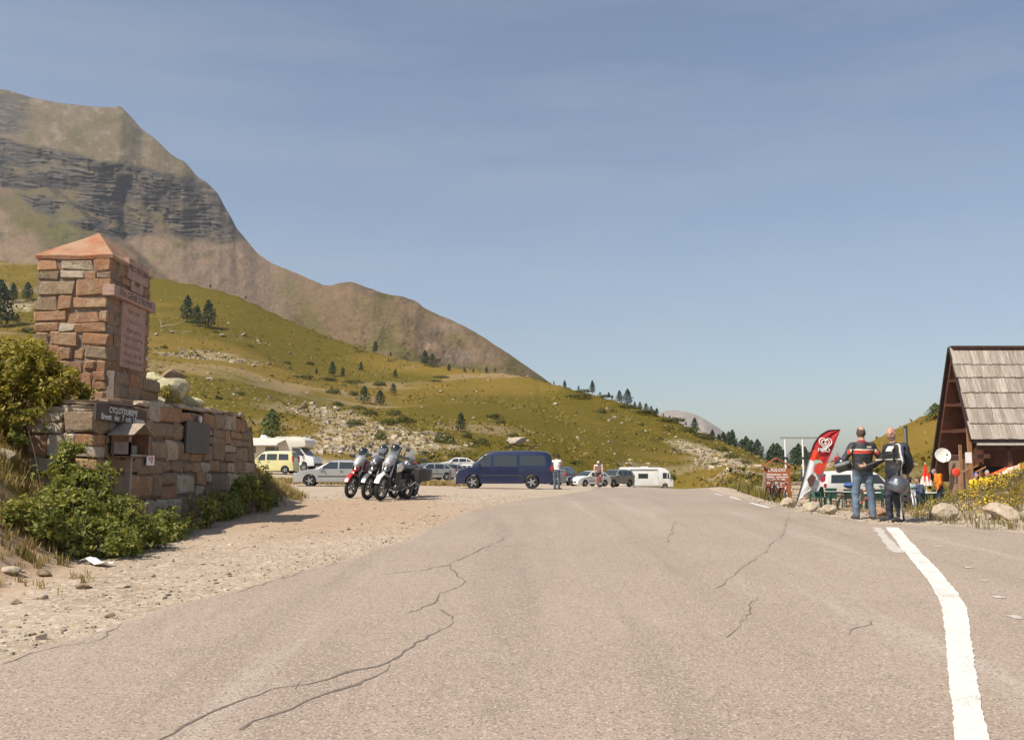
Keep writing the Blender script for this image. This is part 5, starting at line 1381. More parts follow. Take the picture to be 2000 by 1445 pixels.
VAN = dict(cat='van', L=5.0, W=1.82, belt=1.12, roof=1.93, tum=.84, wheels=(1.62, -1.42), r=.345, sill=.27, lampz=.84, tailz=1.03, tailh=.12, mirror=(1.28, 1.24), bump=None,
           top=[(2.5, .66), (2.46, .82), (2.34, .95), (2.0, 1.07), (1.72, 1.17), (1.42, 1.45), (1.12, 1.72), (.88, 1.86), (.4, 1.93), (-1.2, 1.95), (-2.1, 1.90), (-2.34, 1.78), (-2.44, 1.45), (-2.47, 1.1), (-2.5, .7)],
           windows=[[(1.50, 1.15), (.66, 1.15), (.66, 1.72), (1.06, 1.72)], [(.54, 1.16), (-.66, 1.16), (-.66, 1.72), (.54, 1.72)], [(-.80, 1.18), (-2.16, 1.18), (-2.08, 1.70), (-.80, 1.72)]],
           doors=[[(1.25, .52), (.62, .42), (.62, 1.10), (1.42, 1.10)], [(.54, .42), (-.74, .42), (-.74, 1.12), (.54, 1.12)]],
           strips=[[(1.18, .66), (-.98, .66), (-.98, .72), (1.18, .72)]], screens=[('windscreen', 1.66, .98, .96), ('rear_window', -2.36, -2.455, .9)])
HATCH = dict(L=4.25, W=1.72, belt=.90, roof=1.40, tum=.78, wheels=(1.28, -1.26), r=.30, sill=.22, lampz=.66, tailz=.82, mirror=(.62, .97),
             top=[(2.125, .52), (2.09, .64), (1.95, .74), (1.5, .86), (1.0, .94), (.6, 1.16), (.22, 1.34), (-.1, 1.39), (-.7, 1.395), (-1.2, 1.33), (-1.6, 1.14), (-1.86, .98), (-2.05, .93), (-2.1, .80), (-2.125, .55)],
             windows=[[(.78, .93), (-.18, .93), (-.18, 1.29), (.24, 1.29)], [(-.26, .93), (-1.02, .93), (-1.02, 1.27), (-.26, 1.29)], [(-1.10, .94), (-1.58, .96), (-1.42, 1.10), (-1.10, 1.25)]],
             doors=[[(.82, .34), (-.20, .30), (-.20, .89), (.86, .89)], [(-.24, .30), (-1.0, .38), (-1.10, .89), (-.24, .89)]],
             strips=[[(.85, .50), (-.95, .50), (-.95, .56), (.85, .56)]], screens=[('windscreen', .96, .26, .95), ('rear_window', -1.24, -1.80, .9)])
BOXY = dict(HATCH, cat='van', L=4.0, W=1.68, belt=1.02, roof=1.80, tum=.86, wheels=(1.22, -1.35), r=.30, tailz=1.15, tailh=.26, mirror=(.82, 1.10),
            top=[(2.0, .62), (1.96, .78), (1.8, .92), (1.25, 1.08), (1.0, 1.28), (.72, 1.58), (.46, 1.74), (.1, 1.80), (-1.5, 1.80), (-1.8, 1.74), (-1.93, 1.5), (-1.97, 1.0), (-2.0, .6)],
            windows=[[(1.05, 1.07), (.30, 1.07), (.30, 1.58), (.62, 1.58)], [(.18, 1.08), (-.66, 1.08), (-.66, 1.58), (.18, 1.58)], [(-.80, 1.08), (-1.62, 1.08), (-1.58, 1.56), (-.80, 1.58)]],
            doors=[[(.98, .40), (.24, .36), (.24, 1.03), (1.02, 1.03)], [(.18, .36), (-.74, .36), (-.74, 1.03), (.18, 1.03)]], strips=[], screens=[('windscreen', 1.2, .52, .95), ('rear_window', -1.84, -1.95, .9)])
SUV = dict(HATCH, L=4.1, W=1.76, belt=1.05, roof=1.68, tum=.82, wheels=(1.24, -1.24), r=.35, sill=.32, lampz=.82, tailz=1.0, tailh=.15, mirror=(.62, 1.13),
           top=[(2.05, .66), (2.02, .84), (1.88, .96), (1.3, 1.06), (.95, 1.10), (.62, 1.36), (.36, 1.58), (.05, 1.66), (-.9, 1.68), (-1.6, 1.62), (-1.84, 1.46), (-1.98, 1.05), (-2.05, .7)],
           windows=[[(.72, 1.08), (-.14, 1.08), (-.14, 1.54), (.30, 1.54)], [(-.22, 1.08), (-.98, 1.08), (-.98, 1.54), (-.22, 1.54)], [(-1.06, 1.09), (-1.66, 1.10), (-1.54, 1.50), (-1.06, 1.53)]],
           doors=[[(.80, .42), (-.16, .40), (-.16, 1.04), (.82, 1.04)], [(-.2, .40), (-.96, .46), (-1.04, 1.04), (-.2, 1.04)]], strips=[], screens=[('windscreen', .92, .34, .95), ('rear_window', -1.70, -1.94, .9)])
NAVY = paint('dark_navy_paint', (.007, .013, .052)); SILV = paint('silver_paint', (.46, .46, .45), .32, .55); WHT = paint('white_car_paint', (.72, .71, .68), .35)
YEL = paint('pale_yellow_paint', (.66, .60, .28), .35); DKG = paint('dark_grey_paint', (.085, .085, .082), .3, .3); GRYS = paint('grey_silver_paint', (.34, .34, .33), .32, .5)
VAN['bump'] = NAVY; VAN['mirmat'] = NAVY
def put(px, py): p = gp(px, py); return (p.x, p.y, Ts(p.x, p.y) + .0)
def ang(dx, dy): return math.atan2(dy, dx)
car('parked_van', VAN, (at(987, 950, 48.5).x, 48.5, Ts(at(987, 950, 48.5).x, 48.5)), ang(-1, .07), NAVY, 'dark blue passenger van parked side on at the road edge')
HS = dict(HATCH, bump=SILV); car('parked_car', HS, (at(655, 940, 50).x, 50, Ts(at(655, 940, 50).x, 50)), ang(-1, -.10), SILV, 'silver hatchback behind the motorcycles', 'cars in the car park')
car('parked_car', BOXY, (at(532, 900, 75).x, 75, Ts(at(532, 900, 75).x, 75)), ang(-1, .10), YEL, 'pale yellow van type car in front of the left motorhome', 'cars in the car park')
for px, Y, dx, dy, m, lab, sp in [(838, 74, -.95, -.5, SILV, 'silver car, nearest the motorcycles in the row left of the van', dict(HATCH)), (866, 82, -.9, -.55, GRYS, 'grey silver car in the middle of the row left of the van', dict(HATCH)), (903, 86, -.95, -.4, WHT, 'white car just behind the bonnet of the blue van', dict(HATCH)),
                                  (1100, 84, .35, .95, DKG, 'dark grey off-road car behind the rear of the blue van', SUV), (1148, 84, -.75, -.65, WHT, 'white car between the dark car and the cyclist', dict(HATCH)), (1198, 88, -.70, -.72, GRYS, 'silver off-road car right of the cyclist', SUV), (1075, 92, .2, 1, GRYS, 'grey car mostly hidden behind the man at the van', dict(HATCH)),
                                  (890, 99, -.95, -.3, WHT, 'white car at the back of the row left of the van', dict(HATCH))]:
    X = (px - 1000) / FOC * Y * 1.006; car('parked_car', sp, (X, Y, Ts(X, Y)), ang(dx, dy), m, lab, 'cars in the car park')
for px, Y in ((843, 66), (880, 67)):
    X = (px - 1000) / FOC * Y; b = MB().box((0, 0, .45), (.18, .18, .9), taper=.9).build('wooden_post', mat('dark_post_wood', (.10, .075, .055), .9), bevel=.02); b.location = (X, Y, Ts(X, Y)); tag(b, 'short dark wooden post by the grass strip, %s' % ('left one' if px < 860 else 'right one'), 'post', 'posts of the car park')
WV = dict(VAN, L=5.1, roof=1.98); WV['bump'] = DKPLAST; WV['mirmat'] = DKPLAST
X = (1668 - 1000) / FOC * 60; wv = car('parked_van', WV, (X, 60, CAMZ - 60 * 58 / FOC), ang(1, .12), WHT, 'white passenger van parked behind the terrace')
# ---- motorhomes
CAMPW = mat('motorhome_white', (.70, .69, .66), .4, var=.06, scale=2)
CREAM = mat('motorhome_cream', (.66, .61, .52), .4, var=.06, scale=2)
def camper(name, loc, heading, label, kind):
    o = empty(name, loc, 0, label, 'motorhome'); o.rotation_euler = (0, 0, heading); W = 2.2
    def sidepart(nm, x0, x1, z0, z1, m, sd, par=o, t=.02):
        return MB().box(((x0 + x1) / 2, sd * (W / 2 + .006), (z0 + z1) / 2), (abs(x1 - x0), t, z1 - z0)).build(nm, m, par, bevel=.006)
    if kind == 'integral':
        poly = [(-3.3, .45), (-3.3, 2.75), (-3.15, 2.85), (1.8, 2.80), (2.35, 2.66), (2.75, 2.35), (3.05, 1.55), (3.28, 1.22), (3.32, .45), (2.62, .42), (2.58, .80), (2.3, .92), (2.0, .80), (1.95, .42), (-1.45, .40), (-1.5, .8), (-1.8, .92), (-2.1, .8), (-2.15, .42)]
        MB().prism(poly, W).build('body_shell', CAMPW, o, bevel=.05, smooth=True)
        for sd in (1, -1):
            for w in ((-2.95, -2.15, 1.75, 2.25), (-1.0, .2, 1.45, 2.05), (2.0, 2.5, 1.45, 2.15)): sidepart('side_window', *w, GLASS, sd)
            MB().add([(2.58, sd * (W / 2 + .012), 1.45), (2.95, sd * (W / 2 + .012), 1.45), (2.72, sd * (W / 2 + .012), 2.12), (2.58, sd * (W / 2 + .012), 2.12)], [(0, 1, 2, 3)]).build('cab_window', GLASS, o)
            d = sidepart('door', .85, 1.45, .62, 2.45, CAMPW, sd, t=.016); MB().box((1.38, sd * (W / 2 + .02), 1.5), (.05, .03, .12)).build('handle', DKPLAST, d)
            sidepart('skirt_stripe', -3.28, 1.9, .46, .60, mat('grey_skirt', (.30, .30, .30), .5), sd)
            MB().box((2.85, sd * (W / 2 + .16), 1.75), (.12, .14, .42)).build('mirror', CAMPW, o, bevel=.03)
            for x in (2.28, -1.8): wheel_parts(o, (x, sd * (W / 2 - .14), .36), .36, .22, sd, 6)
            MB().ball((3.25, sd * .8, .95), (.07, .16, .1), 8).build('headlight', LAMPCL, o, smooth=True)
        MB().add([(3.09, -.95, 1.54), (3.09, .95, 1.54), (2.80, .88, 2.30), (2.80, -.88, 2.30)], [(0, 1, 2, 3)]).build('windscreen', GLASS, o)
        MB().box((-.2, 0, 2.86), (.9, .6, .10)).build('roof_box', CAMPW, o, bevel=.03)
        MB().tube([(-2.0, W / 2 + .06, 2.62), (1.3, W / 2 + .06, 2.62)], .07, 10).build('awning_roll', CAMPW, o)
        MB().tube([(-2.0, -W / 2 - .06, 2.62), (1.3, -W / 2 - .06, 2.62)], .07, 10).build('awning_roll', CAMPW, o)
        MB().box((3.33, 0, .55), (.1, W * .9, .22)).build('bumper', mat('grey_skirt', (.3, .3, .3), .5), o, bevel=.03)
    else:
        poly = [(-3.4, .55), (-3.4, 2.85), (-3.3, 2.92), (.9, 2.92), (1.3, 3.02), (2.1, 2.98), (2.55, 2.72), (2.62, 2.35), (2.50, 2.12), (1.35, 2.08), (1.30, .55)]
        MB().prism(poly, W).build('body_shell', CREAM, o, bevel=.06, smooth=True)
        cab = [(1.28, .45), (1.28, 2.09), (2.05, 2.09), (2.55, 1.42), (3.2, 1.22), (3.35, 1.0), (3.4, .5), (2.75, .45), (2.7, .75), (2.42, .88), (2.14, .75), (2.1, .45)]
        MB().prism(cab, W * .88).build('cab', CAMPW, o, bevel=.06, smooth=True)
        for sd in (1, -1):
            y = sd * (W * .44 + .012)
            MB().add([(1.42, y, 1.38), (2.42, y, 1.38), (2.02, y, 2.0), (1.42, y, 2.0)], [(0, 1, 2, 3)]).build('cab_window', GLASS, o)
            d = MB().box((1.80, sd * W * .441, .95), (.9, .012, .78)).build('door', CAMPW, o); MB().box((1.46, sd * (W * .44 + .02), 1.18), (.14, .02, .04)).build('handle', DKPLAST, d)
            for w in ((-2.9, -2.0, 1.6, 2.2), (-1.1, .1, 1.55, 2.15)): sidepart('side_window', *w, GLASS, sd)
            sidepart('door', .35, .95, .7, 2.4, CREAM, sd, t=.016)
            MB().box((2.25, sd * (W * .44 + .16), 1.55), (.12, .16, .36)).build('mirror', DKPLAST, o, bevel=.03)
            for x in (2.42, -2.0): wheel_parts(o, (x, sd * (W / 2 - .22), .34), .34, .2, sd, 6)
            MB().ball((3.3, sd * .75, .92), (.1, .18, .1), 8).build('headlight', LAMPCL, o, smooth=True)
        MB().add([(2.575, -.85, 1.46), (2.575, .85, 1.46), (2.12, .80, 2.06), (2.12, -.80, 2.06)], [(0, 1, 2, 3)]).build('windscreen', GLASS, o)
        MB().box((3.38, 0, .58), (.12, W * .84, .26)).build('bumper', DKPLAST, o, bevel=.03)
        # awning rolled out on the camera side
        sl = -1
        MB().add([(-3.3, sl * W / 2, 2.78), (.75, sl * W / 2, 2.78), (.75, sl * (W / 2 + 1.7), 2.38), (-3.3, sl * (W / 2 + 1.7), 2.38), (-3.3, sl * W / 2, 2.75), (.75, sl * W / 2, 2.75), (.75, sl * (W / 2 + 1.7), 2.35), (-3.3, sl * (W / 2 + 1.7), 2.35)],
                 [(0, 1, 2, 3), (7, 6, 5, 4), (0, 3, 7, 4), (1, 5, 6, 2), (3, 2, 6, 7), (0, 4, 5, 1)]).build('awning_cloth', mat('pinkish_awning', (.60, .47, .40), .8, var=.06), o)
        MB().box((-1.28, sl * (W / 2 + 1.72), 2.32), (4.1, .05, .16)).build('awning_bar', CAMPW, o)
        for x in (-3.2, .65): MB().tube([(x, sl * (W / 2 + 1.7), 2.3), (x, sl * (W / 2 + 1.7), .02)], .02, 6).build('awning_leg', CHROME, o)
        for x, a in ((-1.5, .5), (-.1, .3), (.5, .2)):
            MB().box((x, -.3, 3.02), (.7, .6, .06), M=Matrix.Translation((0, 0, 0))).build('roof_hatch', CAMPW, o, bevel=.02)
        MB().add([(-1.9, -.6, 2.95), (-1.3, -.6, 2.95), (-1.75, -.6, 3.25), (-1.9, .2, 2.95), (-1.3, .2, 2.95), (-1.75, .2, 3.25)], [(0, 1, 2), (5, 4, 3), (0, 3, 4, 1), (1, 4, 5, 2), (2, 5, 3, 0)]).build('raised_hatch', CAMPW, o)
    return o
X = (556 - 1000) / FOC * 82 * 1.006; camper('motorhome', (X, 82, Ts(X, 82)), ang(1, -.18), 'cream motorhome with rolled out awning at the left of the car park', 'alcove')
X = (1260 - 1000) / FOC * 116; camper('motorhome', (X, 116, Ts(X, 116)), ang(1, -.10), 'white motorhome parked below the slope in the distance', 'integral')

# ---- motorcycles
BLK = mat('gloss_black', (.018, .018, .019), .25, var=.1, coat=.5)
ENG = mat('engine_grey', (.13, .13, .13), .45, .6, var=.3, scale=20)
RIMD = mat('dull_rim_metal', (.26, .26, .25), .6, .5, var=.1)
VISOR = mat('smoky_screen', (.25, .27, .28), .08, alpha=.45, spec=.8)
def moto(loc, heading, label, c1, c2, seatc, scr=True, panniers=True, lean=rad(-9), white_fender=False, nose=None):
    o = empty('motorcycle', loc, 0, label, 'motorcycle', 'motorcycles at the gravel edge'); o.rotation_euler = (lean, 0, heading)
    rf, rr = .335, .325; xf, xr = .78, -.76
    def wheel(x, r, w, disc):
        h = empty('wheel', (x, 0, r), 0, parent=o); h.rotation_euler = (PI / 2, 0, 0)
        MB().lathe([(r - .09, -w * .35), (r - .05, -w / 2), (r - .012, -w * .34), (r, 0), (r - .012, w * .34), (r - .05, w / 2), (r - .09, w * .35), (r - .09, -w * .35)], 30).build('tyre', RUBBER, h, smooth=True)
        MB().lathe([(r - .088, -w * .32), (r - .088, w * .32), (r - .115, w * .2), (r - .115, -w * .2), (r - .088, -w * .32)], 30).build('rim', RIMD, h, smooth=True)
        m = MB()
        for k in range(14):
            a = 2 * PI * k / 14; m.bar((0.03 * math.cos(a), .03 * math.sin(a), (-1) ** k * .04), ((r - .11) * math.cos(a + .25), (r - .11) * math.sin(a + .25), 0), .007)
        m.tube([(0, 0, -.06), (0, 0, .06)], .035, 10); m.build('spokes', RIMD, h)
        for sd in disc: MB().lathe([(.07, sd * .07), (.145, sd * .07), (.145, sd * .076), (.07, sd * .076), (.07, sd * .07)], 22).build('brake_disc', RIMD, h, smooth=True)
    wheel(xf, rf, .11, (-1, 1)); wheel(xr, rr, .15, (1,))
    for sd in (-1, 1):
        f = MB().tube([(xf, sd * .105, rf), (xf - .14, sd * .105, .62)], .034, 10).build('fork_leg', DKPLAST, o); MB().tube([(xf - .14, sd * .105, .62), (xf - .32, sd * .10, 1.0)], .024, 10).build('stanchion', CHROME, f)
    n = 10; fen = MB(); P = []
    for i in range(n + 1):
        a = rad(20) + rad(125) * i / n
        for y, dr in ((-.075, 0), (-.05, .02), (.05, .02), (.075, 0)): P.append((xf + math.cos(a) * (rf + .035 + dr), y, rf + math.sin(a) * (rf + .035 + dr)))
    fen.add(P, [(i * 4 + k, (i + 1) * 4 + k, (i + 1) * 4 + k + 1, i * 4 + k + 1) for i in range(n) for k in range(3)]); fen.build('front_fender', c2 if white_fender else c1, o, smooth=True)
    # frame, engine, exhaust
    fr = MB(); fr.tube([(xf - .33, 0, .95), (.1, 0, .80), (-.35, 0, .78), (-.78, 0, .86)], .03, 8); fr.tube([(xf - .33, 0, .88), (.28, 0, .38), (-.25, 0, .34), (-.30, 0, .78)], .025, 8); fr.build('frame', DKPLAST, o)
    e = MB(); e.box((.02, 0, .46), (.46, .30, .26)); e.box((-.12, 0, .40), (.26, .36, .2)); e.build('engine', ENG, o, bevel=.03)
    cy = MB()
    for k in range(6): cy.box((.12 + .012 * k, 0, .60 + .03 * k), (.2, .24, .016))
    cy.build('cylinder_fins', ENG, o)
    for sd in (-1, 1): MB().tube([(-.30, sd * .09, .45), (xr, sd * .095, rr)], .026, 8).build('swingarm', DKPLAST, o)
    MB().tube([(.22, .12, .58), (.34, .14, .36), (0, .17, .28), (-.40, .19, .40)], .025, 8).build('exhaust_pipe', CHROME, o)
    MB().tube([(-.40, .20, .42), (-.90, .22, .66)], [.045, .06], 12).build('silencer', CHROME, o)
    MB().box((.10, 0, .27), (.42, .22, .03)).build('skid_plate', CHROME, o, bevel=.01)
    # tank
    t = MB(); Q = []; st = [(.40, .10, .80, .90), (.34, .17, .80, 1.03), (.20, .20, .78, 1.10), (.02, .19, .78, 1.07), (-.14, .13, .78, .96), (-.18, .09, .79, .90)]
    for x, w, z0, z1 in st:
        for k in range(12):
            a = 2 * PI * k / 12; Q.append((x, w * math.copysign(abs(math.cos(a)) ** .7, math.cos(a)), (z0 + z1) / 2 + (z1 - z0) / 2 * math.copysign(abs(math.sin(a)) ** .8, math.sin(a))))
    t.add(Q, [(i * 12 + k, i * 12 + (k + 1) % 12, (i + 1) * 12 + (k + 1) % 12, (i + 1) * 12 + k) for i in range(5) for k in range(12)] + [tuple(range(12)), tuple(60 + k for k in range(12))[::-1]])
    t.build('tank', c1, o, smooth=True)
    for sd in (-1, 1): MB().prism([(.50, .78), (.50, .98), (.30, 1.04), (.14, .90), (.26, .80)], .03, Matrix.Translation((0, sd * .215, 0))).build('side_fairing', c2, o, bevel=.01)
    for sd in (-1, 1): MB().prism([(.46, .42), (.48, .78), (.24, .80), (.16, .46)], .05, Matrix.Translation((0, sd * .17, 0))).build('radiator_cowl', DKPLAST, o, bevel=.012)
    MB().box((-.42, 0, .62), (.34, .24, .26)).build('side_cover', DKPLAST, o, bevel=.04)
    # seat and tail
    s = MB(); s.add([(-.14, -.13, .90), (-.14, .13, .90), (-.50, .16, .86), (-.50, -.16, .86), (-.98, .12, .95), (-.98, -.12, .95), (-.14, -.10, .80), (-.14, .10, .80), (-.50, .12, .76), (-.50, -.12, .76), (-.98, .09, .86), (-.98, -.09, .86)],
                    [(0, 1, 2, 3), (3, 2, 4, 5), (7, 6, 9, 8), (8, 9, 11, 10), (1, 0, 6, 7), (4, 10, 11, 5), (0, 3, 9, 6), (3, 5, 11, 9), (2, 1, 7, 8), (4, 2, 8, 10)]); s.build('seat', seatc, o, bevel=.03, smooth=True)
    MB().prism([(-.55, .80), (-1.10, .92), (-1.12, .86), (-.6, .68)], .18).build('tail_unit', c1, o, bevel=.015)
    MB().box((-1.12, 0, .86), (.05, .12, .07)).build('tail_light', TAILRED, o, bevel=.01)
    MB().prism([(-1.0, .82), (-1.22, .55), (-1.25, .52), (-1.06, .84)], .16).build('rear_fender', DKPLAST, o)
    # nose: fairing, headlight, screen
    fz = MB(); Q = []
    for x, w, z0, z1 in ((.75, .03, .90, .97), (.71, .085, .87, 1.08), (.62, .135, .88, 1.17), (.50, .15, .92, 1.24), (.40, .11, .96, 1.24)):
        for k in range(12):
            a = 2 * PI * k / 12; Q.append((x, w * math.cos(a), (z0 + z1) / 2 + (z1 - z0) / 2 * math.sin(a)))
    fz.add(Q, [(i * 12 + k, i * 12 + (k + 1) % 12, (i + 1) * 12 + (k + 1) % 12, (i + 1) * 12 + k) for i in range(4) for k in range(12)] + [tuple(range(12)), tuple(48 + k for k in range(12))[::-1]])
    fz.build('nose_fairing', nose or c2, o, smooth=True)
    for sd in (-1, 1): MB().ball((.69, sd * .045, .99), (.045, .05, .05), 10).build('headlight', LAMPCL, o, smooth=True)
    MB().prism([(.86, .74), (.80, .80), (.44, .86), (.46, .80)], .12).build('beak', c1, o, bevel=.015)
    if scr:
        P = []
        for i in range(5):
            for j in range(7):
                y = -.17 + .34 * j / 6; tt = i / 4; P.append((.62 - .26 * tt - 2.2 * y * y * (1 - .3 * tt), y * (1 - .25 * tt), 1.14 + .27 * tt))
        MB().add(P, [(i * 7 + j, (i + 1) * 7 + j, (i + 1) * 7 + j + 1, i * 7 + j + 1) for i in range(4) for j in range(6)]).build('windscreen', VISOR, o, smooth=True)
    hb = MB().tube([(.30, .40, 1.16), (.40, .24, 1.17), (.44, .08, 1.10), (.44, -.08, 1.10), (.40, -.24, 1.17), (.30, -.40, 1.16)], .012, 8).build('handlebar', DKPLAST, o)
    for sd in (-1, 1):
        MB().tube([(.29, sd * .42, 1.16), (.345, sd * .32, 1.165)], .02, 8).build('grip', RUBBER, hb)
        MB().box((.40, sd * .36, 1.17), (.03, .17, .09)).build('hand_guard', DKPLAST, hb, bevel=.012)
        mm = MB(); mm.tube([(.38, sd * .27, 1.17), (.36, sd * .34, 1.36)], .007, 6); mm.ball((.36, sd * .37, 1.40), (.025, .075, .05), 8); mm.build('mirror', DKPLAST, hb, smooth=True)
        MB().bar((-.05, sd * .15, .36), (-.05, sd * .26, .36), .03).build('foot_peg', DKPLAST, o)
        if panniers: MB().box((-.72, sd * .31, .72), (.46, .20, .36)).build('pannier', SEATB, o, bevel=.03)
    st_ = MB().tube([(-.05, .12, .30), (-.18, .34, .07 + .0)], .012, 6).build('side_stand', DKPLAST, o)
    MB().box((-.45, 0, 1.0), (.001, .001, .001)) if False else None
    return o
SILB = paint('silver_plastic', (.50, .50, .49), .35, .3); REDP = paint('red_plastic', (.42, .02, .022), .35); WHB = paint('white_plastic', (.68, .67, .65), .35); GRB = paint('graphite_plastic', (.12, .12, .125), .35, .2)
GRYN = paint('pale_grey_plastic', (.36, .36, .36), .35, .2)
SEATB = mat('black_vinyl', (.025, .024, .023), .6, var=.2)
md = Vector((-.34, -.94, 0)).normalized(); mh = ang(md.x, md.y)
_mot = []
for px, py, lab, c1, c2, kw in [(683, 972, 'red motorcycle with silver nose, leftmost of the parked row', REDP, GRB, {'nose': SILB}), (716, 976, 'black and silver motorcycle with tall windscreen, second from the left', GRB, GRB, {'panniers': 0, 'nose': GRB}),
                                (742, 978, 'white and black motorcycle in front, with white front fender', GRB, WHB, {'white_fender': True, 'nose': GRYN, 'scr': True}), (772, 971, 'red and white motorcycle with black panniers, rightmost of the row', REDP, GRB, {'panniers': 1})]:
    f = gp(px, py); c = f - md * .78; c.z = Ts(c.x, c.y); o = moto(c, mh + (.0 if px != 772 else .22), lab, c1, c2, SEATB, **kw); _mot.append(o)
bpy.context.view_layer.update()
def helmet(name, loc, heading, c, label, vis=None, s=1.0, tilt=0.0, band=None):
    o = empty(name, loc, 0, label, 'helmet'); o.rotation_euler = (0, tilt, heading); o.scale = (s, s, s)
    prof = [(0.0, .135), (.05, .130), (.09, .108), (.118, .07), (.128, .02), (.125, -.03), (.118, -.07), (.112, -.105), (.10, -.12), (.085, -.118), (.095, -.06)]
    MB().lathe(prof, 22, Matrix.Translation((0, 0, .12)) @ Matrix.Diagonal((1.15, .95, 1, 1))).build('shell', c, o, smooth=True)
    P = []
    for i in range(4):
        for j in range(9):
            a = rad(-72) + rad(144) * j / 8; z = .115 + .075 * i / 3 - .02; rr = .1325 * (1 - .10 * (i / 3) ** 2)
            P.append((math.cos(a) * rr * 1.15, math.sin(a) * rr * .96, z))
    MB().add(P, [(i * 9 + j, i * 9 + j + 1, (i + 1) * 9 + j + 1, (i + 1) * 9 + j) for i in range(3) for j in range(8)]).build('visor', vis or GLASS, o, smooth=True)
    MB().prism([(.06, .005), (.145, .02), (.15, .06), (.09, .06)], .15).build('chin_bar', c, o, bevel=.015, smooth=True)
    if band: MB().lathe([(.129, .05), (.133, .03), (.1335, .0), (.128, -.01)], 22, Matrix.Translation((0, 0, .12)) @ Matrix.Diagonal((1.15, .95, 1, 1))).build('stripe', band, o, smooth=True)
    return o
for k, (mi, lx, lz, lab) in enumerate([(0, .36, 1.20, 'round black helmet resting on the red motorcycle'), (1, .22, 1.24, 'dark helmet perched on the second motorcycle behind its screen'), (2, .30, 1.24, 'glossy black helmet on top of the white fendered motorcycle')]):
    w = _mot[mi].matrix_world @ Vector((lx, 0, lz)); helmet('motorcycle_helmet', w - Vector((0, 0, .03)), mh + .3 * (k - 1), BLK, lab, s=1.12)

# ================================================================== terrace and chalet side
def onG(px, Y): x = (px - 1000) / FOC * Y; return Vector((x, Y, Ts(x, Y)))
SIGNB = mat('orange_brown_board', (.34, .095, .035), .7, var=.2, scale=8, bmp=.2)
# ---- restaurant sign
SY = 42.0
p = onG(1514, SY); sg = empty('restaurant_sign', p, -.12, 'orange brown wooden sign board with white lettering and small gable roof', 'sign')
k = SY / FOC
w = 23 * k; zt = at(1514, 914, SY).z - p.z; zb = at(1514, 950, SY).z - p.z
zb = at(1514, 962, SY).z - p.z
MB().box((0, 0, (zt + zb) / 2), (2 * w, .05, zt - zb)).build('board', SIGNB, sg, bevel=.006)
for sx in (-1, 1): MB().box((sx * w, .0, (zt + .05) / 2 - .08), (.10, .10, zt + .22)).build('post', SIGNB, sg, bevel=.01)
za = at(1514, 894, SY).z - p.z
for sx in (-1, 1): MB().bar((sx * (w + .10), 0, zt + .06), (0, 0, za), .30, .05, up=(0, 0, 1)).build('roof_board', SIGNB, sg)
WL = mat('white_sign_lettering', (.74, .72, .68), .6, var=.05)
TF = lambda x, y, z: Matrix(((1, 0, 0, x), (0, 0, -1, y), (0, 1, 0, z), (0, 0, 0, 1)))       # text on a face towards -y
for s, sz, f in (("L'IGLOO", .21, .92), ('RESTAURANT BAR', .105, .735), ('CREPERIE SANDWICHES', .093, .63), ('GLACES AU MIEL', .09, .535), ('SOUVENIRS REGION', .098, .395), ('PRODUITS', .085, .305), ('DU TERROIR', .075, .225)):
    words = s.split(' '); tot = len(s); x = -tot / 2 * sz * .62
    for wd in words:
        cxm = x + len(wd) / 2 * sz * .62
        text_obj('lettering', wd, WL, sz, sg, TF(cxm, -.0285, zb + (zt - zb) * f), extrude=.003, bold=.004, spacing=.98); x += (len(wd) + 1) * sz * .62
# rough post and kerb block at the left of the sign
p = onG(1489, 40.5); st = empty('wooden_prop', p, 0, 'weathered slanting timber prop left of the restaurant sign', 'post')
MB().bar((-.12, 0, -.05), (.06, 0, 1.15), .12, .12).build('timber', mat('weathered_timber', (.26, .20, .14), .9, var=.3, bmp=.3), st, bevel=.015)
MB().box((-.16, 0, .08), (.42, .30, .18)).build('foot_block', mat('dark_block', (.12, .09, .075), .9), st, bevel=.03)
# ---- goal shaped pole frame
FY = 55.0; wm = mat('white_painted_pole', (.72, .71, .68), .5, var=.08)
a, b, c = onG(1532, FY), onG(1566, FY), onG(1598, FY)
fr = empty('pole_frame', a, 0, 'white pole frame with a long dark crossbar behind the flag', 'pole frame'); zt = at(1532, 856, FY).z
for q in (a, b, c):
    q0 = Vector((q.x - a.x, 0, q.z - a.z))
    MB().tube([q0, (q0.x, 0, zt - a.z)], .055, 8).build('pole', wm, fr)
    MB().tube([(q0.x, 0, at(1532, 897, FY).z - a.z), (q0.x, 0, at(1532, 892, FY).z - a.z)], .06, 8).build('band', DKPLAST, fr)
MB().bar((at(1524, 855, FY).x - a.x, 0, zt - a.z + .03), (at(1606, 857, FY).x - a.x, 0, zt - a.z + .03), .10, .10).build('crossbar', mat('grey_crossbar', (.28, .27, .25), .6), fr)
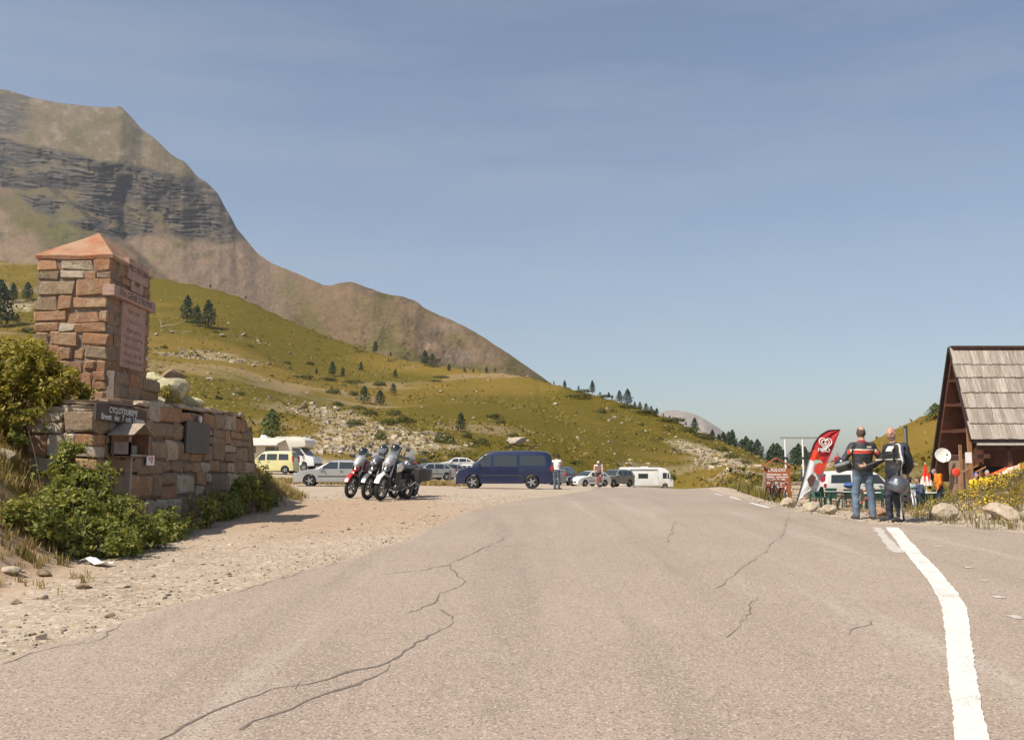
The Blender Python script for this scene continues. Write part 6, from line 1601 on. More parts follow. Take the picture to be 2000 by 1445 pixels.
# ---- feather flag
FLY = 40.0
base = onG(1557, FLY)
o = empty('feather_flag', base, 0, 'red and white feather flag with heart emblem and ice cream picture', 'flag')
def fl(px, py, dy=0.0): q = at(px, py, FLY); return Vector((q.x - base.x, dy, q.z - base.z))
left = [(1557, 978), (1565, 948), (1572, 922), (1580, 893), (1590, 865), (1602, 849), (1618, 840), (1641, 839)]
right = [(1561, 974), (1584, 963), (1600, 958), (1606, 940), (1610, 918), (1620, 893), (1630, 868), (1641, 840)]
MB().tube([fl(*q) for q in [(1555, 984)] + left], [.022, .020, .018, .017, .015, .013, .012, .011, .010], 8).build('pole', DKPLAST, o)
MB().box((fl(1555, 984).x, 0, .03), (.5, .5, .06)).build('base_plate', DKPLAST, o, bevel=.01)
def curve(P, n):
    P = np.array(P, float); d = np.r_[0, np.cumsum(np.hypot(*np.diff(P, axis=0).T))]; t = np.linspace(0, d[-1], n); return np.stack([np.interp(t, d, P[:, 0]), np.interp(t, d, P[:, 1])], -1)
nl = 33; A = curve(left, nl); Bc = curve(right, nl); A = np.concatenate([A[:1], A[1:]])
def cloth(s, t):
    """s along the pole 0..1, t across 0..1 -> point with gentle folds"""
    i = s * (nl - 1); i0 = int(min(i, nl - 2)); f = i - i0
    a = A[i0] * (1 - f) + A[i0 + 1] * f; b = Bc[i0] * (1 - f) + Bc[i0 + 1] * f
    q = a * (1 - t) + b * t
    return fl(q[0], q[1], .05 * math.sin(t * 7 + s * 5) * t * (1 - s * .4) + .02 * math.sin(t * 15))
CR = mat('red_flag_cloth', (.40, .018, .022), .75, var=.10, scale=3); CO = mat('bright_red_flag_cloth', (.62, .045, .012), .75, var=.12, scale=3); CW = mat('white_flag_cloth', (.64, .63, .64), .75, var=.05)
ns, ntt = 64, 14; Pv = [cloth(i / ns, j / ntt) for i in range(ns + 1) for j in range(ntt + 1)]
fw = []; fo_ = []; frd = []
for i in range(ns):
    for j in range(ntt):
        q = (i * (ntt + 1) + j, (i + 1) * (ntt + 1) + j, (i + 1) * (ntt + 1) + j + 1, i * (ntt + 1) + j + 1)
        s = i / ns; t = j / ntt
        lim = .455 + .05 * math.sin(t * 3.0) + .012 * math.sin(t * 23)
        (fw if s < lim else fo_ if s < .58 + .03 * math.sin(t * 6) else frd).append(q)
for nm, ff, m in (('white_panel', fw, CW), ('bright_red_panel', fo_, CO), ('red_panel', frd, CR)):
    used = sorted({v for f in ff for v in f}); mp_ = {v: i for i, v in enumerate(used)}
    x = MB().add([Pv[v] for v in used], [tuple(mp_[v] for v in f) for f in ff]).build(nm, m, o, smooth=True)
hem = MB().tube([cloth(i / 30, .0) for i in range(31)], .022, 6).build('pole_sleeve', BLK, o)
def patch(nm, pts, m, off, parent=o):
    """flat print: outline in photo pixels, projected onto the flag a few mm in front"""
    P = [fl(x, y) for x, y in pts]; c = sum(P, Vector()) / len(P)
    for q in P + [c]: q.y = -.075 - off
    return MB().add(P + [c], [(i, (i + 1) % len(P), len(P)) for i in range(len(P))]).build(nm, m, parent)
def ell(cx, cy, rx, ry, rot=0, n=18, a0=0, a1=2 * PI):
    return [(cx + rx * math.cos(a) * math.cos(rot) - ry * math.sin(a) * math.sin(rot), cy + rx * math.cos(a) * math.sin(rot) + ry * math.sin(a) * math.cos(rot)) for a in [a0 + (a1 - a0) * i / n for i in range(n)]]
# heart emblem: nested open heart outlines
def heart(cx, cy, s, n=30):
    P = []
    for i in range(n):
        t = 2 * PI * i / n; x = 16 * math.sin(t) ** 3; y = 13 * math.cos(t) - 5 * math.cos(2 * t) - 2 * math.cos(3 * t) - math.cos(4 * t)
        P.append((cx + s * (x * .98 + y * .05) / 16, cy - s * (y - x * .10) / 16))
    return P
lg = WL
for s_, wd in ((12.5, .055), (7.6, .045)):
    H = [fl(x, y) for x, y in heart(1611, 865.5, s_)]
    for q in H: q.y = -.085
    MB().tube(H, wd * .5, 6, close=True).build('heart_emblem', lg, o)
patch('heart_emblem', heart(1611, 866, 3.0), lg, .008)
q = fl(1608, 879); text_obj('brand_lettering', 'MIKO', lg, .22, o, Matrix.Translation((q.x, -.085, q.z)) @ Matrix.Rotation(.06, 4, 'Y') @ TF(0, 0, 0), extrude=.002, bold=.006, spacing=.95)
# ice cream picture
patch('scoop_print', ell(1599, 915, 10, 12, .4), mat('strawberry_print', (.60, .05, .03), .7, var=.2, scale=10), .006)
patch('cream_print', ell(1597, 903, 9, 5, .3), mat('mint_print', (.34, .50, .38), .7, var=.2, scale=12), .004)
patch('cone_print', [(1575, 936), (1584, 925), (1593, 932), (1586, 948), (1580, 951)], mat('chocolate_print', (.10, .045, .04), .7, var=.3, scale=14), .007)
patch('berry_print', ell(1606, 935, 5, 7, .2), mat('berry_print', (.42, .02, .05), .7), .006)
patch('stick_print', [(1563, 964), (1575, 944), (1578, 946), (1567, 963)], lg, .009)
# ---- low stone wall of the terrace
R = random.Random(77)
q0 = onG(1541, 47); q1 = onG(1577, 46.4); q2 = onG(1770, 45.0)
lw = empty('terrace_wall', q0, 0, 'low rough stone wall behind the terrace tables', 'wall')
def low_wall(a, b, h):
    d = (b - a); L = Vector((d.x, d.y, 0)).length; zb = min(a.z, b.z) - .1
    Mx = frame_matrix(Vector((a.x, a.y, zb)) - q0, (d.x, d.y, 0), (d.y, -d.x, 0))
    lay_courses(lw, Mx, L, make_rows(0, h + .1, R, .18, .30), R, .28, .6, .3, mats=[ST_PALE, ST_GREY, ST_PALE], bulge=.04)
    MB().box((L / 2, .20, h / 2), (L, .30, h), M=Mx).build('rubble_core', _MC['earthy_wall_joints'], lw)
low_wall(q0, q1, 1.25); low_wall(q1, q2, .95)
# ---- garden furniture
GRN = mat('dark_green_plastic', (.025, .085, .060), .4, var=.12); TOP = mat('white_table_top', (.72, .71, .68), .4, var=.06)
def table(loc, rz, label):
    o = empty('garden_table', loc, rz, label, 'table', 'terrace tables')
    MB().box((0, 0, .72), (1.15, .75, .035)).build('table_top', TOP, o, bevel=.012)
    for x in (-.48, .48):
        for y in (-.29, .29): MB().bar((x * 1.05, y * 1.05, 0), (x * .92, y * .92, .70), .05).build('leg', GRN, o)
    MB().box((0, 0, .67), (.98, .60, .05)).build('apron', GRN, o)
    return o
def chair(loc, rz, label, m=GRN):
    o = empty('garden_chair', loc, rz, label, 'chair', 'terrace chairs')
    MB().box((0, 0, .43), (.46, .44, .035)).build('seat', m, o, bevel=.012)
    MB().add([(-.22, .20, .45), (.22, .20, .45), (.25, .30, .88), (-.25, .30, .88), (-.22, .225, .45), (.22, .225, .45), (.25, .325, .88), (-.25, .325, .88)], [(0, 1, 2, 3), (7, 6, 5, 4), (0, 4, 5, 1), (1, 5, 6, 2), (2, 6, 7, 3), (3, 7, 4, 0)]).build('backrest', m, o)
    for x in (-.20, .20):
        MB().bar((x * 1.15, -.21, 0), (x, -.17, .42), .04).build('leg', m, o); MB().bar((x * 1.15, .24, 0), (x, .19, .42), .04).build('leg', m, o)
        MB().bar((x * 1.2, -.19, .64), (x * 1.2, .22, .66), .05, .03).build('armrest', m, o); MB().bar((x * 1.2, -.18, .42), (x * 1.2, -.18, .64), .04).build('arm_support', m, o)
    return o
for px, Y, rz, lab in [(1632, 41, .1, 'white topped table left of the man in jeans'), (1716, 40, .05, 'white topped table seen between the two motorcyclists'), (1700, 43.5, 0, 'white topped table farther back between the motorcyclists'), (1776, 39, .05, 'white topped table in front of the seated pair'), (1806, 38.5, .15, 'white table under the closed parasol')]:
    table(onG(px, Y), rz, lab)
for px, Y, rz, lab in [(1602, 40, .3, 'dark green chair at the left end of the terrace'), (1618, 42.5, 2.8, 'green chair tucked behind the leftmost table'), (1586, 43, -.4, 'green chair partly hidden by the flag'), (1650, 42.6, 3.0, 'green chair behind the man in jeans'), (1708, 41.8, 3.1, 'green chair behind the table between the motorcyclists'), (1732, 39.2, .2, 'green chair in front of the table between the motorcyclists'), (1690, 40.6, 1.5, 'green chair beside the leg of the man in jeans'), (1772, 37.4, .2, 'green chair of the seated person in pale blue'), (1792, 37.8, -.1, 'green chair of the dark haired seated person'), (1822, 40, 3.0, 'green chair next to the person in orange')]:
    chair(onG(px, Y), rz, lab)
# ---- parasols
PRED = mat('orange_red_parasol', (.62, .055, .018), .7, var=.12, scale=6); PWH = mat('parasol_white_print', (.72, .60, .58), .7, var=.15, scale=8)
p = onG(1803, 39); o = empty('closed_parasol', p, 0, 'closed orange red parasol with white printed hem', 'parasol')
zt = at(1803, 906, 39).z - p.z; zm = at(1803, 930, 39).z - p.z; zl = at(1803, 948, 39).z - p.z
MB().tube([(0, 0, 0), (0, 0, zt + .06)], .02, 8).build('pole', wm, o)
def pleat(z0, z1, r0, r1, m, nm):
    P = []; n = 24
    for z, r in ((z0, r0), ((z0 + z1) / 2, (r0 + r1) / 2 * 1.05), (z1, r1)):
        for k in range(n): a = 2 * PI * k / n; rr = r * (1 + .28 * (-1) ** k); P.append((rr * math.cos(a), rr * math.sin(a), z))
    MB().add(P, [(i * n + k, i * n + (k + 1) % n, (i + 1) * n + (k + 1) % n, (i + 1) * n + k) for i in range(2) for k in range(n)]).build(nm, m, o)
pleat(zt, zm, .02, .10, PRED, 'canopy'); pleat(zm + .01, zl, .12, .19, PWH, 'printed_hem')
for k in range(3): MB().box((0, 0, zm - .05), (.05, .36, .30), M=Matrix.Rotation(k * 1.05 + .3, 4, 'Z')).build('red_fold', PRED, o)
MB().lathe([(0, .12), (.2, .1), (.25, 0)], 14).build('base', DKPLAST, o)
p = onG(1985, 33); o = empty('open_parasol', p, .3, 'open orange red parasol above the flower mound', 'parasol'); zt = at(1985, 908, 33).z - p.z
for k in range(8):
    a0, a1 = 2 * PI * k / 8, 2 * PI * (k + 1) / 8; r = .98; P = [(0, 0, zt)]
    for f, dz in ((.5, .10), (1.0, .34)):
        for a in (a0, (a0 + a1) / 2, a1): P.append((r * f * math.cos(a) * (1 if a != (a0 + a1) / 2 else .95), r * f * math.sin(a) * (1 if a != (a0 + a1) / 2 else .95), zt - dz + (.0 if a != (a0 + a1) / 2 else .015)))
    MB().add(P, [(0, 1, 2), (0, 2, 3), (1, 4, 5, 2), (2, 5, 6, 3)]).build('canopy_panel', PWH if k == 4 else PRED, o)
MB().tube([(0, 0, 0), (0, 0, zt + .05)], .022, 8).build('pole', wm, o)
# ---- snow pole behind the second motorcyclist
p = onG(1768, 33); o = empty('snow_pole', p, 0, 'tall dark pole with a pale side standing behind the backpack', 'pole'); zt = at(1768, 833, 33).z - p.z
MB().tube([(0, 0, -.1), (0, 0, zt)], .055, 10).build('pole', mat('dark_brown_pole', (.055, .030, .028), .6), o); MB().box((-.05, -.03, zt - .42), (.05, .05, .7)).build('pale_strip', CHROME, o)
MB().lathe([(.06, 0), (.06, .04), (0, .05)], 10, Matrix.Translation((0, 0, zt - .02))).build('cap', DKPLAST, o)

# ---- chalet
XG = 18.5
BR = mat('dark_brown_timber', (.075, .030, .018), .7, var=.3, scale=4, bmp=.2); BR2 = mat('red_brown_boards', (.115, .043, .024), .7, var=.3, scale=3, bmp=.2); LTW = mat('honey_timber', (.30, .15, .07), .7, var=.25, scale=5); TANW = mat('tan_plaster', (.30, .175, .115), .8, var=.12)
def gy(px): return XG / tan_el(px, 800)[0]
yA, yN, yF = gy(1865), gy(1898), gy(1815)
zA = at(1865, 680, yA).z; zN = at(1898, 858, yN).z; zF = at(1815, 938, yF).z
XE = 33.0; G0 = Ts(XG + 1, 38)
ch = empty('chalet', (XG, yA, G0), 0, 'steep roofed wooden chalet with grey shingles at the right edge', 'building')
def cl(x, y, z): return Vector((x - XG, y - yA, z - G0))
def slab(nm, P, th, m, par=ch):
    n = (P[1] - P[0]).cross(P[2] - P[0]).normalized()
    Q = [q - n * th for q in P]
    return MB().add(P + Q, [(0, 1, 2, 3), (7, 6, 5, 4), (0, 4, 5, 1), (1, 5, 6, 2), (2, 6, 7, 3), (3, 7, 4, 0)]).build(nm, m, par)
ov = .0
rn = slab('roof', [cl(XG, yN, zN), cl(XE, yN, zN), cl(XE, yA, zA), cl(XG, yA, zA)], .14, BR)
rf_ = slab('roof', [cl(XG, yA, zA), cl(XE, yA, zA), cl(XE, yF, zF), cl(XG, yF, zF)], .14, BR2)
# shingles
d = (cl(XG, yN, zN) - cl(XG, yA, zA)); Ls = d.length; d.normalize(); nrm = Vector((0, -1, 0)) ; nrm = (nrm - d * nrm.dot(d)).normalized()
R = random.Random(5)
def shingle_material():
    m, nt, b = new_mat('silver_grey_larch_shingle')
    pos = nd(nt, 'ShaderNodeNewGeometry').outputs['Position']; rnd = nd(nt, 'ShaderNodeObjectInfo').outputs['Random']
    mp2 = nd(nt, 'ShaderNodeMapping'); nt.links.new(pos, mp2.inputs[0]); mp2.inputs['Scale'].default_value = (9, 1, .8)
    g = noise_tex(nt, mp2.outputs[0], 2.0, 5, .7)
    c = mixc(nt, rnd, (.26, .215, .17), (.44, .385, .32)); c = mixc(nt, ramp(nt, g, .5, .7), c, (.20, .16, .125)); c = mixc(nt, ramp(nt, g, .45, .3), c, (.52, .47, .40))
    nt.links.new(c, b.inputs['Base Color']); b.inputs['Roughness'].default_value = .85; bump(nt, b, g, .4, .02)
    return m
SHM = shingle_material()
rows_ = 6; ch_ = Ls / rows_
_sv = []
for i in range(14):
    w = R.uniform(.13, .30); bm_ = MB(); t0, t1 = .018, .032 + R.uniform(0, .012)
    hh = ch_ * 1.16
    bm_.add([(0, 0, 0), (w, 0, 0), (w, 0, -hh), (0, 0, -hh), (0, -t0, 0), (w, -t0, 0), (w, -t1, -hh + R.uniform(-.02, .02)), (0, -t1, -hh + R.uniform(-.02, .02))], [(3, 2, 1, 0), (4, 5, 6, 7), (0, 1, 5, 4), (1, 2, 6, 5), (2, 3, 7, 6), (3, 0, 4, 7)])
    oo = bm_.build('shingle', SHM); _sv.append((w, oo.data)); bpy.data.objects.remove(oo)
Rm = Matrix((( 1, 0, 0, 0), (0, -nrm.y, -d.y, 0), (0, -nrm.z, -d.z, 0), (0, 0, 0, 1)))      # local -y -> roof normal, local -z -> down the slope
for r_ in range(rows_):
    x = -.04 - R.uniform(0, .1); top = cl(XG, yA, zA) + d * (ch_ * r_ - (.09 if r_ else 0)) + nrm * (.012 + .022)
    while x < (9.0 if r_ < 6 else 0):
        w, me = R.choice(_sv)
        so = link('shingle', me, rn); tilt = Matrix.Rotation(-.035, 4, 'X')
        so.matrix_local = Matrix.Translation((x + 0, top.y, top.z)) @ Rm @ tilt; x += w + .008
MB().bar(cl(XG - .06, yA - .02, zA + .05), cl(XE, yA - .02, zA + .05), .30, .07).build('ridge_board', BR, ch)
MB().bar(cl(XG - .03, yN - .04, zN - .06), cl(XE, yN - .04, zN - .06), .05, .16).build('fascia', mat('black_fascia', (.022, .017, .015), .7), ch)
MB().bar(cl(XG + .12, yN - .02, zN - .19), cl(XE, yN + .02, zN - .19), .10, .09).build('gutter', mat('pale_gutter', (.48, .44, .38), .5), ch)
MB().bar(cl(XG - .05, yA, zA + .02), cl(XG - .05, yF, zF), .09, .22, up=(1, 0, 0)).build('barge_board', mat('black_brown_barge', (.030, .015, .012), .7), ch)
MB().bar(cl(XG - .05, yA, zA + .02), cl(XG - .05, yN, zN - .04), .09, .20, up=(1, 0, 0)).build('barge_board', _MC['black_brown_barge'], ch)
# gable wall of boards, set back under the roof
xw_ = XG + 1.5
def zr(y): return zA + (zN - zA) * (yA - y) / (yA - yN) if y < yA else zA + (zF - zA) * (y - yA) / (yF - yA)
nb = 13
for i in range(nb):
    y0 = yN + .25 + (yF - .3 - yN - .25) * i / nb; y1 = yN + .25 + (yF - .3 - yN - .25) * (i + 1) / nb - .012
    z0 = zF + .6
    P = [(xw_, y0, z0), (xw_, y1, z0), (xw_, y1, zr(y1) - .2), (xw_, y0, zr(y0) - .2)]
    off = R.uniform(0, .012)
    MB().add([cl(a - off, b, c) for a, b, c in P] + [cl(a + .04, b, c) for a, b, c in P], [(0, 1, 2, 3), (7, 6, 5, 4), (0, 4, 5, 1), (1, 5, 6, 2), (2, 6, 7, 3), (3, 7, 4, 0)]).build('gable_board', BR2, ch)
for z in (2.2, 3.3, 4.4, 5.4):     # tie beams and purlins in the open gable
    yn = yA - (zA - z) / (zA - zN) * (yA - yN); yf = yA + (zA - z) / (zA - zF) * (yF - yA)
    MB().bar(cl(XG + .5, yn + .05, z), cl(XG + .5, yf - .05, z), .10, .16).build('tie_beam', BR, ch)
    MB().bar(cl(XG + .02, yf - .16, z), cl(xw_, yf - .16, z), .12, .12).build('purlin', BR2, ch)
MB().bar(cl(XG + .45, yA - .15, G0), cl(XG + .45, yA - .15, 4.3), .14, .14).build('post', LTW, ch)
MB().bar(cl(XG + .3, yA + .35, G0), cl(XG + .3, yA + .35, 2.7), .10, .10).build('post', LTW, ch)
MB().bar(cl(XG + .45, yA - .15, 2.9), cl(XG + .45, yA - .95, 3.6), .10, .12).build('brace', LTW, ch)
MB().bar(cl(XG + .45, yA - .15, 3.0), cl(XG + 1.3, yA - .15, 3.5), .10, .12).build('brace', LTW, ch)
MB().box(cl(XG + .55, yA + 1.1, G0 + 1.15), (.12, 1.5, 2.3)).build('end_wall', mat('weathered_panel', (.27, .185, .125), .85, var=.2, bmp=.2), ch)
for x in (1.6, 3.5, 5.8, 8.2): MB().bar(cl(XG + x, yN + .32, G0), cl(XG + x, yN + .32, zN - .1), .13, .13).build('post', BR, ch)
MB().bar(cl(XG + .3, yN + .32, zN - .32), cl(XE, yN + .32, zN - .32), .14, .18).build('porch_beam', BR, ch)
bw = empty('front_wall', cl(XG, yA + .9, G0), 0, parent=ch)
MB().box((7.4, 0, 1.75), (12, .10, 3.5)).build('wall_boards', BR2, bw)
MB().box((4.6, -.06, 1.55), (6.2, .04, .62)).build('tan_panel', TANW, bw)
for x in (1.9, 3.3): MB().box((x, -.09, .95), (.85, .05, 1.9)).build('doorway_shade_panel', mat('doorway_shade', (.012, .009, .008), .8), bw)  # near-black slabs on the wall: shade inside the doorways put into the colour
for i, x in enumerate((4.6, 4.95, 5.3, 5.7, 6.05, 6.5)):
    MB().box((x, -.22, 1.35), (.26, .10, .75), taper=.55).build('hanging_garment', [DKPLAST, mat('wine_cloth', (.09, .02, .04), .8), mat('tan_cloth', (.33, .24, .16), .8)][i % 3], bw)
p = cl(XG + 3.9, yN - .02, zN - .42); MB().box(p, (.5, .03, .28)).build('small_blue_sign', mat('pale_blue_sign', (.20, .36, .40), .5), ch)
# satellite dish
q = at(1841, 890, yF - 1.2); dsh = empty('satellite_dish', q, 0, 'white round satellite dish fixed beside the chalet gable', 'dish')
Md = Matrix.Rotation(rad(-12), 4, 'Z') @ Matrix.Rotation(rad(72), 4, 'X')
MB().lathe([(0, .0), (.12, .012), (.24, .05), (.315, .088), (.322, .082), (.24, .04), (.12, .0), (0, -.012)], 26, Md).build('reflector', mat('white_dish', (.66, .65, .60), .5, var=.05), dsh, smooth=True)
MB().tube([(0, .03, -.30), (0, -.35, -.22), (0, -.40, .02)], .014, 6).build('feed_arm', CHROME, dsh); MB().ball((0, -.42, .04), (.04, .07, .04), 8).build('receiver', DKPLAST, dsh)
MB().tube([(0, .03, 0), (.05, .25, -.1), (.6, .9, -.1)], .022, 6).build('bracket', DKPLAST, dsh)
# wooden rack of tools with a notice
p = onG(1884, 35); rk_ = empty('wooden_rack', p, 0, 'rickety rack of crossed wooden sticks with a white notice before the chalet', 'rack')
for a, b in (((-.35, 0, 1.45), (.40, 0, 1.75)), ((.0, .1, 0), (.05, 0, 1.9)), ((-.1, 0, 1.6), (.35, .1, .1)), ((.15, 0, 1.65), (-.1, .1, .1)), ((.45, 0, 1.6), (.62, .1, .1)), ((-.35, .1, 1.5), (-.40, .1, 0)), ((.3, 0, 1.5), (.7, 0, 1.7))):
    MB().bar(a, b, .05, .05).build('stick', LTW, rk_)
MB().box((.05, -.05, 2.05), (.24, .02, .40)).build('notice', WL, rk_); MB().ball((-.45, -.05, 1.5), (.16, .05, .17), 10).build('red_disc', PRED, rk_)

# ================================================================== people: one continuous skin per body, grown from a distance field
def surface_nets(f, lo, hi, h):
    lo = np.array(lo); n = np.ceil((np.array(hi) - lo) / h).astype(int) + 1
    ax = [lo[i] + h * np.arange(n[i]) for i in range(3)]
    G = np.stack(np.meshgrid(*ax, indexing='ij'), -1); v = f(G.reshape(-1, 3)).reshape(n)
    ins = v < 0
    acc = np.zeros(tuple(n - 1) + (3,)); cnt = np.zeros(tuple(n - 1))
    for a in range(3):
        sl0 = [slice(None)] * 3; sl1 = [slice(None)] * 3; sl0[a] = slice(0, -1); sl1[a] = slice(1, None)
        v0, v1 = v[tuple(sl0)], v[tuple(sl1)]; cr = (v0 < 0) != (v1 < 0)
        t = np.where(cr, v0 / np.where(cr, v0 - v1, 1), 0)
        b, c = [q for q in range(3) if q != a]
        for db in (0, 1):
            for dc in (0, 1):
                sl = [slice(None)] * 3
                sl[b] = slice(db, db + n[b] - 1); sl[c] = slice(dc, dc + n[c] - 1)
                m = cr[tuple(sl)]; tt = t[tuple(sl)]
                p = np.zeros(m.shape + (3,)); p[..., a] = tt; p[..., b] = db; p[..., c] = dc
                acc += p * m[..., None]; cnt += m
    act = cnt > 0; idx = np.full(act.shape, -1); idx[act] = np.arange(act.sum())
    V = lo + h * (np.argwhere(act) + acc[act] / cnt[act][:, None])
    F = []
    for a in range(3):
        b, c = (a + 1) % 3, (a + 2) % 3
        sl0 = [slice(1, -1)] * 3; sl1 = [slice(1, -1)] * 3; sl0[a] = slice(0, -1); sl1[a] = slice(1, None)
        i0, i1 = ins[tuple(sl0)], ins[tuple(sl1)]; cr = np.argwhere(i0 != i1)
        if len(cr) == 0: continue
        flip = i1[tuple(cr.T)]
        base = cr.copy(); base[:, b] += 1; base[:, c] += 1
        def cell(db, dc):
            q = base.copy(); q[:, b] -= db; q[:, c] -= dc; return idx[tuple(q.T)]
        q = np.stack([cell(1, 1), cell(0, 1), cell(0, 0), cell(1, 0)], -1); q[flip] = q[flip][:, ::-1]
        F.append(q)
    return V, np.concatenate(F)
def d_cone(P, a, b, ra, rb, sq=None):
    a = np.array(a, float); b = np.array(b, float); ab = b - a; L = max(ab @ ab, 1e-9)
    t = np.clip(((P - a) @ ab) / L, 0, 1); q = P - a - t[:, None] * ab
    if sq is not None: q = q / np.array(sq)
    return np.linalg.norm(q, axis=1) - (ra + (rb - ra) * t)
def d_ell(P, c, r):
    q = (P - np.array(c, float)) / np.array(r, float); k = np.linalg.norm(q, axis=1)
    return (k - 1) * min(r)
def body_mesh(prims, mats, h, matfn=None, k=.022):
    """prims: (kind, args, material index, blend)"""
    pts = []
    for kd, a, m, kk in prims:
        if kd == 'c': r = max(a[2], a[3]) * (max(a[4]) if len(a) > 4 and a[4] is not None else 1); pts += [np.array(a[0]) - r, np.array(a[0]) + r, np.array(a[1]) - r, np.array(a[1]) + r]
        else: pts += [np.array(a[0]) - np.array(a[1]), np.array(a[0]) + np.array(a[1])]
    lo = np.min(pts, 0) - 3 * h; hi = np.max(pts, 0) + 3 * h
    def one(p, P): return d_cone(P, *p[1]) if p[0] == 'c' else d_ell(P, *p[1])
    def f(P):
        d = np.full(len(P), 9.0)
        for p in prims:
            kd, a, m, kk = p
            if kd == 'c': c = (np.array(a[0]) + np.array(a[1])) / 2; R_ = np.linalg.norm(np.array(a[0]) - np.array(a[1])) / 2 + max(a[2], a[3]) * 1.5 + .08
            else: c = np.array(a[0]); R_ = max(a[1]) + .08
            s = np.nonzero(((P - c) ** 2).sum(1) < R_ * R_)[0]
            if len(s) == 0: continue
            e = one(p, P[s]); q = d[s]; hh = np.maximum(kk - np.abs(q - e), 0) / kk
            d[s] = np.minimum(q, e) - hh * hh * kk * .25
        return d
    V, F = surface_nets(f, lo, hi, h)
    C = V[F].mean(1); best = np.full(len(C), 9.0); mi = np.zeros(len(C), int)
    for p in prims:
        e = one(p, C); k_ = e < best; best[k_] = e[k_]; mi[k_] = p[2]
    if matfn is not None: mi = matfn(C, mi)
    # folds in the cloth
    vm = np.zeros(len(V)); vm[F.ravel()] = np.repeat(mi >= 2, 4)
    e_ = .004
    def fold(P): return fbm(P[:, 0] * 7, P[:, 1] * 7, P[:, 2] * 15 + 3 * P[:, 0], oct=3, seed=len(V) % 97)
    nrm_ = np.zeros_like(V); fn = np.cross(V[F[:, 2]] - V[F[:, 0]], V[F[:, 3]] - V[F[:, 1]])
    for c_ in range(4): np.add.at(nrm_, F[:, c_], fn)
    V = V + unit(nrm_) * (vm * fold(V) * .016)[:, None]
    me = np_mesh('body', V, F, mats, smooth=True, midx=mi)
    return me
SKIN = mat('skin', (.42, .235, .16), .55, var=.08, scale=12)
def mixp(a, b, t): return tuple(np.array(a) * (1 - t) + np.array(b) * t)
def hand_prims(w, d, side, m, r=.011, curl=.35):
    """palm and five fingers; w wrist, d pointing direction, side thumb direction"""
    w = np.array(w); d = unit(np.array(d, float)); t = np.array(side, float); t = unit(t - d * (t @ d)); nrm = np.cross(d, t)
    P = [('c', (w, w + d * .075, .026, .030, None), m, .015)]
    for i, (o, L) in enumerate(((.026, .070), (.009, .078), (-.009, .072), (-.026, .056))):
        b = w + d * .085 + t * o; mid = b + unit(d + nrm * curl * .6) * L * .5; tip = mid + unit(d * .7 + nrm * curl * 1.6) * L * .5
        P += [('c', (b, mid, r, r * .95, None), m, .006), ('c', (mid, tip, r * .95, r * .8, None), m, .006)]
    b = w + d * .03 + t * .028; mid = b + unit(d * .6 + t) * .035
    P += [('c', (b, mid, .013, .012, None), m, .010), ('c', (mid, mid + unit(d + t * .4 + nrm * .3) * .032, .012, .009, None), m, .006)]
    return P
def figure(J, c, bulk=1.0, fingers=True, hair=True, beak=True):
    """J: joints in metres (facing +y); c: material indices skin,hair,top,trousers,shoes"""
    P = []; sk, hr, tp, tr, sh = c
    neck = np.array(J['neck']); head = np.array(J['head']); pel = np.array(J['pelvis']); ch = np.array(J['chest'])
    f = unit(np.array(J.get('face', (0, 1, 0)), float)); up = unit(head - neck); sd = np.cross(f, up)
    P.append(('c', (neck, head - up * .06, .056, .054, None), sk, .02))
    P.append(('e', (head + up * .02 - f * .01, (.080, .098, .118) if abs(f[1]) > abs(f[0]) else (.098, .080, .118)), sk, .02))
    P.append(('c', (head - up * .055 + f * .035, head - up * .085 + f * .050, .052, .036, None), sk, .03))
    P.append(('c', (head + f * .090 + up * .012, head + f * .112 - up * .022, .010, .014, None), sk, .012))
    P.append(('c', (head + f * .085 - up * .058 - sd * .018, head + f * .085 - up * .058 + sd * .018, .010, .010, None), sk, .008))
    for s in (-1, 1):
        P.append(('c', (head + sd * s * .080 + up * .02 - f * .005, head + sd * s * .084 - up * .02, .016, .012, (1, 1, 1)), sk, .006))
        P.append(('e', (head + sd * s * .032 + f * .078 + up * .014, (.016, .016, .012)), sk, .006))
    P.append(('c', (ch, neck - (neck - ch) * .22, .135 * bulk, .085 * bulk, (1.18, .86, 1)), tp, .05))
    P.append(('c', (pel + (ch - pel) * .12, ch, .140 * bulk, .150 * bulk, (1.10, .84, 1)), tp, .05))
    P.append(('c', (pel, pel + (ch - pel) * .10, .140 * bulk, .138 * bulk, (1.12, .88, 1)), tr, .04))
    for s in ('l', 'r'):
        S, E, W = (np.array(J[k + s]) for k in ('sh', 'el', 'wr'))
        P.append(('c', (neck - up * .055, S, .062, .078 * bulk, None), tp, .05))
        P.append(('c', (S, E, .070 * bulk, .054 * bulk, None), J.get('slv', tp), .03)); P.append(('c', (E, W, .054 * bulk, .036 * bulk, None), J.get('slv', tp), .025))
        dr = W - E
        if fingers: P += hand_prims(W, J.get('hd' + s, dr), J.get('th' + s, (0, 1, 0)), sk)
        else: P.append(('c', (W, W + unit(dr) * .12, .032, .026, None), sk, .015))
        H, K, A, Tt = (np.array(J[k + s]) for k in ('hip', 'kn', 'an', 'toe'))
        P.append(('c', (H, K, .098 * bulk, .066 * bulk, None), tr, .04)); P.append(('c', (K, A, .070 * bulk, .062, None), J.get('calf', tr), .03))
        P.append(('c', (A - np.array([0, 0, .035]), Tt, .046, .040, None), sh, .02)); P.append(('c', (A - np.array([0, 0, .03]) - (Tt - A) * .25 * np.array([1, 1, 0]), Tt, .042, .036, None), sh, .02))
    return P
